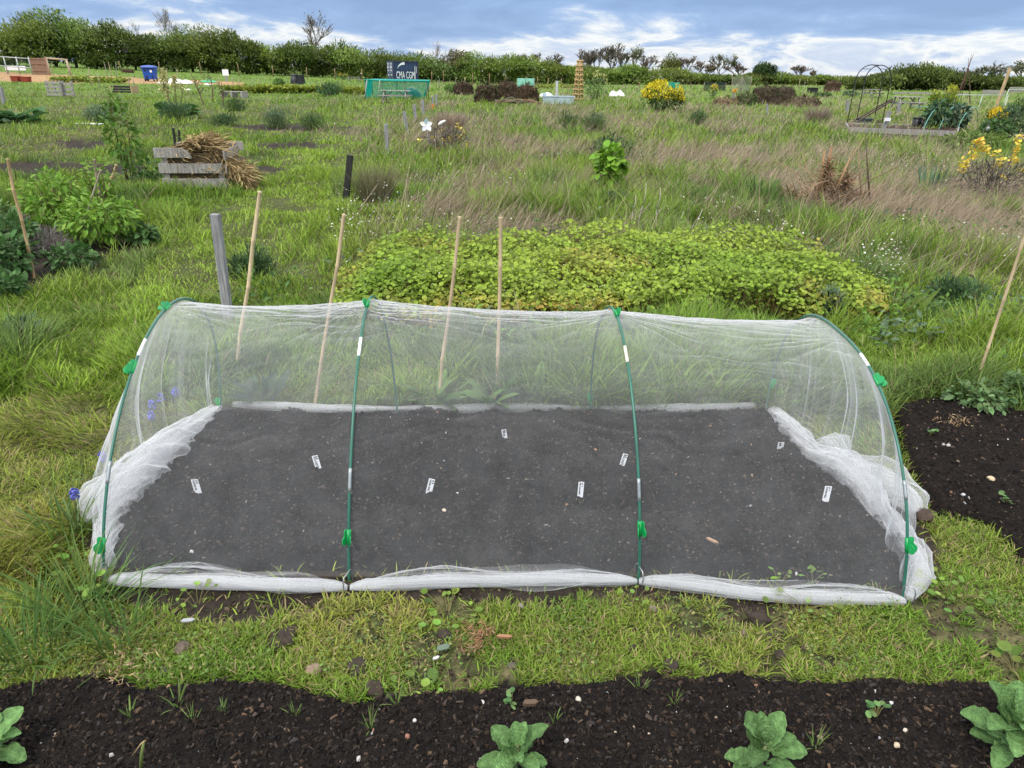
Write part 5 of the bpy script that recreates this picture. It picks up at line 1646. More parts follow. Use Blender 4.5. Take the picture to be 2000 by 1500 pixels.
# peas at the foot of the right cane
for i, (bx, by, wpx, hpx, lab) in enumerate([(1905, 795, 105, 42, 'grey-green pea plants round the foot of the right-hand cane'), (1990, 785, 70, 48, 'pea plants at the right edge behind the dark bed')]):
    at_sh('pea_plant', lab, 'plant', bx, by, wpx, hpx, 0.036, 420, (0.15, 0.25, 0.10), group='pea plants behind the right bed', tmpl=LEAF3, aspect=0.95, seed=91+i, ns=10, sr=0.003, droop=0.2)
# docks seen through the net
for i, (bx, by, lab) in enumerate([(850, 790, 'broad-leaved dock seen through the net, left of the upright cane'), (960, 795, 'broad-leaved dock seen through the net at the upright cane'), (1050, 785, 'broad-leaved dock seen through the net, right of the upright cane'), (500, 795, 'dark broad-leaved weed seen through the net by the pale cane')]):
    P = AT(bx, by)
    n = 14
    t = thing('dock_plant', lab, 'weed', P, 0, 'broad-leaved docks behind the tunnel')
    a = rng.uniform(0, 6.28, n); e = rng.uniform(0.4, 1.2, n)
    d = np.stack([np.cos(a)*np.cos(e), np.sin(a)*np.cos(e), np.sin(e)], -1)
    ln = 0.10+0.08*rng.random(n)
    Pool().add(*scatter(T_leaf(5, 0.34, 0.1, 0.25), d*0.05+rng.normal(0, 0.03, (n, 3))*[1, 1, 0], frames(d, jitter=0.3), ln, jit((0.12, 0.22, 0.05) if i < 3 else (0.06, 0.11, 0.06), n, 0.06, 0.2))).build('leaves', M_LEAF, t)

# ------------------------------------------------------------------ stones, clods, odds and ends
def rock(name, label, bx, by, wpx, col, H=None, flat=0.55, cat='stone', group=None, seed=0, lumpy=0.25, z=None):
    P = AT(bx, by)
    if H is not None:
        P.z = float(H(P.x, P.y))
    r = span(P, wpx)/2
    rs = np.random.default_rng(seed+int(bx))
    nu_, nv_ = 20, 12
    A_, B_ = np.meshgrid(np.linspace(0, 2*math.pi, nu_, endpoint=False), np.linspace(-math.pi/2, math.pi/2, nv_), indexing='ij')
    u = np.stack([np.cos(A_)*np.cos(B_), np.sin(A_)*np.cos(B_), np.sin(B_)], -1)
    k = 1+lumpy*((fbm(u[..., 0]*2+bx, u[..., 1]*2+u[..., 2]*2, seed+500, 3)-0.5)*2+0.5*(fbm(u[..., 0]*6+bx, u[..., 1]*6+u[..., 2]*5, seed+510, 2)-0.5))
    V = u*k[..., None]*np.array([1, 0.8, flat])*r+np.array([0, 0, flat*r*0.55])
    i = np.arange(nu_)
    q = np.concatenate([np.stack([i*nv_+j, ((i+1) % nu_)*nv_+j, ((i+1) % nu_)*nv_+j+1, i*nv_+j+1], -1) for j in range(nv_-1)])
    o = bulk(name, V.reshape(-1, 3), np.full(len(q), 4), q, M_STONE, None, np.tile(np.array(col), (nu_*nv_, 1)))
    o.location = P
    o.rotation_euler = (0, 0, rs.uniform(0, 6))
    return tag(o, label, cat, group)
g_c = 'loose clods and stones on the grass path'
SOILC = (0.045, 0.034, 0.027)
for bx, by, wp, c, fl, lab, nm in ((357, 1270, 34, (0.13, 0.10, 0.08), 0.6, 'brown stone in the grass below the left hem', 'stone'), (587, 1270, 20, (0.22, 0.15, 0.12), 0.4, 'small reddish stone on the grass, right of the big clod', 'stone'), (615, 1312, 38, (0.26, 0.19, 0.14), 0.5, 'pale flaky stone at the edge of the front bed', 'stone'),
                                   (322, 1314, 26, (0.09, 0.075, 0.065), 0.4, 'dull stone half sunk at the left edge of the front bed', 'stone'), (553, 1250, 62, SOILC, 0.35, 'wide crumbly clod on the grass left of the middle', 'soil_clod'), (700, 1308, 56, SOILC, 0.35, 'flat soil clod left of the reddish bark', 'soil_clod'),
                                   (735, 1352, 44, SOILC, 0.6, 'large clod at the edge of the front bed by the wilted weeds', 'soil_clod'), (762, 1366, 26, SOILC, 0.6, 'small clod touching the large one at the bed edge', 'soil_clod'), (868, 1243, 30, SOILC, 0.5, 'dark clod between the round-leaved weeds and the bark', 'soil_clod'),
                                   (1017, 1187, 15, (0.24, 0.22, 0.19), 0.8, 'small grey stone just under the middle of the hem', 'stone'), (1274, 1192, 18, (0.19, 0.16, 0.13), 0.8, 'small brown stone below the third peg', 'stone'), (1804, 1014, 40, (0.07, 0.05, 0.04), 0.7, 'big clod beside the bunched right end of the net', 'soil_clod'),
                                   (1236, 1270, 22, SOILC, 0.6, 'round clod in the grass below the third peg', 'soil_clod'), (1480, 1212, 46, SOILC, 0.5, 'rough clod below the right section of the hem', 'soil_clod'), (1500, 1248, 24, SOILC, 0.5, 'small clod right below the rough one', 'soil_clod'),
                                   (1310, 1302, 34, SOILC, 0.4, 'flat clod at the edge of the front bed right of the middle', 'soil_clod'), (1522, 1283, 26, SOILC, 0.6, 'dark clod in the grass above the bushy bean plant', 'soil_clod'), (1452, 1240, 18, (0.12, 0.095, 0.08), 0.6, 'pointed stone left of the rough clod', 'stone'),
                                   (840, 1322, 30, (0.06, 0.05, 0.042), 0.5, 'grey clod by the white scrap near the front bed', 'soil_clod'), (1000, 1302, 20, (0.10, 0.085, 0.07), 0.5, 'dusty stone above the middle bean plant', 'stone'), (1420, 1272, 18, SOILC, 0.6, 'clod in worn grass left of the bushy bean plant', 'soil_clod'),
                                   (70, 1165, 18, (0.14, 0.11, 0.09), 0.7, 'brown stone in the grass at the left', 'stone')):
    rock(nm, lab, bx, by, wp, c, None, fl, 'clod' if nm == 'soil_clod' else 'stone', g_c, lumpy=0.45 if nm == 'soil_clod' else 0.25)
for bx, by, wp, c, H, lab in ((1930, 951, 15, (0.52, 0.42, 0.28), H_RIG, 'round tan stone on the right bed'), (1848, 884, 9, (0.42, 0.41, 0.38), H_RIG, 'oval grey pebble beside another on the right bed'), (1838, 882, 8, (0.36, 0.34, 0.31), H_RIG, 'left one of two grey pebbles on the right bed'), (1875, 986, 9, (0.45, 0.45, 0.46), H_RIG, 'light grey pebble below the tan stone'),
                              (893, 984, 6, (0.82, 0.80, 0.76), H_TUN, 'round white pebble on the seed bed right of the second hoop'), (868, 1019, 9, (0.62, 0.5, 0.38), H_TUN, 'buff pebble on the seed bed below the white one'), (942, 1386, 10, (0.6, 0.58, 0.54), H_FRO, 'pale pebble left of the seedling in the front bed'),
                              (1128, 1383, 13, (0.5, 0.46, 0.38), H_FRO, 'pale shell-like stone right of the seedling in the front bed'), (1184, 1370, 8, (0.42, 0.5, 0.52), H_FRO, 'bluish chip of pottery in the front bed'), (1105, 1465, 11, (0.42, 0.41, 0.39), H_FRO, 'grey stone right of the middle bean plant'),
                              (1745, 1476, 14, (0.5, 0.4, 0.28), H_FRO, 'tan stone between the bushy bean and the corner bean'), (1762, 1444, 10, (0.55, 0.48, 0.4), H_FRO, 'cream stone above the tan one in the front bed'), (1735, 1390, 9, (0.6, 0.6, 0.58), H_FRO, 'whitish stone in the right of the front bed'),
                              (1597, 1455, 12, (0.30, 0.22, 0.16), H_FRO, 'brown stone right of the bushy bean plant'), (811, 1425, 9, (0.62, 0.62, 0.6), H_FRO, 'white pebble left of the middle bean plant'), (797, 1457, 12, (0.26, 0.13, 0.09), H_FRO, 'reddish stone left of the middle bean plant')):
    rock('pebble', lab, bx, by, wp, c, H, 0.65, 'pebble', 'larger pebbles on the beds', lumpy=0.22)
def chip(name, label, bx, by, lpx, wpx, col, ang, cat, H=None, h=0.006, z=0.012):
    P = AT(bx, by)
    P.z = (float(H(P.x, P.y)) if H else 0.0)+z
    l_, w_ = span(P, lpx), span(P, wpx)
    o = MB().prism([(-l_/2, -w_*0.3), (-l_*0.2, -w_/2), (l_*0.3, -w_*0.42), (l_/2, w_*0.1), (l_*0.3, w_/2), (-l_*0.35, w_*0.4)], h, None, (0, 0, 0), col).build(name, M_GRIT)
    o.location, o.rotation_euler = P, (0.1, 0.08, ang)
    return tag(o, label, cat)
chip('wood_chip', 'brown piece of bark lying in the front bed right of the seedling', 1035, 1398, 32, 11, (0.11, 0.075, 0.05), 0.1, 'wood chip', H_FRO, 0.012)
chip('wood_chip', 'reddish strip of bark lying on the worn grass', 985, 1258, 32, 7, (0.30, 0.16, 0.09), 0.0, 'wood chip', None, 0.008, 0.03)
chip('wood_chip', 'orange-brown splinter on the seed bed near the right front', 1388, 1078, 26, 7, (0.34, 0.22, 0.14), -0.7, 'wood chip', H_TUN, 0.006)
chip('plastic_scrap', 'torn white and grey scrap of plastic on the grass below the left hem', 370, 1226, 26, 9, (0.33, 0.34, 0.35), 0.2, 'scrap', None, 0.004, 0.03)
chip('plastic_scrap', 'white scrap by the clods above the front bed', 852, 1300, 15, 7, (0.45, 0.44, 0.42), 0.5, 'scrap', None, 0.004, 0.03)
chip('dry_leaf', 'grey-green dried thistle leaf on the worn grass', 866, 1279, 30, 14, (0.12, 0.16, 0.115), 0.4, 'leaf', None, 0.003, 0.03)
# bark litter and straw tufts
for bx, by, w_, h_, n, c, lab, nm in ((930, 1258, 0.13, 0.02, 170, (0.26, 0.14, 0.085), 'patch of reddish shredded bark on the worn grass', 'bark_litter'), (1868, 838, 0.09, 0.05, 120, (0.42, 0.30, 0.17), 'tuft of dry straw on the right bed', 'straw_tuft'), (1835, 835, 0.07, 0.025, 70, (0.40, 0.28, 0.16), 'flattened wisp of dry straw on the right bed, left of the tuft', 'straw_tuft'),
                                      (250, 1310, 0.16, 0.02, 90, (0.34, 0.24, 0.14), 'dry yellow grass stalks at the edge of the front bed, left', 'straw_tuft')):
    P = AT(bx, by)
    a = rng.uniform(0, 6.28, n); r = w_/2*rng.random(n)**0.5
    a2 = rng.uniform(0, 6.28, n)
    d = np.stack([np.cos(a2), np.sin(a2), rng.normal(0.0, 0.5 if h_ > 0.03 else 0.12, n)], -1)
    o = Pool().add(*scatter(T_QUAD, np.stack([np.cos(a)*r, np.sin(a)*r, 0.02+h_*rng.random(n)], -1), frames(d, jitter=0.5), np.stack([np.full(n, 0.0035), 0.012+0.026*rng.random(n), np.full(n, 0.01)], -1), jit(c, n, 0.08, 0.3))).build(nm, M_TWIG)
    o.location = P
    tag(o, lab, 'litter')
# ------------------------------------------------------------------ hedge and trees at the far edge of the plots
def tree_crown(w_, h_, n, ls, col, seed, gap=0.36, wind=(0.0, 0, 0.0), aspect=0.42, blossom=0.0, low=0.0):
    p = Pool()
    k = max(6, int(w_*1.9))
    rs = np.random.default_rng(seed)
    for i in range(k):                                     # boughs: overlapping clumps of their own tint
        a = rs.uniform(0, 6.28)
        q = rs.random()**0.5*0.28
        f = rs.uniform(-0.04, 0.55)
        cw_, ch = w_*rs.uniform(0.5, 0.8), h_*rs.uniform(0.36, 0.55)
        v, s, i_, c = leaf_cloud(n//k, cw_, ch, cw_, ls, np.array(col)*rs.uniform(0.5, 1.45), T_QUAD, droop=0.1, shell=0.35, aspect=aspect, seed=seed*13+i, gap=gap, vh=0.3, hue=0.12, dirbias=wind)
        v = v+np.array([math.cos(a)*q*w_, math.sin(a)*q*w_, f*h_*(1.0 if i > 1 else 0.05)])
        v[:, 2] = np.maximum(v[:, 2], low*h_+0.02)
        p.add(v, s, i_, c)
    m_ = n//8                                              # ragged shoots that break the outline
    a = rs.uniform(0, 6.28, m_); r = w_*0.5*rs.random(m_)**0.5
    z = h_*(0.72+0.36*rs.random(m_)**1.5)*(1-0.35*(r/(w_*0.5))**2)
    d = rs.normal(0, 0.5, (m_, 3))+np.array([0, 0, 1.0])+np.array(wind)
    p.add(*scatter(T_QUAD, np.stack([np.cos(a)*r, np.sin(a)*r, z], -1), frames(d, jitter=0.5), np.stack([np.full(m_, ls*0.4), np.full(m_, ls*1.1), np.full(m_, ls)], -1), jit(col, m_, 0.06, 0.25)))
    if blossom:
        b_ = int(n*blossom)
        a = rs.uniform(0, 6.28, b_); z = rs.uniform(0.2, 0.95, b_)*h_
        r = w_*0.46*np.sqrt(np.maximum(0.05, 1-(z/h_-0.45)**2*2.4))*(0.75+0.3*rs.random(b_))
        kk = fbm(np.cos(a)*2+seed, z/h_*4+np.sin(a), seed, 2) > 0.55
        p.add(*scatter(T_QUAD, np.stack([np.cos(a)*r, np.sin(a)*r, z], -1)[kk], frames(rs.normal(0, 1, (b_, 3)))[kk], ls*0.6, jit((0.55, 0.56, 0.48), int(kk.sum()), 0.03, 0.15)))
    return p
def trunk_mb(h_, r, seed, n=5, spread=0.35):
    b = MB()
    rs = random.Random(seed)
    top = Vector((rs.gauss(0, 0.05)*h_, rs.gauss(0, 0.05)*h_, h_*0.62))
    b.tube([(0, 0, -0.2), top*0.4, top], [r, r*0.75, r*0.3], 7, (0.10, 0.085, 0.07))
    for i in range(n):
        f = rs.uniform(0.12, 0.8)
        p0 = top*f
        p1 = p0+Vector((rs.gauss(0, spread)*h_, rs.gauss(0, spread)*h_, rs.uniform(0.15, 0.4)*h_))
        b.tube([p0, p0.lerp(p1, 0.5)+Vector((0, 0, 0.03*h_)), p1], [r*0.45, r*0.32, r*0.12], 5, (0.10, 0.085, 0.07))
    return b
def hedge_tree(label, px, d, top, wpx, n, col, seed, group='hedge trees along the far edge', name='hedge_tree', cat='tree', wm=None, **kw):
    P = FAR(px, d)
    h_ = max(1.2, hgt(P, top)-P.z)
    w_ = wm or span(P, wpx)
    t = thing(name, label, cat, P, 0, group)
    trunk_mb(h_, 0.03*h_+0.03, seed).build('trunk', M_TWIG, t, smooth=True)
    tree_crown(w_, h_*0.97, int(n*2.9), 0.36 if d > 70 else 0.3, col, seed, **kw).build('crown', M_LEAF, t)
    return t
prof = np.array([(-90, 90), (-20, 84), (10, 70), (25, 36), (60, 14), (100, -4), (140, 16), (180, 40), (225, 24), (260, 46), (300, 56), (345, 50), (390, 42), (430, 38), (470, 62), (520, 76), (570, 70), (620, 82), (690, 84), (740, 98), (800, 98), (850, 112), (890, 102), (940, 110), (1000, 106),
                 (1060, 118), (1120, 122), (1200, 128), (1290, 130), (1350, 136), (1420, 140), (1500, 142), (1560, 150), (1640, 156)], float)
side = ['at the far left edge behind the fruit cage', 'the tallest, behind the fruit cage', 'behind the brown wooden panel', 'right of the tallest one at the left', 'behind the blue bin', 'just right of the blue bin', 'left of the white sign', 'behind the white sign']
hx = [-60, -15, 30, 72, 110, 150, 190, 228, 265, 302, 340, 378, 415, 448, 482, 520, 556, 592, 630, 668, 704, 742, 780, 818, 852, 890, 926, 962, 1000, 1036, 1074, 1112, 1150, 1190, 1230, 1270, 1310, 1352, 1394, 1436, 1478, 1520, 1562, 1604, 1645]
places = ['beyond the left edge of the fruit cage', 'at the left end of the hedge behind the white board', 'behind the white board in the fruit cage', 'behind the brown panel, sloping up to the tallest tree', 'the tallest of the hedge, above the brown panel', 'behind the wooden goal frame', 'left of the bin and lower than its neighbours', 'rising again just left of the blue bin',
          'right above the blue bin', 'behind the second fence post from the blue bin', 'under the tall bare tree at the left', 'right of the bare tree, above the green sheet', 'left of the white sign', 'above the white sign', 'where the tall part of the hedge ends, right of the sign', 'left of the dark compost bin', 'behind the dark compost bin',
          'under the large sparse tree, left half', 'under the large sparse tree, right half', 'behind the small picnic table, left', 'behind the small picnic table, right', 'at the left end of the shipping container', 'behind the shipping container', 'at the right end of the shipping container', 'with pale drooping leaves right of the container',
          'brownish, below the small bare tree', 'behind the first dark heap', 'behind the row of stakes right of the container', 'behind the mint green tank, left', 'white with blossom right of the mint green tank', 'left of the wicker tower', 'behind the wicker tower', 'right of the wicker tower', 'below the brown bare trees', 'below the phone masts, left',
          'below the phone masts, right', 'behind the yellow broom, left', 'behind the yellow broom, right', 'behind the dark net fence', 'behind the wire trellis', 'behind the large weedy heap, left', 'behind the large weedy heap, right', 'low, left of the upright dirt stack', 'low, behind the upright dirt stack', 'lowest at the gap left of the garden arch']
for i, x in enumerate(hx):
    top = float(np.interp(x, prof[:, 0], prof[:, 1]))+rng.normal(0, 5.5 if x > 480 else 4.0)
    d = float(np.interp(x, [-60, 400, 850, 1300, 1650], [98, 104, 108, 112, 120]))+rng.normal(0, 1.2)
    tall = x < 480
    base = np.array([0.145, 0.205, 0.042]) if tall else np.array([0.160, 0.220, 0.046])
    if x in (852,):
        base = np.array([0.17, 0.21, 0.07])
    if x in (890,):
        base = np.array([0.13, 0.125, 0.055])
    if x > 1000:
        base = base*np.array([1.12, 1.1, 1.05])
    base = base*(1+rng.normal(0, 0.16))*(1+rng.normal(0, 0.05, 3))
    hedge_tree('dense green hedge tree '+places[i], x, d, top, (84 if tall else 76)*float(rng.uniform(0.75, 1.25)), 2600 if tall else 1700, base, 600+i, gap=0.39 if tall else 0.36,
               wind=(-0.8, 0, 0.35) if tall else (0.25, 0, 0.2), blossom=0.10 if x in (448, 482, 592, 1036, 1270, 1310, 780) else 0.02)
# the hedge to the right, beyond the open strip
rp = np.array([(1680, 156), (1720, 142), (1760, 122), (1800, 120), (1850, 126), (1890, 142), (1940, 142), (2000, 142), (2060, 138)], float)
rplaces = ['seen through the garden arch', 'at the right side of the arch top', 'right of the garden arch, rising', 'under the dark conifers, left', 'under the dark conifers, right', 'behind the cane wigwam, left', 'behind the cane wigwam, right', 'behind the leaning pale pole', 'at the right edge above the slatted pallets', 'beyond the right edge']
for i, x in enumerate([1690, 1726, 1762, 1800, 1838, 1876, 1914, 1952, 1992, 2034]):
    hedge_tree('dark green hedge tree '+rplaces[i], x, 88+rng.normal(0, 1), float(np.interp(x, rp[:, 0], rp[:, 1]))+rng.normal(0, 1.5), 78, 1700, np.array([0.120, 0.160, 0.042])*(1+rng.normal(0, 0.1)), 680+i, 'hedge trees along the right edge', gap=0.37, wind=(-0.4, 0, 0.2))
# open-crowned and bare trees
def bare_tree(label, px, d, top, wpx, seed, col=(0.17, 0.145, 0.125), leaf=None, nl=0, up=0.55, depth=5, base=None, r=0.16, spread=0.44):
    P = FAR(px, d)
    h_ = hgt(P, top)-P.z
    w_ = span(P, wpx)
    t = thing('bare_tree', label, 'tree', P, 0, 'bare and sparse trees behind the hedge')
    rs = random.Random(seed)
    b = MB()
    tips = []
    def grow(p, v, r_, dp):
        e = p+v
        b.tube([p, p.lerp(e, 0.5)+Vector((rs.gauss(0, 1), rs.gauss(0, 1), 0))*v.length*0.05, e], [r_, r_*0.85, r_*0.7], 4 if dp > 2 else 3, tuple(np.array(col)*rs.uniform(0.8, 1.2)), cap=False)
        if dp == 0:
            tips.append(e)
            return
        for i in range(3 if dp > depth-2 else rs.choice((2, 3, 3))):
            dv = v.normalized()+Vector((rs.gauss(0, spread), rs.gauss(0, spread), up*0.35+rs.gauss(0, 0.12)))
            grow(p.lerp(e, rs.uniform(0.5, 1.0)) if i else e, dv.normalized()*v.length*rs.uniform(0.62, 0.86), max(0.03, r_*0.66), dp-1)
    grow(Vector((0, 0, 0)), Vector((0, 0, h_*0.30)), r, depth)
    zs, xs = max(v[2] for v in b.v), max(abs(v[0]) for v in b.v)
    sx, sz = min(1.6, w_*0.5/max(xs, 0.1)), h_/max(zs, 0.1)
    b.v = [(v[0]*sx, v[1]*sx, v[2]*sz) for v in b.v]
    b.build('branches', M_TWIG, t)
    if nl:
        T = np.array([(q.x*sx, q.y*sx, q.z*sz) for q in tips])
        q = T[rng.integers(0, len(T), nl)]+rng.normal(0, 0.03*h_, (nl, 3))
        Pool().add(*scatter(T_QUAD, q, frames(rng.normal(0, 1, (nl, 3))), 0.22, jit(leaf, nl, 0.08, 0.25))).build('leaves', M_LEAF, t)
bare_tree('tall leafless grey tree rising above the left hedge', 343, 112, 2, 56, 701, (0.26, 0.24, 0.22), r=0.13, depth=6)
bare_tree('smaller leafless tree left of the tallest leafless one', 275, 112, 24, 50, 702, (0.30, 0.29, 0.28), depth=4, r=0.10)
bare_tree('large sparse tree with a few brown leaves in the middle left', 616, 112, 14, 88, 703, (0.15, 0.125, 0.10), (0.16, 0.13, 0.06), 300, r=0.2, depth=6, spread=0.5)
bare_tree('small upright bare tree above the hedge right of the container', 851, 116, 74, 24, 704, (0.24, 0.21, 0.2), depth=4, r=0.10)
bare_tree('pale thorny tree at the far left edge', 5, 104, 55, 40, 705, (0.36, 0.34, 0.31), depth=4)
for i, (x, top, wp, c, lf, nl, lab) in enumerate([(1018, 107, 40, (0.16, 0.12, 0.09), (0.15, 0.12, 0.06), 100, 'low reddish-brown sparse tree left of the mint green tank'), (1052, 104, 40, (0.16, 0.12, 0.09), (0.15, 0.13, 0.06), 100, 'low brown sparse tree above the mint green tank'), (1090, 108, 40, (0.15, 0.12, 0.10), (0.12, 0.13, 0.05), 120, 'low brown sparse tree left of the wicker tower'),
                                                  (1140, 97, 48, (0.15, 0.125, 0.11), None, 0, 'brown bare tree directly above the wicker tower'), (1165, 92, 52, (0.15, 0.13, 0.11), (0.13, 0.12, 0.05), 100, 'brown bare tree second in the tall clump'), (1192, 85, 52, (0.15, 0.13, 0.11), (0.13, 0.14, 0.05), 160, 'tallest brown bare tree in the middle clump'),
                                                  (1214, 91, 44, (0.17, 0.15, 0.12), None, 0, 'brown bare tree at the right end of the tall clump'), (1236, 92, 30, (0.14, 0.13, 0.09), (0.16, 0.18, 0.07), 260, 'narrow greenish tree right of the tall brown clump'), (1258, 108, 44, (0.17, 0.14, 0.12), None, 0, 'bare tree behind the left phone mast'),
                                                  (1340, 108, 44, (0.16, 0.13, 0.11), (0.12, 0.1, 0.05), 80, 'brown bare tree right of the yellowish round tree'), (1372, 120, 40, (0.15, 0.12, 0.10), (0.13, 0.12, 0.04), 200, 'rusty brown low tree left of the green spreading one'), (1405, 105, 44, (0.13, 0.11, 0.08), (0.14, 0.17, 0.06), 360, 'open green tree above the wire trellis'),
                                                  (1442, 115, 42, (0.17, 0.13, 0.11), (0.15, 0.12, 0.07), 140, 'brown bare tree right of the wire trellis'), (1562, 126, 40, (0.19, 0.16, 0.14), (0.2, 0.17, 0.1), 120, 'bare bushy tree alone above the weedy heap, left of the gap'), (1586, 134, 24, (0.19, 0.16, 0.13), (0.2, 0.18, 0.1), 80, 'small bare tree beside the lamp post'),
                                                  (1884, 126, 34, (0.18, 0.17, 0.14), (0.2, 0.22, 0.12), 200, 'windblown pale tree left of the wigwam canes'), (1908, 122, 34, (0.17, 0.16, 0.13), (0.19, 0.22, 0.12), 200, 'windblown pale tree right behind the wigwam canes'), (1938, 113, 44, (0.22, 0.21, 0.18), (0.2, 0.21, 0.14), 120, 'rounded grey bare tree left of the leaning pale pole'),
                                                  (1995, 110, 60, (0.17, 0.16, 0.13), (0.18, 0.21, 0.11), 320, 'large pale green tree at the right edge')]):
    bare_tree(lab, x, 122 if x < 1600 else 104, top-4, wp*1.35, 720+i, c, lf, int(nl*1.5), depth=5 if wp < 40 else 6, r=0.10, spread=0.30 if i in (3, 4, 5, 6) else 0.44)
hedge_tree('rounded yellow-green tree right of the phone masts', 1308, 120, 103, 38, 1500, (0.155, 0.165, 0.045), 750, 'leafy trees behind the hedge', 'leafy_tree', gap=0.36)
hedge_tree('dark green tree above the large weedy heap', 1488, 118, 117, 40, 1600, (0.055, 0.10, 0.030), 751, 'leafy trees behind the hedge', 'leafy_tree', gap=0.38)
hedge_tree('dark conifer above the right hedge, the taller one', 1806, 96, 124, 36, 1700, (0.022, 0.032, 0.018), 752, 'dark conifers', 'conifer', gap=0.30)
hedge_tree('dark conifer above the right hedge, the lower one', 1838, 96, 130, 30, 1400, (0.020, 0.028, 0.018), 753, 'dark conifers', 'conifer', gap=0.30)
hedge_tree('small dark round tree at the foot of the wigwam', 1931, 90, 134, 16, 500, (0.035, 0.06, 0.025), 754, 'leafy trees behind the hedge', 'leafy_tree')

# ------------------------------------------------------------------ fence posts in front of the hedge
fp = [(235, 105, 134, 'left of the blue bin'), (312, 108, 133, 'just right of the blue bin'), (392, 111, 137, 'behind the green plastic sheet'), (466, 115, 140, 'right of the white sign'), (533, 120, 147, 'left of the dark compost bin'), (599, 125, 147, 'right of the dark compost bin'), (654, 128, 150, 'left of the small picnic table'), (707, 130, 152, 'right of the small picnic table'),
      (843, 138, 158, 'right of the shipping container'), (866, 136, 160, 'behind the first dark heap, tall'), (923, 143, 158, 'behind the heaps, left'), (956, 144, 160, 'behind the heaps, the middle one'), (988, 146, 160, 'left of the mint green tank'), (1050, 150, 165, 'right of the mint green tank'), (1071, 152, 164, 'second right of the mint green tank'),
      (1097, 153, 166, 'left of the wicker tower'), (1249, 158, 172, 'left of the yellow broom'), (1350, 160, 176, 'right of the yellow broom')]
for x, yt, yb, lab in fp:
    P = FAR(x, 92)
    w_ = 0.11
    T = hgt(P, yt)-P.z
    o = MB().tube([(0, 0, -0.2), (0.01, 0, T*0.6), (0.03*random.uniform(-1, 1), 0, T)], [w_*0.55, w_*0.52, w_*0.5], 8, (0.22, 0.155, 0.09)).build('fence_post', M_TWIG, smooth=True)
    o.location = P
    tag(o, 'brown round fence post '+lab, 'fence post', 'fence posts along the far hedge')

# ------------------------------------------------------------------ shipping container with its lettering
d_ = 96.0
P = FAR(769, d_)
P.z -= 0.62
Q = FAR(817, d_+1.8)
ax = Vector((Q.x-P.x, Q.y-P.y, 0))
la = math.atan2(ax.y, ax.x)
LN, EN, HT = ax.length, 2.0, hgt(P, 126)-P.z
cont = thing('shipping_container', 'dark blue shipping container with large white lettering in front of the hedge', 'container', P, la)
M_CONT = mat('container_paint', (0.028, 0.052, 0.115), 0.5, spec=0.4, noise=(1.2, 0.3))
M_CFRAME = mat('container_frame', (0.040, 0.045, 0.085), 0.55, noise=(2, 0.4))
M_LETTER = mat('white_lettering', (0.80, 0.82, 0.83), 0.6, noise=(3, 0.06))
vs, n_ = [], 60
b = MB()
o_ = []
for i in range(n_+1):
    x = 0.08+(LN-0.16)*i/n_
    y = 0.0 if (i % 4) in (0, 1) else 0.045
    o_.append((x, y+0.03))
o_ += [(LN-0.08, EN-0.03), (0.08, EN-0.03)]
b.prism(o_, HT-0.26, None, (0, 0, HT/2))
b.build('wall', M_CONT, cont)
b = MB()
for x in (0.06, LN-0.06):
    for y in (0.06, EN-0.06):
        b.box((x, y, HT/2), (0.14, 0.14, HT))
for y in (0.05, EN-0.05):
    for z in (0.07, HT-0.07):
        b.box((LN/2, y, z), (LN-0.27, 0.11, 0.138))
for x in (0.05, LN-0.05):
    for z in (0.07, HT-0.07):
        b.box((x, EN/2, z), (0.11, EN-0.27, 0.136))
b.box((LN/2, EN/2, HT-0.05), (LN-0.2, EN-0.2, 0.05))
b.build('frame', M_CFRAME, cont)
for k in range(2):
    y0 = 0.13+k*(EN-0.26)/2
    y1 = y0+(EN-0.26)/2-0.012
    dr = MB().box((-0.004, (y0+y1)/2, HT/2), (0.05, y1-y0, HT-0.30)).build('door', M_CONT, cont)
    for f in (0.25, 0.75):
        y = y0+(y1-y0)*f
        MB().tube([(-0.06, y, 0.2), (-0.06, y, HT-0.2)], 0.022, 6, (1, 1, 1)).build('lock_rod', mat('zinc_rod', (0.5, 0.52, 0.55), 0.4, metal=0.5, noise=(4, 0.2)) if (k, f) == (0, 0.25) else bpy.data.materials['zinc_rod'], dr, smooth=True)
    b = MB()
    for z in (0.45, 0.62, 0.75, 0.88):
        b.box((-0.05, (y0+y1)/2+0.1*(z > 0.7), HT*z), (0.02, 0.30 if z != 0.62 else 0.18, 0.11 if z != 0.88 else 0.05))
    b.build('door_plate', M_LETTER, dr)
sz = HT*0.40
M_ = Matrix.Translation((LN*0.10, 0.012, HT*0.32)) @ Matrix.Rotation(math.pi/2, 4, 'X')
lt = text_mesh('CMA CGM', sz, 'lettering', M_LETTER, cont, Matrix.Identity(4))
xs = [v.co.x for v in lt.data.vertices]
s_ = (LN*0.74)/(max(xs)-min(xs))
for v in lt.data.vertices:
    v.co.z *= 30
lt.data.transform(M_ @ Matrix.Diagonal((s_, 1.0, 1, 1)))
b = MB()
pts = []
for t in np.linspace(0, 1, 9):
    a = math.pi*(0.98-0.50*t)
    pts.append((LN*0.10+LN*0.34*1.0+LN*0.26*math.cos(a), HT*0.70+HT*0.20*math.sin(a)))
for i in range(8):
    (xa, za), (xb, zb) = pts[i], pts[i+1]
    w1, w2 = 0.05+0.10*i/8, 0.05+0.10*(i+1)/8
    b.add([(xa, 0.012, za-w1), (xb, 0.012, zb-w2), (xb, 0.012, zb+w2), (xa, 0.012, za+w1), (xa, 0.02, za-w1), (xb, 0.02, zb-w2), (xb, 0.02, zb+w2), (xa, 0.02, za+w1)], [(0, 1, 2, 3), (7, 6, 5, 4), (0, 4, 5, 1), (3, 2, 6, 7)])
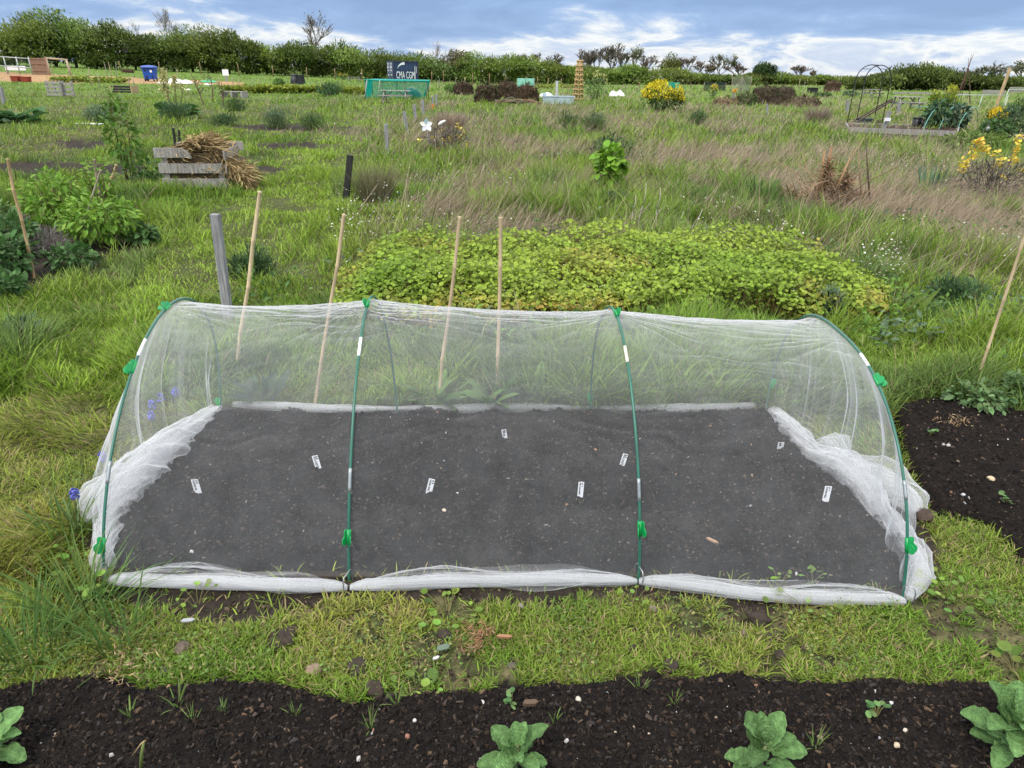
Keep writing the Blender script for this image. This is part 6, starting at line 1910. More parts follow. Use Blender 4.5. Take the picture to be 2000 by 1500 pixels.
b.build('emblem', M_LETTER, cont)
b = MB()
b.box((LN*0.87, 0.014, HT*0.5), (0.06, 0.008, HT*0.62)).box((LN*0.93, 0.014, HT*0.66), (0.04, 0.008, HT*0.25))
b.build('side_marks', M_LETTER, cont)

# ------------------------------------------------------------------ turquoise net cage and the picnic tables
M_TEAL = net_mat('turquoise_net', 0.30, (0.02, 0.42, 0.33))
M_TEALT = mat('turquoise_edge', (0.01, 0.40, 0.34), 0.6, noise=(3, 0.15), trans=0.3)
M_STAKE = mat('cage_stake', (0.20, 0.19, 0.16), 0.8, noise=(5, 0.3))
a0, a1 = AT(712, 192), AT(826, 195)
tc_ = thing('net_cage', 'long low cage of turquoise garden netting behind the grey picnic table', 'cage', a0, math.atan2((a1-a0).y, (a1-a0).x))
Lc = (a1-a0).length
Hc = hgt(a0, 154)-a0.z
Dc = 1.9
def netpanel(name, c4, m_, nu_=24, nv_=10, amp=0.03, seed=0):
    A_, B_, C_, D_ = [np.array(c) for c in c4]
    u, v = np.meshgrid(np.linspace(0, 1, nu_), np.linspace(0, 1, nv_), indexing='ij')
    u, v = u[..., None], v[..., None]
    V = (A_*(1-u)+B_*u)*(1-v)+(D_*(1-u)+C_*u)*v
    nn = unit(np.cross(B_-A_, D_-A_))
    V = V+nn*((fbm(u[..., 0]*6+seed, v[..., 0]*4, seed, 2)-0.5)*amp*4)[..., None]*np.sin(np.pi*v)**0.5
    q = grid_idx(nu_, nv_)
    return bulk(name, V.reshape(-1, 3), np.full(len(q), 4), q, m_, tc_)
netpanel('side_panel', [(0, 0, 0), (Lc, 0, 0), (Lc+0.35, 0.0, Hc), (0.08, 0.0, Hc)], M_TEAL, seed=1)
netpanel('side_panel', [(0.1, Dc, 0), (Lc, Dc, 0), (Lc+0.35, Dc, Hc), (0.35, Dc, Hc)], M_TEAL, seed=2)
netpanel('end_panel', [(0, 0, 0), (0.1, Dc, 0), (0.35, Dc, Hc), (0.08, 0, Hc)], M_TEAL, 14, 10, seed=3)
netpanel('end_panel', [(Lc, 0, 0), (Lc, Dc, 0), (Lc+0.35, Dc, Hc), (Lc+0.35, 0, Hc)], M_TEAL, 14, 10, seed=4)
netpanel('roof_panel', [(0.08, 0, Hc), (Lc+0.35, 0, Hc), (Lc+0.35, Dc, Hc+0.02), (0.35, Dc, Hc+0.02)], M_TEALT, 24, 10, 0.02, seed=5)
for x, y in ((0.05, 0.04), (Lc*0.3, 0.04), (Lc*0.68, 0.04), (Lc+0.2, 0.04), (0.2, Dc-0.04), (Lc*0.5, Dc-0.04), (Lc+0.2, Dc-0.04)):
    MB().tube([(x, y, -0.05), (x+0.05, y, Hc-0.02)], 0.03, 6).build('stake', M_STAKE, tc_, smooth=True)
MB().tube([(0.05, -0.02, Hc-0.02), (Lc*0.5, -0.03, Hc-0.05), (Lc+0.35, -0.02, Hc-0.03)], 0.035, 6).build('hem', M_TEALT, tc_, smooth=True)
for lab, x0, x1, c_ in (('pale thin cane leaning against the turquoise cage, left', 706, 715, (0.40, 0.40, 0.36)), ('pale thin cane leaning against the turquoise cage, near the bench', 731, 740, (0.38, 0.35, 0.30))):
    P = AT(x0+7, 193); P.y -= 0.15
    T = aty(x1+2, 156, P.y+0.1)-P
    o = MB().tube([(0, 0, 0), T*0.5, T], 0.022, 5, c_).build('garden_cane', M_TWIG, smooth=True)
    o.location = P
    tag(o, lab, 'cane')
# things stored behind the cage wall
P = AT(818, 192); P.y += 0.5
wb = thing('wheelbarrow', 'dark upturned wheelbarrow seen through the right end of the turquoise net', 'wheelbarrow', P)
MB().lathe([(0.55, 0.0), (0.52, 0.25), (0.38, 0.42), (0.05, 0.5)], 14, (-0.5, 0, 0.05), (1, 1, 1)).build('tray', mat('barrow_paint', (0.02, 0.06, 0.06), 0.5, noise=(3, 0.3)), wb, smooth=True)
MB().tube([(-0.9, 0, 0.4), (-0.5, 0, 0.62), (0, 0, 0.35), (0.25, 0, 0.05)], 0.03, 6, (0.5, 0.46, 0.38)).build('handle', M_TWIG, wb, smooth=True)
def picnic(label, bx0, bx1, by, ytop, rz=0.0, m_=None, group='grey picnic tables on the plots', d=None):
    """bench seats and top parallel to the view when rz = 0"""
    A_ = AT((bx0+bx1)/2, by) if d is None else FAR((bx0+bx1)/2, d)
    s = span(A_, bx1-bx0)/1.7/max(0.5, abs(math.cos(rz)))
    H_ = hgt(A_, ytop)-A_.z
    sz_ = H_/0.74
    t = thing('picnic_table', label, 'picnic table', A_, rz, group)
    m_ = m_ or M_WOOD
    b = MB()
    for k in range(5):
        b.box((0, -0.30+k*0.15, 0.72), (1.7, 0.135, 0.04))
    b.v = [(x*s, y*sz_, z*sz_) for x, y, z in b.v]
    b.build('table_top', m_, t)
    for sg in (-1, 1):
        b = MB().box((0, sg*0.72, 0.44), (1.78, 0.13, 0.045)).box((0, sg*0.58, 0.44), (1.78, 0.12, 0.045))
        b.v = [(x*s, y*sz_, z*sz_) for x, y, z in b.v]
        b.build('seat', m_, t)
    for sx in (-0.62, 0.62):
        b = MB().bar((sx, -0.62, 0), (sx, -0.22, 0.70), 0.06, 0.09).bar((sx, 0.62, 0), (sx, 0.22, 0.70), 0.06, 0.09).bar((sx+0.065, -0.78, 0.385), (sx+0.065, 0.78, 0.385), 0.05, 0.09)
        b.bar((sx*0.95, 0, 0.40), (sx*0.30, 0, 0.68), 0.05, 0.08, up=(0, 1, 0))
        b.v = [(x*s, y*sz_, z*sz_) for x, y, z in b.v]
        b.build('leg_frame', m_, t)
    return t
picnic('weathered picnic table standing in front of the turquoise net cage', 744, 802, 201, 176)
picnic('small far picnic table beneath the hedge, left of the container', 678, 705, 156, 146.5, d=84)
picnic('picnic table at the left edge beside the red planters', -24, 20, 163, 148, d=60)
picnic('picnic table seen through the garden arch', 1686, 1716, 191, 171.5, 0.5)
picnic('picnic table just right of the garden arch', 1741, 1792, 216, 188, 0.0)

# ------------------------------------------------------------------ far left: fruit cage, panel, frame, bin, sign, pallets
D1 = 72.0
def LOC(px, d=D1):
    return FAR(px, d)
M_ALU = mat('galvanised_tube', (0.42, 0.45, 0.44), 0.5, metal=0.4, noise=(3, 0.2))
M_FENCEP = mat('brown_larch', (0.24, 0.15, 0.10), 0.85, noise=(4, 0.35, (5, 5, 0.5)))
P = LOC(-12)
fc = thing('fruit_cage', 'grey metal frame of a fruit cage with wire mesh at the far left', 'cage', P)
x1_ = span(P, 72)
Hf = hgt(P, 97)-P.z
bk = MB()
for x in np.linspace(0, x1_, 4):
    MB().tube([(x, 0, -0.1), (x-0.02, 0, Hf)], 0.05, 6).build('upright', M_ALU, fc, smooth=True)
for z in (Hf, Hf*0.47):
    MB().tube([(0, 0, z), (x1_, 0, z-0.15)], 0.045, 6).build('rail', M_ALU, fc, smooth=True)
q = grid_idx(2, 2)
M_MESH = net_mat('dark_wire_mesh', 0.10, (0.10, 0.14, 0.12))
bulk('mesh', np.array([(0, 0.02, 0), (0, 0.02, Hf), (x1_, 0.02, 0), (x1_, 0.02, Hf-0.15)]), [4], q, M_MESH, fc)
P = LOC(7, D1+1)
wdt = span(P, 40)
bo = thing('white_board', 'large white board leaning behind the grey fruit cage', 'board', P)
MB().box((wdt/2, 0.2, (hgt(P, 116)-P.z)/2+0.15), (wdt, 0.06, hgt(P, 116)-P.z-0.3), Matrix.Rotation(R(-6), 3, 'X')).build('sheet', M_WHITE, bo, bevel=0.01)
for x in (0.15, wdt-0.15):
    MB().box((x, 0.3, 0.2), (0.06, 0.06, 0.5)).build('foot', M_WOOD, bo)
P = LOC(62)
wdt = span(P, 30)
Hp = hgt(P, 101)-P.z
pn = thing('wooden_screen', 'brown wooden fence panel standing between the fruit cage and a pole frame', 'panel', P)
b = MB()
for k in range(9):
    b.box((wdt*(k+0.5)/9, 0, Hp/2), (wdt/9-0.02, 0.03, Hp*(0.97+0.02*math.sin(k*4))))
b.build('boards', M_FENCEP, pn)
for z in (0.25, 0.65, 0.93):
    MB().box((wdt/2, -0.04, Hp*z), (wdt, 0.05, 0.09)).build('rail', M_FENCEP, pn)
MB().box((wdt+0.05, 0, Hp*0.54), (0.16, 0.16, Hp*1.08)).build('post', M_FENCEP, pn)
P = LOC(95)
wdt = span(P, 40)
Hp = hgt(P, 103)-P.z
pf = thing('pole_frame', 'goal-shaped frame of pale round poles left of the blue bin', 'frame', P)
M_PALEPOLE = mat('pale_pole', (0.40, 0.33, 0.23), 0.8, noise=(3, 0.25))
MB().tube([(wdt, 0, -0.1), (wdt-0.1, 0, Hp-0.1)], 0.09, 8).build('upright', M_PALEPOLE, pf, smooth=True)
MB().tube([(0, 0, -0.1), (0, 0, Hp)], 0.08, 8).build('upright', M_PALEPOLE, pf, smooth=True)
MB().tube([(-0.1, 0, Hp), (wdt, 0, Hp-0.12)], 0.08, 8).build('crossbar', M_PALEPOLE, pf, smooth=True)
# blue wheeled bin
P = LOC(292, 66)
hb = hgt(P, 122)-P.z
wb_ = span(P, 25)
bn = thing('wheeled_bin', 'large blue wheeled bin with dark patches and a white sticker by the hedge', 'bin', P, 0.12)
M_BLUE = mat('blue_bin_plastic', (0.012, 0.075, 0.36), 0.45, spec=0.4, noise=(2, 0.12))
MB().box((0, 0, hb*0.5), (wb_*0.78, wb_*0.62, hb*0.76), None, taper=1.22).build('body', M_BLUE, bn, bevel=0.03)
MB().lathe([(0.68*wb_, 0), (0.70*wb_, 0.05), (0.62*wb_, 0.13*hb), (0.3*wb_, 0.17*hb), (0.001, 0.18*hb)], 4, (0, 0, 0), rot=rotz(math.pi/4)).build('lid', M_BLUE, bn).location = (0, 0, hb*0.87)
for sx in (-1, 1):
    for sy in (-1, 1):
        MB().lathe([(0.001, -0.03), (0.10, -0.03), (0.11, 0), (0.10, 0.03), (0.001, 0.03)], 12, (sx*wb_*0.33, sy*wb_*0.26, 0.10), rot=Matrix.Rotation(math.pi/2, 3, 'X')).build('wheel', M_BLACK, bn, smooth=True)
MB().box((wb_*0.2, -wb_*0.375, hb*0.66), (wb_*0.15, 0.012, hb*0.16)).build('sticker', M_WHITE, bn)
for x, z, sx_, sz2 in ((-0.22, 0.70, 0.18, 0.12), (-0.2, 0.26, 0.16, 0.18), (0.24, 0.3, 0.1, 0.24)):
    MB().lathe([(0.001, -0.01), (0.5, -0.008), (0.5, 0.008), (0.001, 0.01)], 7, (wb_*x, -wb_*(0.315+0.075*z), hb*z), rot=Matrix.Rotation(math.pi/2, 3, 'X') @ Matrix.Diagonal((sx_*wb_, sz2*hb, 1.5))).build('dark_patch', M_BLACK, bn)
# notice by the hedge
def notice(label, px, yt, d, wpx, hpx, ybase_px=None, m_=None, posts=M_GREYPOST, text=None):
    P = FAR(px, d) if d else AT(px, ybase_px)
    t = thing('notice_post' if not text else 'plot_marker', label, 'sign', P)
    top = hgt(P, yt)-P.z
    w_, h_ = span(P, wpx), span(P, hpx)
    MB().box((0, 0.03, top*0.5-0.02), (w_*0.32, 0.05, top*0.98)).build('post', posts, t)
    MB().box((0, -0.012, top-h_/2), (w_, 0.02, h_)).build('board', m_ or M_WHITE, t, bevel=0.004)
    return t, w_, h_, top
notice('small white notice on a post in front of the left hedge', 440, 129.5, 70, 12, 11)
# compost bin
P = FAR(574, 70)
hb = hgt(P, 141)-P.z
cb = thing('compost_bin', 'dark conical plastic compost bin in the far left field', 'compost bin', P)
r_ = span(P, 8.5)
MB().lathe([(r_, -0.05), (r_*0.96, hb*0.3), (r_*0.72, hb*0.93), (r_*0.72, hb*0.93)], 16).build('body', M_BLACK, cb, smooth=True)
MB().lathe([(r_*0.78, hb*0.90), (r_*0.78, hb*0.95), (r_*0.3, hb), (0.001, hb)], 16).build('lid', M_BLACK, cb, smooth=True)
P = FAR(586, 70)
o = MB().lathe([(0.42, -0.05), (0.42, 0.1), (0.32, 0.75), (0.33, 0.8), (0.001, 0.8)], 14).build('water_butt', M_BLACK, smooth=True)
o.location = P
tag(o, 'low dark tub tucked against the conical compost bin', 'tub')
# sheets lying about
def sheet(label, x0, x1, yb, hpx, m_, d=None, name='plastic_sheet', seed=0, dep=0.9):
    P = FAR((x0+x1)/2, d) if d else AT((x0+x1)/2, yb)
    w_, h_ = span(P, x1-x0), span(P, hpx)
    X, Y = np.meshgrid(np.linspace(-w_/2, w_/2, 40), np.linspace(-dep/2, dep/2, 14), indexing='ij')
    Z = 0.02+h_*np.clip(fbm(X*1.6+seed, Y*2.2, seed, 3)*1.7-0.25, 0.02, 1)*np.sin(np.pi*(Y/dep+0.5))**0.6*np.sin(np.pi*(X/w_+0.5))**0.4
    q = grid_idx(40, 14)
    o = bulk(name, np.stack([X, Y, Z], -1).reshape(-1, 3), np.full(len(q), 4), q, m_)
    o.location = P
    tag(o, label, 'sheet')
M_GSHEET = mat('green_mesh_sheet', (0.06, 0.36, 0.17), 0.6, noise=(4, 0.2))
sheet('long white sheet lying on a plot in the far left field', 308, 372, 154, 9, M_WHITE, 62, seed=1)
sheet('small white sheet right of the long one', 394, 410, 154, 5, M_WHITE, 62, seed=2)
sheet('bright green netting heaped before the left hedge', 389, 419, 143, 8, M_GSHEET, 68, 'green_netting', 3)
sheet('scrap of white plastic in the grass below the long white sheet', 362, 373, 176, 6, M_WHITE, None, seed=4, dep=0.4)
sheet('white sheet on the ground right of the mint green tank', 1054, 1082, 174, 10, M_WHITE, 52, seed=5)
sheet('crumpled white cover low behind the yellow broom', 1192, 1222, 172, 12, M_WHITE, 58, seed=6)
sheet('pale plank-like sheet on the left bed', 152, 200, 243, 4, M_WHITE, None, seed=8, dep=0.3)
# stacked pallets and black boxes
P = AT(94, 188)
wdt, Hp = span(P, 48), hgt(P, 157)-P.z
pl = thing('pallet_stack', 'grey wooden pallets standing on edge in the left field', 'pallets', P)
for k in range(4):
    MB().box((wdt*0.28, 0, Hp*(0.12+0.25*k)), (wdt*0.60, 0.03, Hp*0.15)).build('slat', M_WOOD, pl)
for k in range(3):
    MB().box((wdt*0.78, 0.15, Hp*(0.15+0.32*k)), (wdt*0.40, 0.03, Hp*0.16)).build('slat', M_WOOD, pl)
for x in (0.02, 0.3, 0.57, 0.62, 0.97):
    MB().box((wdt*x, 0.05 if x < 0.6 else 0.2, Hp*0.5), (0.10, 0.09, Hp)).build('block', M_WOOD, pl)
P = AT(218, 182)
wdt, Hp = span(P, 40), hgt(P, 166)-P.z
bc = thing('slatted_bin', 'low bin of dark boards with pale ends in the left field', 'bin', P)
for k in range(3):
    MB().box((wdt/2, 0, Hp*(0.18+0.33*k)), (wdt*0.9, 0.03, Hp*0.26)).build('board', M_BLACK, bc)
for x in (0.0, 1.0):
    MB().box((wdt*x, 0.4, Hp*0.5), (0.06, 0.85, Hp)).build('end_board', M_PALEWOOD, bc)
# red planters
M_RED = mat('red_planter', (0.26, 0.045, 0.025), 0.6, noise=(3, 0.2))
for x, lab in ((26, 'terracotta red planter box beside the left picnic table, left one'), (45, 'terracotta red planter box beside the left picnic table, right one')):
    P = FAR(x, 58)
    w_, h_ = span(P, 15), span(P, 9)
    t = thing('planter', lab, 'planter', P, 0, 'red planter boxes')
    MB().box((0, 0, h_*0.5), (w_*0.85, 0.5, h_), taper=1.12).build('tub', M_RED, t, bevel=0.02)
    MB().box((0, 0, h_), (w_, 0.58, 0.07)).build('rim', M_RED, t, bevel=0.015)
# rhubarb in flower
P = AT(345, 232)
rb = thing('rhubarb', 'rhubarb plant with tall cream flower spikes and big crinkled leaves', 'plant', P)
n = 26
a = rng.uniform(0, 6.28, n); e = rng.uniform(0.15, 0.7, n)
d = np.stack([np.cos(a)*np.cos(e), np.sin(a)*np.cos(e), np.sin(e)], -1)
Pool().add(*scatter(T_leaf(5, 0.85, 0.08, 0.3), d*0.25+[0, 0, 0.1], frames(d, jitter=0.3), 0.42+0.2*rng.random(n), jit((0.10, 0.22, 0.055), n, 0.06, 0.25))).build('leaves', M_LEAF, rb)
for (tx, ty, by_, n) in ((318, 136, 172, 240), (340, 150, 178, 130), (354, 168, 182, 40), (327, 172, 190, 50)):
    T = aty(tx, ty, P.y)-P
    B_ = aty(tx+2, by_, P.y)-P
    b = MB().tube([(0.1*T.x, 0, 0), B_, T], [0.03, 0.025, 0.012], 6, (0.30, 0.32, 0.12))
    pp = Pool().mb(b)
    u = rng.random(n)
    q = np.array(B_)+(np.array(T)-np.array(B_))*u[:, None]+rng.normal(0, 1, (n, 3))*(0.085*(1.15-u))[:, None]
    pp.add(*scatter(T_QUAD, q, frames(rng.normal(0, 0.7, (n, 3))+[0, 0, 1]), 0.085, jit((0.56, 0.53, 0.26), n, 0.05, 0.15)))
    pp.build('flower_spike', M_LEAF, rb)
P = AT(30, 238)
tl = thing('large_leaf_plant', 'low plant with broad glossy leaves at the left edge', 'plant', P)
n = 44
a = rng.uniform(0, 6.28, n); e = rng.uniform(0.1, 0.9, n)
d = np.stack([np.cos(a)*np.cos(e), np.sin(a)*np.cos(e), np.sin(e)], -1)
Pool().add(*scatter(T_leaf(4, 0.7, 0.1, 0.3), d*0.2*rng.random((n, 1))+rng.normal(0, 0.32, (n, 3))*[1, 0.6, 0], frames(d, jitter=0.3), 0.40+0.2*rng.random(n), jit((0.085, 0.19, 0.065), n, 0.06, 0.3))).build('leaves', M_LEAF, tl)
# thin saplings and raised pallet
P = AT(436, 190)
lp = thing('low_pallet', 'single pallet raised flat above the grass in the left field', 'pallet', P, -0.08)
wdt = span(P, 46)
for k in range(4):
    MB().box((wdt/2, -0.3+0.2*k, 0.30), (wdt, 0.10, 0.03)).build('slat', M_WOOD, lp)
for x in (0.06, 0.5, 0.94):
    MB().box((wdt*x, 0, 0.14), (0.10, 0.75, 0.28)).build('block', M_WOOD, lp)
for i, (bx, by, tx, ty, lab) in enumerate([(398, 205, 372, 142, 'thin young fruit tree leaning left in the left field'), (436, 210, 432, 160, 'thin young fruit tree beside the low pallet'), (415, 200, 412, 150, 'spindly young tree between two leaning ones')]):
    P = AT(bx, by)
    T = aty(tx, ty, P.y)-P
    t = thing('young_tree', lab, 'tree', P, 0, 'young fruit trees in the left field')
    b = MB().tube([(0, 0, -0.05), T*0.5+Vector((0.04, 0, 0)), T], [0.035, 0.025, 0.012], 5, (0.15, 0.10, 0.07))
    rs = random.Random(800+i)
    tips = []
    for k in range(7):
        p0 = T*rs.uniform(0.3, 0.95)
        p1 = p0+Vector((rs.gauss(0, 0.25), rs.gauss(0, 0.2), rs.uniform(0.1, 0.35)))
        b.tube([p0, p1], [0.014, 0.007], 4, (0.15, 0.10, 0.07))
        tips += [p0.lerp(p1, f) for f in (0.4, 0.7, 1)]
    b.build('trunk', M_TWIG, t)
    n = 70
    q = np.array([tuple(x) for x in tips])[rng.integers(0, len(tips), n)]+rng.normal(0, 0.07, (n, 3))
    Pool().add(*scatter(LEAF2, q, frames(rng.normal(0, 1, (n, 3))), 0.10, jit((0.15, 0.22, 0.06), n, 0.08, 0.2))).build('crown', M_LEAF, t)

# ------------------------------------------------------------------ middle: heaps, tank, tray, wicker tower, broom
def heap(label, bx, by, wpx, ytop, seed, col=(0.050, 0.034, 0.024), grn=0.15, name='manure_heap', dpt=0.8, boxy=0.6, group='dark rotting heaps'):
    P = AT(bx, by)
    w_, h_ = span(P, wpx), hgt(P, ytop)-P.z
    t = thing(name, label, 'heap', P, 0, group)
    na, nz = 44, 18
    A_, Z_ = np.meshgrid(np.linspace(0, 2*math.pi, na, endpoint=False), np.linspace(0, 1, nz), indexing='ij')
    rr = np.where(Z_ < 0.75, 1.0-0.10*Z_, np.sqrt(np.maximum(0, 1-((Z_-0.75)/0.25)**2))*0.92)
    rr = rr*(1-(1-boxy)*0.45*Z_)*(0.85+0.35*fbm(np.cos(A_)*2.5+seed, np.sin(A_)*2.5+Z_*3, seed, 3))
    sq = 1/np.maximum(np.abs(np.cos(A_)), np.abs(np.sin(A_)))**0.4
    zz = Z_*h_*(0.86+0.28*fbm(np.cos(A_)*1.3*rr+seed, np.sin(A_)*1.3*rr, seed+5, 3))
    V = np.stack([np.cos(A_)*rr*sq*w_*0.54, np.sin(A_)*rr*sq*w_*0.5*dpt, zz-0.02], -1)
    i = np.arange(na)
    q = np.concatenate([np.stack([i*nz+j, ((i+1) % na)*nz+j, ((i+1) % na)*nz+j+1, i*nz+j+1], -1) for j in range(nz-1)])
    c = np.array(col)*(0.6+0.9*fbm(A_*4, Z_*9, seed+9, 3))[..., None]
    bulk('rotted_mass', V.reshape(-1, 3), np.full(len(q), 4), q, M_TWIG, t, c.reshape(-1, 3))
    n = 1500
    k = rng.integers(0, na*nz, n)
    q_ = V.reshape(-1, 3)[k]+rng.normal(0, 0.05, (n, 3))
    dd = rng.normal(0, 1, (n, 3))
    cc = jit(np.array(col)*1.5, n, 0.1, 0.4)
    g = (rng.random(n) < grn) & (q_[:, 2] > h_*0.35)
    cc[g] = jit((0.08, 0.14, 0.035), int(g.sum()), 0.1, 0.3)
    dr = rng.random(n) < 0.12
    cc[dr] = jit((0.24, 0.17, 0.10), int(dr.sum()), 0.08, 0.3)
    Pool().add(*scatter(T_QUAD, q_, frames(dd), np.stack([np.full(n, 0.045), 0.10+0.12*rng.random(n), np.full(n, 0.08)], -1), cc)).build('litter', M_TWIG, t)
    return t
heap('dark rotting heap smallest of the group, behind and left of the others', 905, 186, 36, 161, 901)
heap('dark rotting heap with green weeds on top, front left of the group', 950, 200, 42, 164, 902, grn=0.35)
heap('dark rotting heap in the middle of the group, with brown straw on top', 990, 196, 46, 160, 903)
heap('dark rotting heap with a rusty top, right end of the group', 1030, 201, 40, 166, 904, (0.060, 0.037, 0.024))
heap('upright stack of brown dirt alone against the far hedge', 1625, 179, 26, 153, 905, (0.075, 0.048, 0.033), 0.05, boxy=1.0)
heap('large weedy heap with a dark hollow, left half', 1492, 204, 56, 165, 906, (0.055, 0.040, 0.028), 0.4, boxy=0.4)
heap('large weedy heap right half, crowned with green', 1524, 203, 54, 168, 907, (0.058, 0.042, 0.030), 0.4, boxy=0.4)
heap('low pile of weeds sloping down from the big heap to the right', 1567, 208, 66, 187, 908, (0.10, 0.075, 0.05), 0.35, boxy=0.1)
heap('low pile of brown stalks left of the big weedy heap', 1420, 206, 56, 192, 909, (0.17, 0.12, 0.075), 0.1, boxy=0.1)
heap('green weedy mound in front left of the big heap', 1456, 207, 46, 184, 910, (0.065, 0.075, 0.035), 0.6, boxy=0.1)
heap('small brown heap left of the blue bin', 252, 146, 20, 126, 911, (0.09, 0.06, 0.04), 0.05)
P = AT(1012, 206)
bp = MB()
rs = random.Random(77)
for k in range(16):
    x = rs.uniform(-0.9, 0.9)
    bp.tube([(x-0.5, rs.uniform(-0.2, 0.2), 0.05+0.2*rs.random()), (x, rs.uniform(-0.3, 0.2), 0.15+0.25*rs.random()), (x+0.6, rs.uniform(-0.3, 0.2), 0.03+0.2*rs.random())], [0.03, 0.028, 0.015], 5, (0.22*rs.uniform(0.6, 1.2), 0.15, 0.10))
o = bp.build('branch_pile', M_TWIG, smooth=True)
o.location = P
tag(o, 'pile of cut branches lying before the dark heaps', 'branches')
def crate_tank(label, x0, x1, yt, d, col, name, nparts=2, h=None):
    P = FAR((x0+x1)/2, d)
    w_, h_ = span(P, x1-x0), hgt(P, yt)-P.z
    t = thing(name, label, 'panel', P)
    m_ = mat(name+'_sheet', col, 0.5, noise=(2, 0.12), trans=0.25)
    for k in range(nparts):
        MB().box((w_*((k+0.5)/nparts-0.5), 0, h_*0.5+0.08), (w_/nparts-0.05, 0.05, h_-0.16)).build('panel', m_, t, bevel=0.01)
    for k in range(nparts+1):
        MB().box((w_*(k/nparts-0.5), 0.05, h_*0.5), (0.05, 0.05, h_*1.06)).build('upright', M_STAKE, t)
    MB().box((0, 0.05, h_-0.04), (w_, 0.045, 0.05)).build('rail', M_STAKE, t)
crate_tank('mint green windbreak panels before the hedge in the middle', 1010, 1044, 153, 62, (0.32, 0.68, 0.56), 'windbreak')
crate_tank('teal green panel half hidden behind the yellow broom', 1302, 1328, 159.5, 54, (0.03, 0.36, 0.25), 'screen', 1)
# metal trough with post
P = AT(1090, 204)
wdt = span(P, 62)
tr_ = thing('metal_trough', 'pale blue-grey metal trough in the grass right of the dark heaps', 'trough', P, -0.02)
M_TROUGH = mat('zinc_sheet', (0.46, 0.54, 0.60), 0.45, metal=0.35, noise=(3, 0.2))
MB().box((0, 0, 0.20), (wdt*0.94, 0.75, 0.38), taper=1.05).build('basin', M_TROUGH, tr_, bevel=0.02)
b = MB()
for s_ in (-1, 1):
    b.box((0, s_*0.39, 0.405), (wdt*1.02, 0.05, 0.05)).box((s_*wdt*0.5, 0, 0.405), (0.05, 0.73, 0.05))
b.build('rim', M_TROUGH, tr_)
MB().box((-wdt*0.44, -0.1, 0.50), (0.22, 0.16, 0.14)).build('float_box', M_TROUGH, tr_, bevel=0.01)
post('timber_post', 'pale grey post standing behind the metal trough', (1087, 196), (1088, 158), 5, mat('silver_wood', (0.46, 0.47, 0.48), 0.8, noise=(6, 0.25)), 'timber posts between the plots')
# wicker tower
P = FAR(1131, 46)
h_, w_ = hgt(P, 119)-P.z, span(P, 20)
wt = thing('wicker_tower', 'tall tapering wicker obelisk of woven willow in the middle distance', 'obelisk', P)
M_WICKER = mat('willow', (0.42, 0.29, 0.13), 0.75, noise=(7, 0.3))
n_ = 10
for k in range(n_):
    a = 2*math.pi*k/n_
    MB().tube([(math.cos(a)*w_*0.5, math.sin(a)*w_*0.5, 0), (math.cos(a)*w_*0.235, math.sin(a)*w_*0.235, h_)], 0.028, 5).build('rod', M_WICKER, wt, smooth=True)
for z in np.linspace(0.06, 1.0, 9):
    r_ = w_*(0.5-0.265*z)+0.02
    pts = [(math.cos(a)*r_, math.sin(a)*r_, h_*z+0.03*math.sin(a*5)) for a in np.linspace(0, 2*math.pi, 22)]
    MB().tube(pts, 0.045, 5).build('woven_band', M_WICKER, wt, smooth=True)
# flowering brassicas and the broom
def flowering(label, bx, by, wpx, ytop, cols, n, seed, name='flowering_plant', fcol=(0.50, 0.50, 0.20), nf=260, group=None, lcol=(0.10, 0.19, 0.06), cat='plant', fl=0.55):
    P = AT(bx, by)
    w_, h_ = span(P, wpx), hgt(P, ytop)-P.z
    t = thing(name, label, cat, P, 0, group)
    stems(14, w_*0.9, h_, w_*0.7, 0.018, (0.13, 0.16, 0.06), seed).build('stem', M_TWIG, t)
    Pool().add(*leaf_cloud(n, w_, h_*0.8, w_*0.8, 0.15, lcol, T_QUAD, droop=0.0, aspect=0.45, seed=seed, gap=0.36, vh=0.3)).build('foliage', M_LEAF, t)
    u = unit(rng.normal(0, 1, (nf, 3)))
    u[:, 2] = np.abs(u[:, 2])
    q = u*np.array([w_/2, w_/2.4, h_*(1-fl)])*(0.80+0.28*rng.random((nf, 1)))+[0, 0, h_*fl]
    q = q[fbm(q[:, 0]*2.5+seed, q[:, 2]*2.5, seed, 2) > 0.38]
    Pool().add(*scatter(T_QUAD, q, frames(rng.normal(0, 0.5, (len(q), 3))+[0, 0, 0.8]), np.array([[0.06, 0.12, 0.08]])*np.ones((len(q), 1)), jit(fcol, len(q), 0.06, 0.2))).build('flowers', M_LEAF, t)['kind'] = 'stuff'
    return t
flowering('loose pale yellow flowering brassica right of the wicker tower', 1162, 196, 50, 140, None, 500, 921)
flowering('big broom bush covered in bright yellow flowers', 1290, 218, 84, 160, None, 1300, 922, 'broom_bush', (0.66, 0.56, 0.03), 1700, cat='bush', fl=0.38, lcol=(0.06, 0.115, 0.03))
flowering('small yellow bush before the hedge left of the container', 671, 156, 18, 137, None, 160, 923, 'yellow_bush', (0.62, 0.45, 0.03), 160, cat='bush')
flowering('tall yellow-green flowering kale behind the raised bed, left one', 1818, 232, 22, 172, None, 260, 924, fcol=(0.34, 0.40, 0.04), lcol=(0.13, 0.24, 0.04), group='flowering kale behind the raised bed')
flowering('tall yellow-green flowering kale behind the raised bed, right one', 1846, 228, 26, 166, None, 300, 925, fcol=(0.42, 0.44, 0.05), lcol=(0.13, 0.24, 0.04), group='flowering kale behind the raised bed')
flowering('yellow daffodils crowded behind the right-hand plot marker', 1938, 262, 36, 212, None, 300, 926, 'daffodil_clump', (0.70, 0.55, 0.04), 320, cat='flowers', lcol=(0.08, 0.15, 0.05))
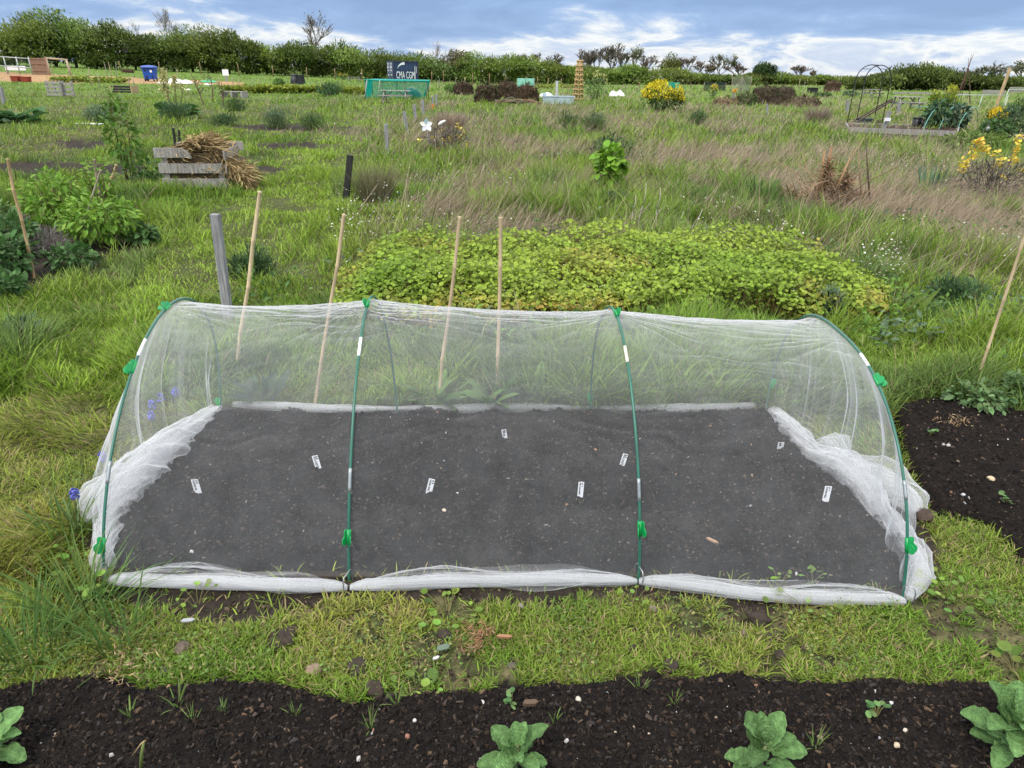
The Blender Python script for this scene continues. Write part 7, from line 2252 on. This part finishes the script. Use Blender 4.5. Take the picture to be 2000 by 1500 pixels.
flowering('pale yellow flowering bush right of the kale', 1856, 200, 20, 168, None, 140, 927, fcol=(0.6, 0.55, 0.12), nf=150)
flowering('yellow flowers on a low clump left of the wire trellis', 1392, 192, 16, 163, None, 120, 928, 'yellow_bush', (0.6, 0.5, 0.04), 120, cat='bush')
for bx, by, wpx, yt, lab, c in ((1898, 292, 120, 260, 'light green spreading shrub below the right-hand plot marker', (0.16, 0.23, 0.055)), (1936, 285, 60, 232, 'green bush behind the right-hand plot marker', (0.065, 0.13, 0.035)), (1970, 272, 70, 215, 'dark bush with spiky leaves at the right edge', (0.07, 0.12, 0.05)), (1990, 235, 60, 195, 'green bush at the right edge under the pallet fence', (0.08, 0.125, 0.04)),
                                (1322, 205, 20, 190, 'dark low bush right of the broom', (0.05, 0.09, 0.03)), (880, 182, 24, 166, 'bright green bush left of the first dark heap', (0.10, 0.19, 0.04)), (545, 168, 20, 152, 'bright green shrub below the dark compost bin', (0.10, 0.19, 0.04)), (1450, 182, 24, 165, 'green clump at the foot of the wire trellis', (0.09, 0.18, 0.04)), (640, 190, 40, 164, 'large-leaved dark plant left of the turquoise cage', (0.06, 0.125, 0.05)), (1605, 190, 34, 178, 'dark green shrubs in front of the upright dirt stack', (0.05, 0.09, 0.035)), (1662, 188, 30, 174, 'bluish bush left of the arch', (0.08, 0.14, 0.07))):
    P = AT(bx, by)
    h_ = max(0.3, hgt(P, yt)-P.z)
    shrub('garden_bush', lab, 'bush', P, span(P, wpx), h_, 0.13, 700, c, tmpl=T_QUAD, aspect=0.45, seed=int(bx), vh=0.3, gap=0.28, group='garden bushes across the far plots')
# bright low crops in strips
for bx0, bx1, by, hpx, lab, c, nn in ((440, 640, 182, 12, 'strip of yellow-green leafy crop left of the turquoise cage', (0.22, 0.27, 0.035), 2600), (655, 715, 184, 11, 'short strip of yellow-green crop touching the turquoise cage', (0.22, 0.27, 0.035), 900), (100, 240, 148, 8, 'strip of bright green crop below the pole frame', (0.22, 0.28, 0.04), 1400), (1050, 1120, 172, 4, 'thin bright strip of crop left of the wicker tower', (0.24, 0.28, 0.04), 600)):
    A_, B_ = (AT(bx0, by), AT(bx1, by)) if by > 160 else (FAR(bx0, 60), FAR(bx1, 60))
    u = rng.random(nn)
    q = np.array(A_)+(np.array(B_)-np.array(A_))*u[:, None]
    h_ = span((A_+B_)/2, hpx)
    q[:, 1] += rng.uniform(-0.9, 0.9, nn)
    q[:, 2] = terrain(q[:, 0], q[:, 1])+h_*(0.45+0.8*fbm(q[:, 0]*1.2, q[:, 1]*1.2, 931, 2))*rng.random(nn)**0.5
    stuff(Pool().add(*scatter(T_QUAD, q, frames(rng.normal(0, 0.8, (nn, 3))+[0, 0, 0.4]), 0.22, jit(c, nn, 0.07, 0.25))).build('crop_strip', M_LEAF), lab, 'crop')

# ------------------------------------------------------------------ phone masts and lamp beyond the hedge
for x, yt, lab in ((1262, 108, 'phone mast head with upright grey panels beyond the hedge, left one'), (1283, 117, 'phone mast head with pale panels beyond the hedge, right one')):
    P = FAR(x, 170)
    h_ = hgt(P, yt)-P.z
    t = thing('phone_mast', lab, 'mast', P, 0, 'phone masts beyond the hedge')
    MB().tube([(0, 0, 0), (0, 0, h_-1.0)], [0.22, 0.16], 8).build('pole', M_STAKE, t, smooth=True)
    for k, dx in enumerate((-0.75, 0.0, 0.75) if x < 1270 else (-0.9, -0.2, 0.9)):
        MB().box((dx, -0.25+0.3*(k == 1), h_-0.9), (0.26, 0.18, 1.7)).build('antenna_panel', mat('mast_panel', (0.45, 0.45, 0.47), 0.5, noise=(1, 0.1)) if x < 1270 and k == 0 else (bpy.data.materials['mast_panel'] if x < 1270 else M_WHITE), t, bevel=0.03)
    MB().box((0, 0, h_-1.2), (1.9, 0.12, 0.12)).build('crossarm', M_STAKE, t)
P = FAR(1584, 150)
h_ = hgt(P, 146)-P.z
sl_ = thing('street_lamp', 'thin street lamp on the skyline left of the upright dirt stack', 'lamp', P)
MB().tube([(0, 0, 0), (0, 0, h_-0.3), (0.3, 0, h_), (1.2, 0, h_+0.1)], [0.09, 0.07, 0.06, 0.05], 7).build('column', M_ALU, sl_, smooth=True)
MB().box((1.5, 0, h_+0.08), (0.7, 0.28, 0.12)).build('lantern', M_ALU, sl_, bevel=0.03)

# ------------------------------------------------------------------ right: arch, raised bed, planks, pots, markers
M_ARCH = mat('black_steel', (0.020, 0.022, 0.022), 0.5, spec=0.4, noise=(8, 0.3))
A_ = AT(1653, 248)
s_ar = thing('garden_arch', 'rusty black tubular garden arch with rungs standing at a raised bed', 'arch', A_, 0)
Wd_ = span(A_, 51)
Ht = hgt(A_, 127)-A_.z
off = Vector((span(A_, 25), 0.32, 0))
def arch_pts(o):
    pts = [Vector((0, 0, -0.1)), Vector((0.01, 0, Ht-Wd_*0.55))]
    for a in np.linspace(math.pi, 0, 13):
        pts.append(Vector((Wd_*0.5+Wd_*0.5*math.cos(a), 0, Ht-Wd_*0.55+Wd_*0.55*math.sin(a))))
    pts += [Vector((Wd_, 0, -0.1))]
    return [p+o for p in pts]
for k in range(2):
    MB().tube(arch_pts(off*k), 0.016, 8).build('hoop', M_ARCH, s_ar, smooth=True)
for x in (0, Wd_):
    for z in (0.12, 0.36, 0.60, 0.80):
        MB().tube([(x, 0, Ht*z), (off.x+x, off.y, Ht*z)], 0.009, 6).build('rung', M_ARCH, s_ar, smooth=True)
for a in (2.3, 1.57, 0.85):
    p0 = Vector((Wd_*0.5+Wd_*0.5*math.cos(a), 0, Ht-Wd_*0.55+Wd_*0.55*math.sin(a)))
    MB().tube([p0, p0+off], 0.009, 6).build('rung', M_ARCH, s_ar, smooth=True)
# timber-edged bed
c0, c1, c2, c3 = AT(1656, 258), AT(1868, 266), AT(1872, 254), AT(1650, 248)
rbd = thing('raised_bed', 'long raised bed edged with grey planks beside the garden arch', 'raised bed', c0)
for nm, a, b_ in (('front_plank', c0, c1), ('back_plank', c3, c2), ('end_plank', c0, c3), ('end_plank', c1, c2)):
    a, b_ = a-c0, b_-c0
    v = (b_-a).normalized()*0.03
    MB().bar(a+v+Vector((0, 0, 0.07)), b_-v+Vector((0, 0, 0.07)), 0.04, 0.16).build(nm, M_WOOD, rbd)
b = MB()
z_ = Vector((0, 0, 0.11))
nx_ = 30
vs = []
for i in range(nx_+1):
    for j in range(5):
        p_ = (Vector((0, 0, 0))).lerp(c1-c0, i/nx_).lerp((c3-c0).lerp(c2-c0, i/nx_), 0.04+0.92*j/4)
        vs.append(p_+z_+Vector((0, 0, random.uniform(-0.015, 0.02))))
b.add(vs, [(i*5+j, i*5+5+j, i*5+6+j, i*5+j+1) for i in range(nx_) for j in range(4)], (0.05, 0.032, 0.024))
b.build('soil', M_TWIG, rbd)
# planks leaning by the arch
for i, ((bx, by), (tx, ty), lab) in enumerate([((1664, 245), (1742, 193), 'longest dark plank leaning up through the garden arch'), ((1670, 247), (1743, 196), 'dark plank leaning through the arch, just under the longest'), ((1678, 250), (1716, 236), 'low dark plank lying against the plot marker by the arch'), ((1684, 249), (1722, 238), 'lowest dark plank lying beside the plot marker by the arch')]):
    P = AT(bx, by); P.z += 0.12
    T = aty(tx, ty, P.y+0.25)
    o = MB().bar((0, 0, 0), T-P, 0.07, 0.035).build('plank', mat('dark_plank%d' % 0, (0.075, 0.055, 0.042), 0.85, noise=(6, 0.4)) if i == 0 else bpy.data.materials['dark_plank0'])
    o.data.materials[0].name = 'dark_plank0'
    o.location = P
    tag(o, lab, 'plank', 'planks leaning at the garden arch')
def pot(label, bx, by, wpx, ytop, m_, sq=False, name='plant_pot'):
    P = AT(bx, by)
    r_, h_ = span(P, wpx)/2, hgt(P, ytop)-P.z
    t = thing(name, label, 'pot', P, 0.2)
    if sq:
        MB().box((0, 0, h_/2), (r_*1.8, r_*1.2, h_), taper=1.06).build('body', m_, t, bevel=0.01)
        MB().box((0, 0, h_-0.02), (r_*2.02, r_*1.4, 0.05)).build('rim', m_, t)
    else:
        MB().lathe([(0.001, 0), (r_*0.86, 0), (r_*0.97, h_*0.95), (r_*0.88, h_*0.95), (r_*0.86, h_*0.8), (0.001, h_*0.8)], 18).build('body', m_, t, smooth=True)
        MB().lathe([(r_*0.98, h_*0.90), (r_*1.03, h_*0.91), (r_*1.03, h_), (r_*0.9, h_), (r_*0.9, h_*0.93)], 18).build('rim', m_, t, smooth=True)
pot('large black plastic pot in the raised bed, left one', 1787, 256, 18, 231, M_BLACK)
pot('large black plastic pot in the raised bed, half behind its twin', 1797, 254, 18, 233, M_BLACK)
pot('dark blue-grey crate under the leaning planks at the arch', 1686, 246, 24, 231, mat('slate_plastic', (0.045, 0.065, 0.075), 0.5, noise=(4, 0.2)), True, 'storage_crate')
pot('dark tub in the distance left of the upright dirt stack', 1586, 182, 18, 167, M_BLACK, True, 'storage_crate')
for (px, yt, yb, lab) in ((1723, 228, 257, 'grey plot marker post with a small white plate at the raised bed'), (1917, 248, 270, 'grey plot marker post with a white plate in front of the daffodils')):
    P = AT(px, yb)
    t = thing('plot_marker', lab, 'sign', P, 0, 'plot marker posts with white plates')
    full = hgt(P, yt-13)-P.z
    w_ = span(P, 6)
    lean = span(P, 6)
    MB().bar((0, 0, -0.1), (lean, 0, full), w_, w_*0.8, up=(0, 1, 0)).build('post', M_GREYPOST, t)
    z1, z0 = hgt(P, yt)-P.z, hgt(P, yt+9)-P.z
    pl_ = MB().box((lean*0.6, -w_*0.62, (z0+z1)/2), (span(P, 12), 0.012, z1-z0)).build('plate', M_WHITE, t)
    MB().box((lean*0.6, -w_*0.62-0.009, z0+(z1-z0)*0.18), (span(P, 10), 0.006, (z1-z0)*0.20)).build('dark_band', M_BLACK, pl_)
for (bx, by, wpx, hpx, lab, c) in ((1822, 258, 46, 48, 'leafy dark green kale in the raised bed by the black pots', (0.055, 0.115, 0.05)), (1866, 256, 36, 40, 'bluish kale in the raised bed, right of the dark one', (0.075, 0.125, 0.075)), (1975, 242, 40, 40, 'spiky blue-green leeks behind the daffodils', (0.075, 0.135, 0.09)), (1958, 240, 30, 40, 'blue-green leeks touching the daffodils', (0.075, 0.135, 0.09))):
    P = AT(bx, by)
    if bx < 1900:
        P.z += 0.1
        shrub('kale_plant', lab, 'plant', P, span(P, wpx), span(P, hpx)*1.05, 0.17, 260, c, tmpl=LEAF3, aspect=0.8, seed=int(bx), vh=0.3, droop=0.4, group='kale plants in the raised bed')
    else:
        tuft('leek_clump', lab, 'plant', P, 0.7, span(P, hpx), 50, c, 'leeks at the right edge', spread=0.5, wid=0.05, bend=0.5, base=0.4)
# hoops and frames of thin tube
M_TEALTUBE = mat('teal_tube', (0.14, 0.36, 0.31), 0.45, noise=(6, 0.2))
M_PALETUBE = mat('pale_green_tube', (0.46, 0.54, 0.47), 0.5, noise=(6, 0.15))
hp = thing('low_hoop_frame', 'low frame of thin teal tubes over the kale bed', 'frame', AT(1800, 254))
o_ = hp.location.copy()
for px in (1806, 1836, 1872):
    a = AT(px-6, 262)-o_; b_ = AT(px+36, 248)-o_
    hh_ = 0.75
    pts = [a.lerp(b_, t)+Vector((0, 0, hh_*math.sin(math.pi*t)**0.6)) for t in np.linspace(0, 1, 13)]
    MB().tube(pts, 0.012, 6).build('hoop', M_TEALTUBE, hp, smooth=True)
MB().tube([AT(1770, 250)-o_+Vector((0, 0, 0.72)), AT(1900, 256)-o_+Vector((0, 0, 0.74))], 0.012, 6).build('rail', M_TEALTUBE, hp, smooth=True)
def frame_rect(label, x0, x1, yb, yt, m_, d=None):
    P, Q = AT(x0, yb), AT(x1, yb)
    t = thing('pipe_frame', label, 'frame', P)
    H_ = hgt(P, yt)-P.z
    v = Q-P
    tilt = Vector((0.25, 0.3, 0))
    for f in (0, 0.5, 1):
        MB().tube([v*f, v*f+tilt+Vector((0, 0, H_))], 0.02, 6).build('upright', m_, t, smooth=True)
    MB().tube([tilt+Vector((0, 0, H_)), v+tilt+Vector((0, 0, H_))], 0.02, 6).build('rail', m_, t, smooth=True)
frame_rect('open frame of pale green pipe behind the kale bed', 1858, 1960, 214, 185, M_PALETUBE)
frame_rect('taller pale pipe frame at the right edge', 1958, 2040, 212, 173, M_PALETUBE)
# wigwam of dark canes
P = AT(1887, 204)
wg = thing('cane_wigwam', 'wigwam of dark thin canes tied near the top behind the kale', 'wigwam', P)
tie = aty(1892, 130, P.y)-P
for k, dx in enumerate((-28, -16, -8, 2, 10, -22, 4)):
    a = Vector((span(P, dx), random.uniform(-0.4, 0.5), 0))
    e = a+(tie-a)*(1.12+0.10*(k % 3))
    MB().tube([a, a+(tie-a)*0.5+Vector((0.02, 0, 0)), tie+Vector((random.uniform(-1, 1)*0.03, 0, 0)), e], [0.018, 0.017, 0.016, 0.012], 5, (0.14*random.uniform(0.8, 1.4), 0.09, 0.07)).build('cane', M_TWIG, wg, smooth=True)
post('timber_post', 'long pale pole leaning right above the daffodils', (1944, 212), (1973, 133), 6, mat('pale_pole_wood', (0.42, 0.30, 0.17), 0.8, noise=(6, 0.25)), 'timber posts between the plots', sq=False)
# slatted pallets and planks at the right edge
P = AT(1968, 187)
pr = thing('pallet_fence', 'grey slatted pallet fence at the right edge', 'fence', P)
w_, h_ = span(P, 60), hgt(P, 166)-P.z
for k in range(3):
    MB().box((w_/2, 0, h_*(0.45+0.24*k)), (w_, 0.03, h_*0.17)).build('slat', M_WOOD, pr)
for x in (0.02, 0.35, 0.68, 0.98):
    MB().box((w_*x, 0.04, h_*0.5), (0.09, 0.05, h_)).build('upright', M_WOOD, pr)
P = AT(1926, 188)
pb = thing('timber_bed', 'grey timber planter box left of the pallet fence', 'planter', P)
w_, h_ = span(P, 34), hgt(P, 169)-P.z
for y in (0, 0.8):
    MB().box((w_/2, y, h_*0.6), (w_, 0.04, h_*0.5)).build('side_board', M_WOOD, pb)
for x in (0, w_):
    MB().box((x, 0.4, h_*0.6), (0.04, 0.75, h_*0.5)).build('end_board', M_WOOD, pb)
    MB().box((x, -0.045, h_*0.45), (0.08, 0.045, h_*0.9)).build('leg', M_WOOD, pb)
P = AT(1745, 186)
o = MB().bar((0, 0, 0.22), (span(P, 150), 0.5, 0.2), 0.12, 0.16).bar((0.1, 0.05, 0), (0.1, 0.05, 0.2), 0.1).bar((span(P, 140), 0.45, 0), (span(P, 140), 0.45, 0.18), 0.1).build('long_beam', M_WOOD)
o.location = P
tag(o, 'long grey beam lying low across the plot behind the arch', 'beam')
P = AT(1968, 282)
b = MB()
rs = random.Random(12)
for k in range(14):
    y0 = rs.uniform(-0.3, 0.3)
    b.tube([(-0.8+rs.uniform(-0.1, 0.4), y0, 0.05+0.12*rs.random()), (0, y0+rs.uniform(-0.2, 0.2), 0.12+0.16*rs.random()), (0.9+rs.uniform(-0.3, 0.3), y0+rs.uniform(-0.3, 0.3), 0.05+0.2*rs.random())], [0.02, 0.022, 0.014], 5, (0.28*rs.uniform(0.7, 1.1), 0.22, 0.17))
o = b.build('branch_pile', M_TWIG, smooth=True)
o.location = P
tag(o, 'pile of pale cut branches at the right edge below the daffodils', 'branches')
# net fences by the heap
def net_fence(label, x0, x1, yb, yt, cover, col, posts, lattice=False):
    P, Q = AT(x0, yb), AT(x1, yb)
    t = thing('net_fence', label, 'fence', P)
    v = Q-P
    H_ = hgt(P, yt)-P.z
    for f in np.linspace(0, 1, posts):
        MB().tube([v*float(f)+Vector((0, 0, -0.05)), v*float(f)+Vector((0, 0, H_))], 0.03, 6, (0.24, 0.2, 0.15)).build('post', M_TWIG, t, smooth=True)
    if lattice:
        b = MB()
        for k in range(14):
            f = k/14
            for s in (1, -1):
                a = v*f if s > 0 else v*(1-f)
                run = min(1-f, 0.5)
                b.tube([a, a+v*(s*run)+Vector((0, 0, H_*run/0.5))], 0.012, 4, (0.40, 0.40, 0.32))
        b.build('lattice', M_TWIG, t)
    else:
        bulk('net', np.array([(0, 0, 0), (0, 0, H_), (v.x, v.y, 0), (v.x, v.y, H_)]), [4], grid_idx(2, 2), net_mat('dark_net', cover, col), t)
net_fence('dark netting fence behind the yellow broom, right', 1374, 1416, 178, 158, 0.4, (0.05, 0.06, 0.06), 3)
net_fence('pale diamond trellis standing left of the weedy heap', 1427, 1464, 182, 147, 0, None, 3, True)
post('wooden_stake', 'thin post topped with an orange and yellow flower left of the weedy heap', (1432, 206), (1433, 182), 4, M_GREYPOST, 'grey stakes across the plots', cat='stake')
P = AT(1432, 206)
tz = hgt(P, 178)-P.z
n = 40
o = Pool().add(*scatter(T_disc(5, 0.3), rng.normal(0, 0.075, (n, 3))+[0, 0, tz], frames(rng.normal(0, 1, (n, 3))), 0.085, jit((0.75, 0.40, 0.02), n, 0.12, 0.15))).build('ornamental_flower', M_LEAF)
o.location = P
tag(o, 'bright orange and yellow artificial flower on a thin post', 'flower')
post('wooden_stake', 'short stake with a pale green tag before the weedy heap', (1498, 226), (1498, 203), 3, M_GREYPOST, 'grey stakes across the plots', cat='stake')
# sticks standing in the far plots
rs = random.Random(21)
for i, (x, yt, yb) in enumerate([(167, 136, 164), (180, 128, 170), (196, 140, 172), (206, 118, 142), (215, 116, 143), (226, 115, 142), (253, 150, 170), (263, 146, 170), (325, 128, 146), (345, 130, 148), (410, 158, 174), (452, 146, 162), (464, 156, 168), (491, 157, 168), (425, 146, 160), (505, 150, 160), (100, 116, 140), (133, 118, 146), (1135, 160, 172), (1215, 164, 182), (1246, 166, 178), (1568, 162, 185), (1602, 165, 190), (1560, 150, 180), (890, 150, 172), (908, 150, 175), (858, 152, 170)]):
    P = AT(x, yb) if yb > 168 else FAR(x, 62)
    h_ = max(0.5, hgt(P, yt)-P.z)
    o = MB().tube([(0, 0, -0.05), (rs.gauss(0, 0.03)*h_, 0, h_*0.5), (rs.gauss(0, 0.10)*h_, 0, h_)], [0.03, 0.028, 0.02], 5, (0.30*rs.uniform(0.7, 1.3), 0.26, 0.2)).build('garden_stick', M_TWIG, smooth=True)
    o.location = P
    tag(o, 'thin garden stick standing up from the far vegetable plots', 'stick', 'thin sticks in the far plots')
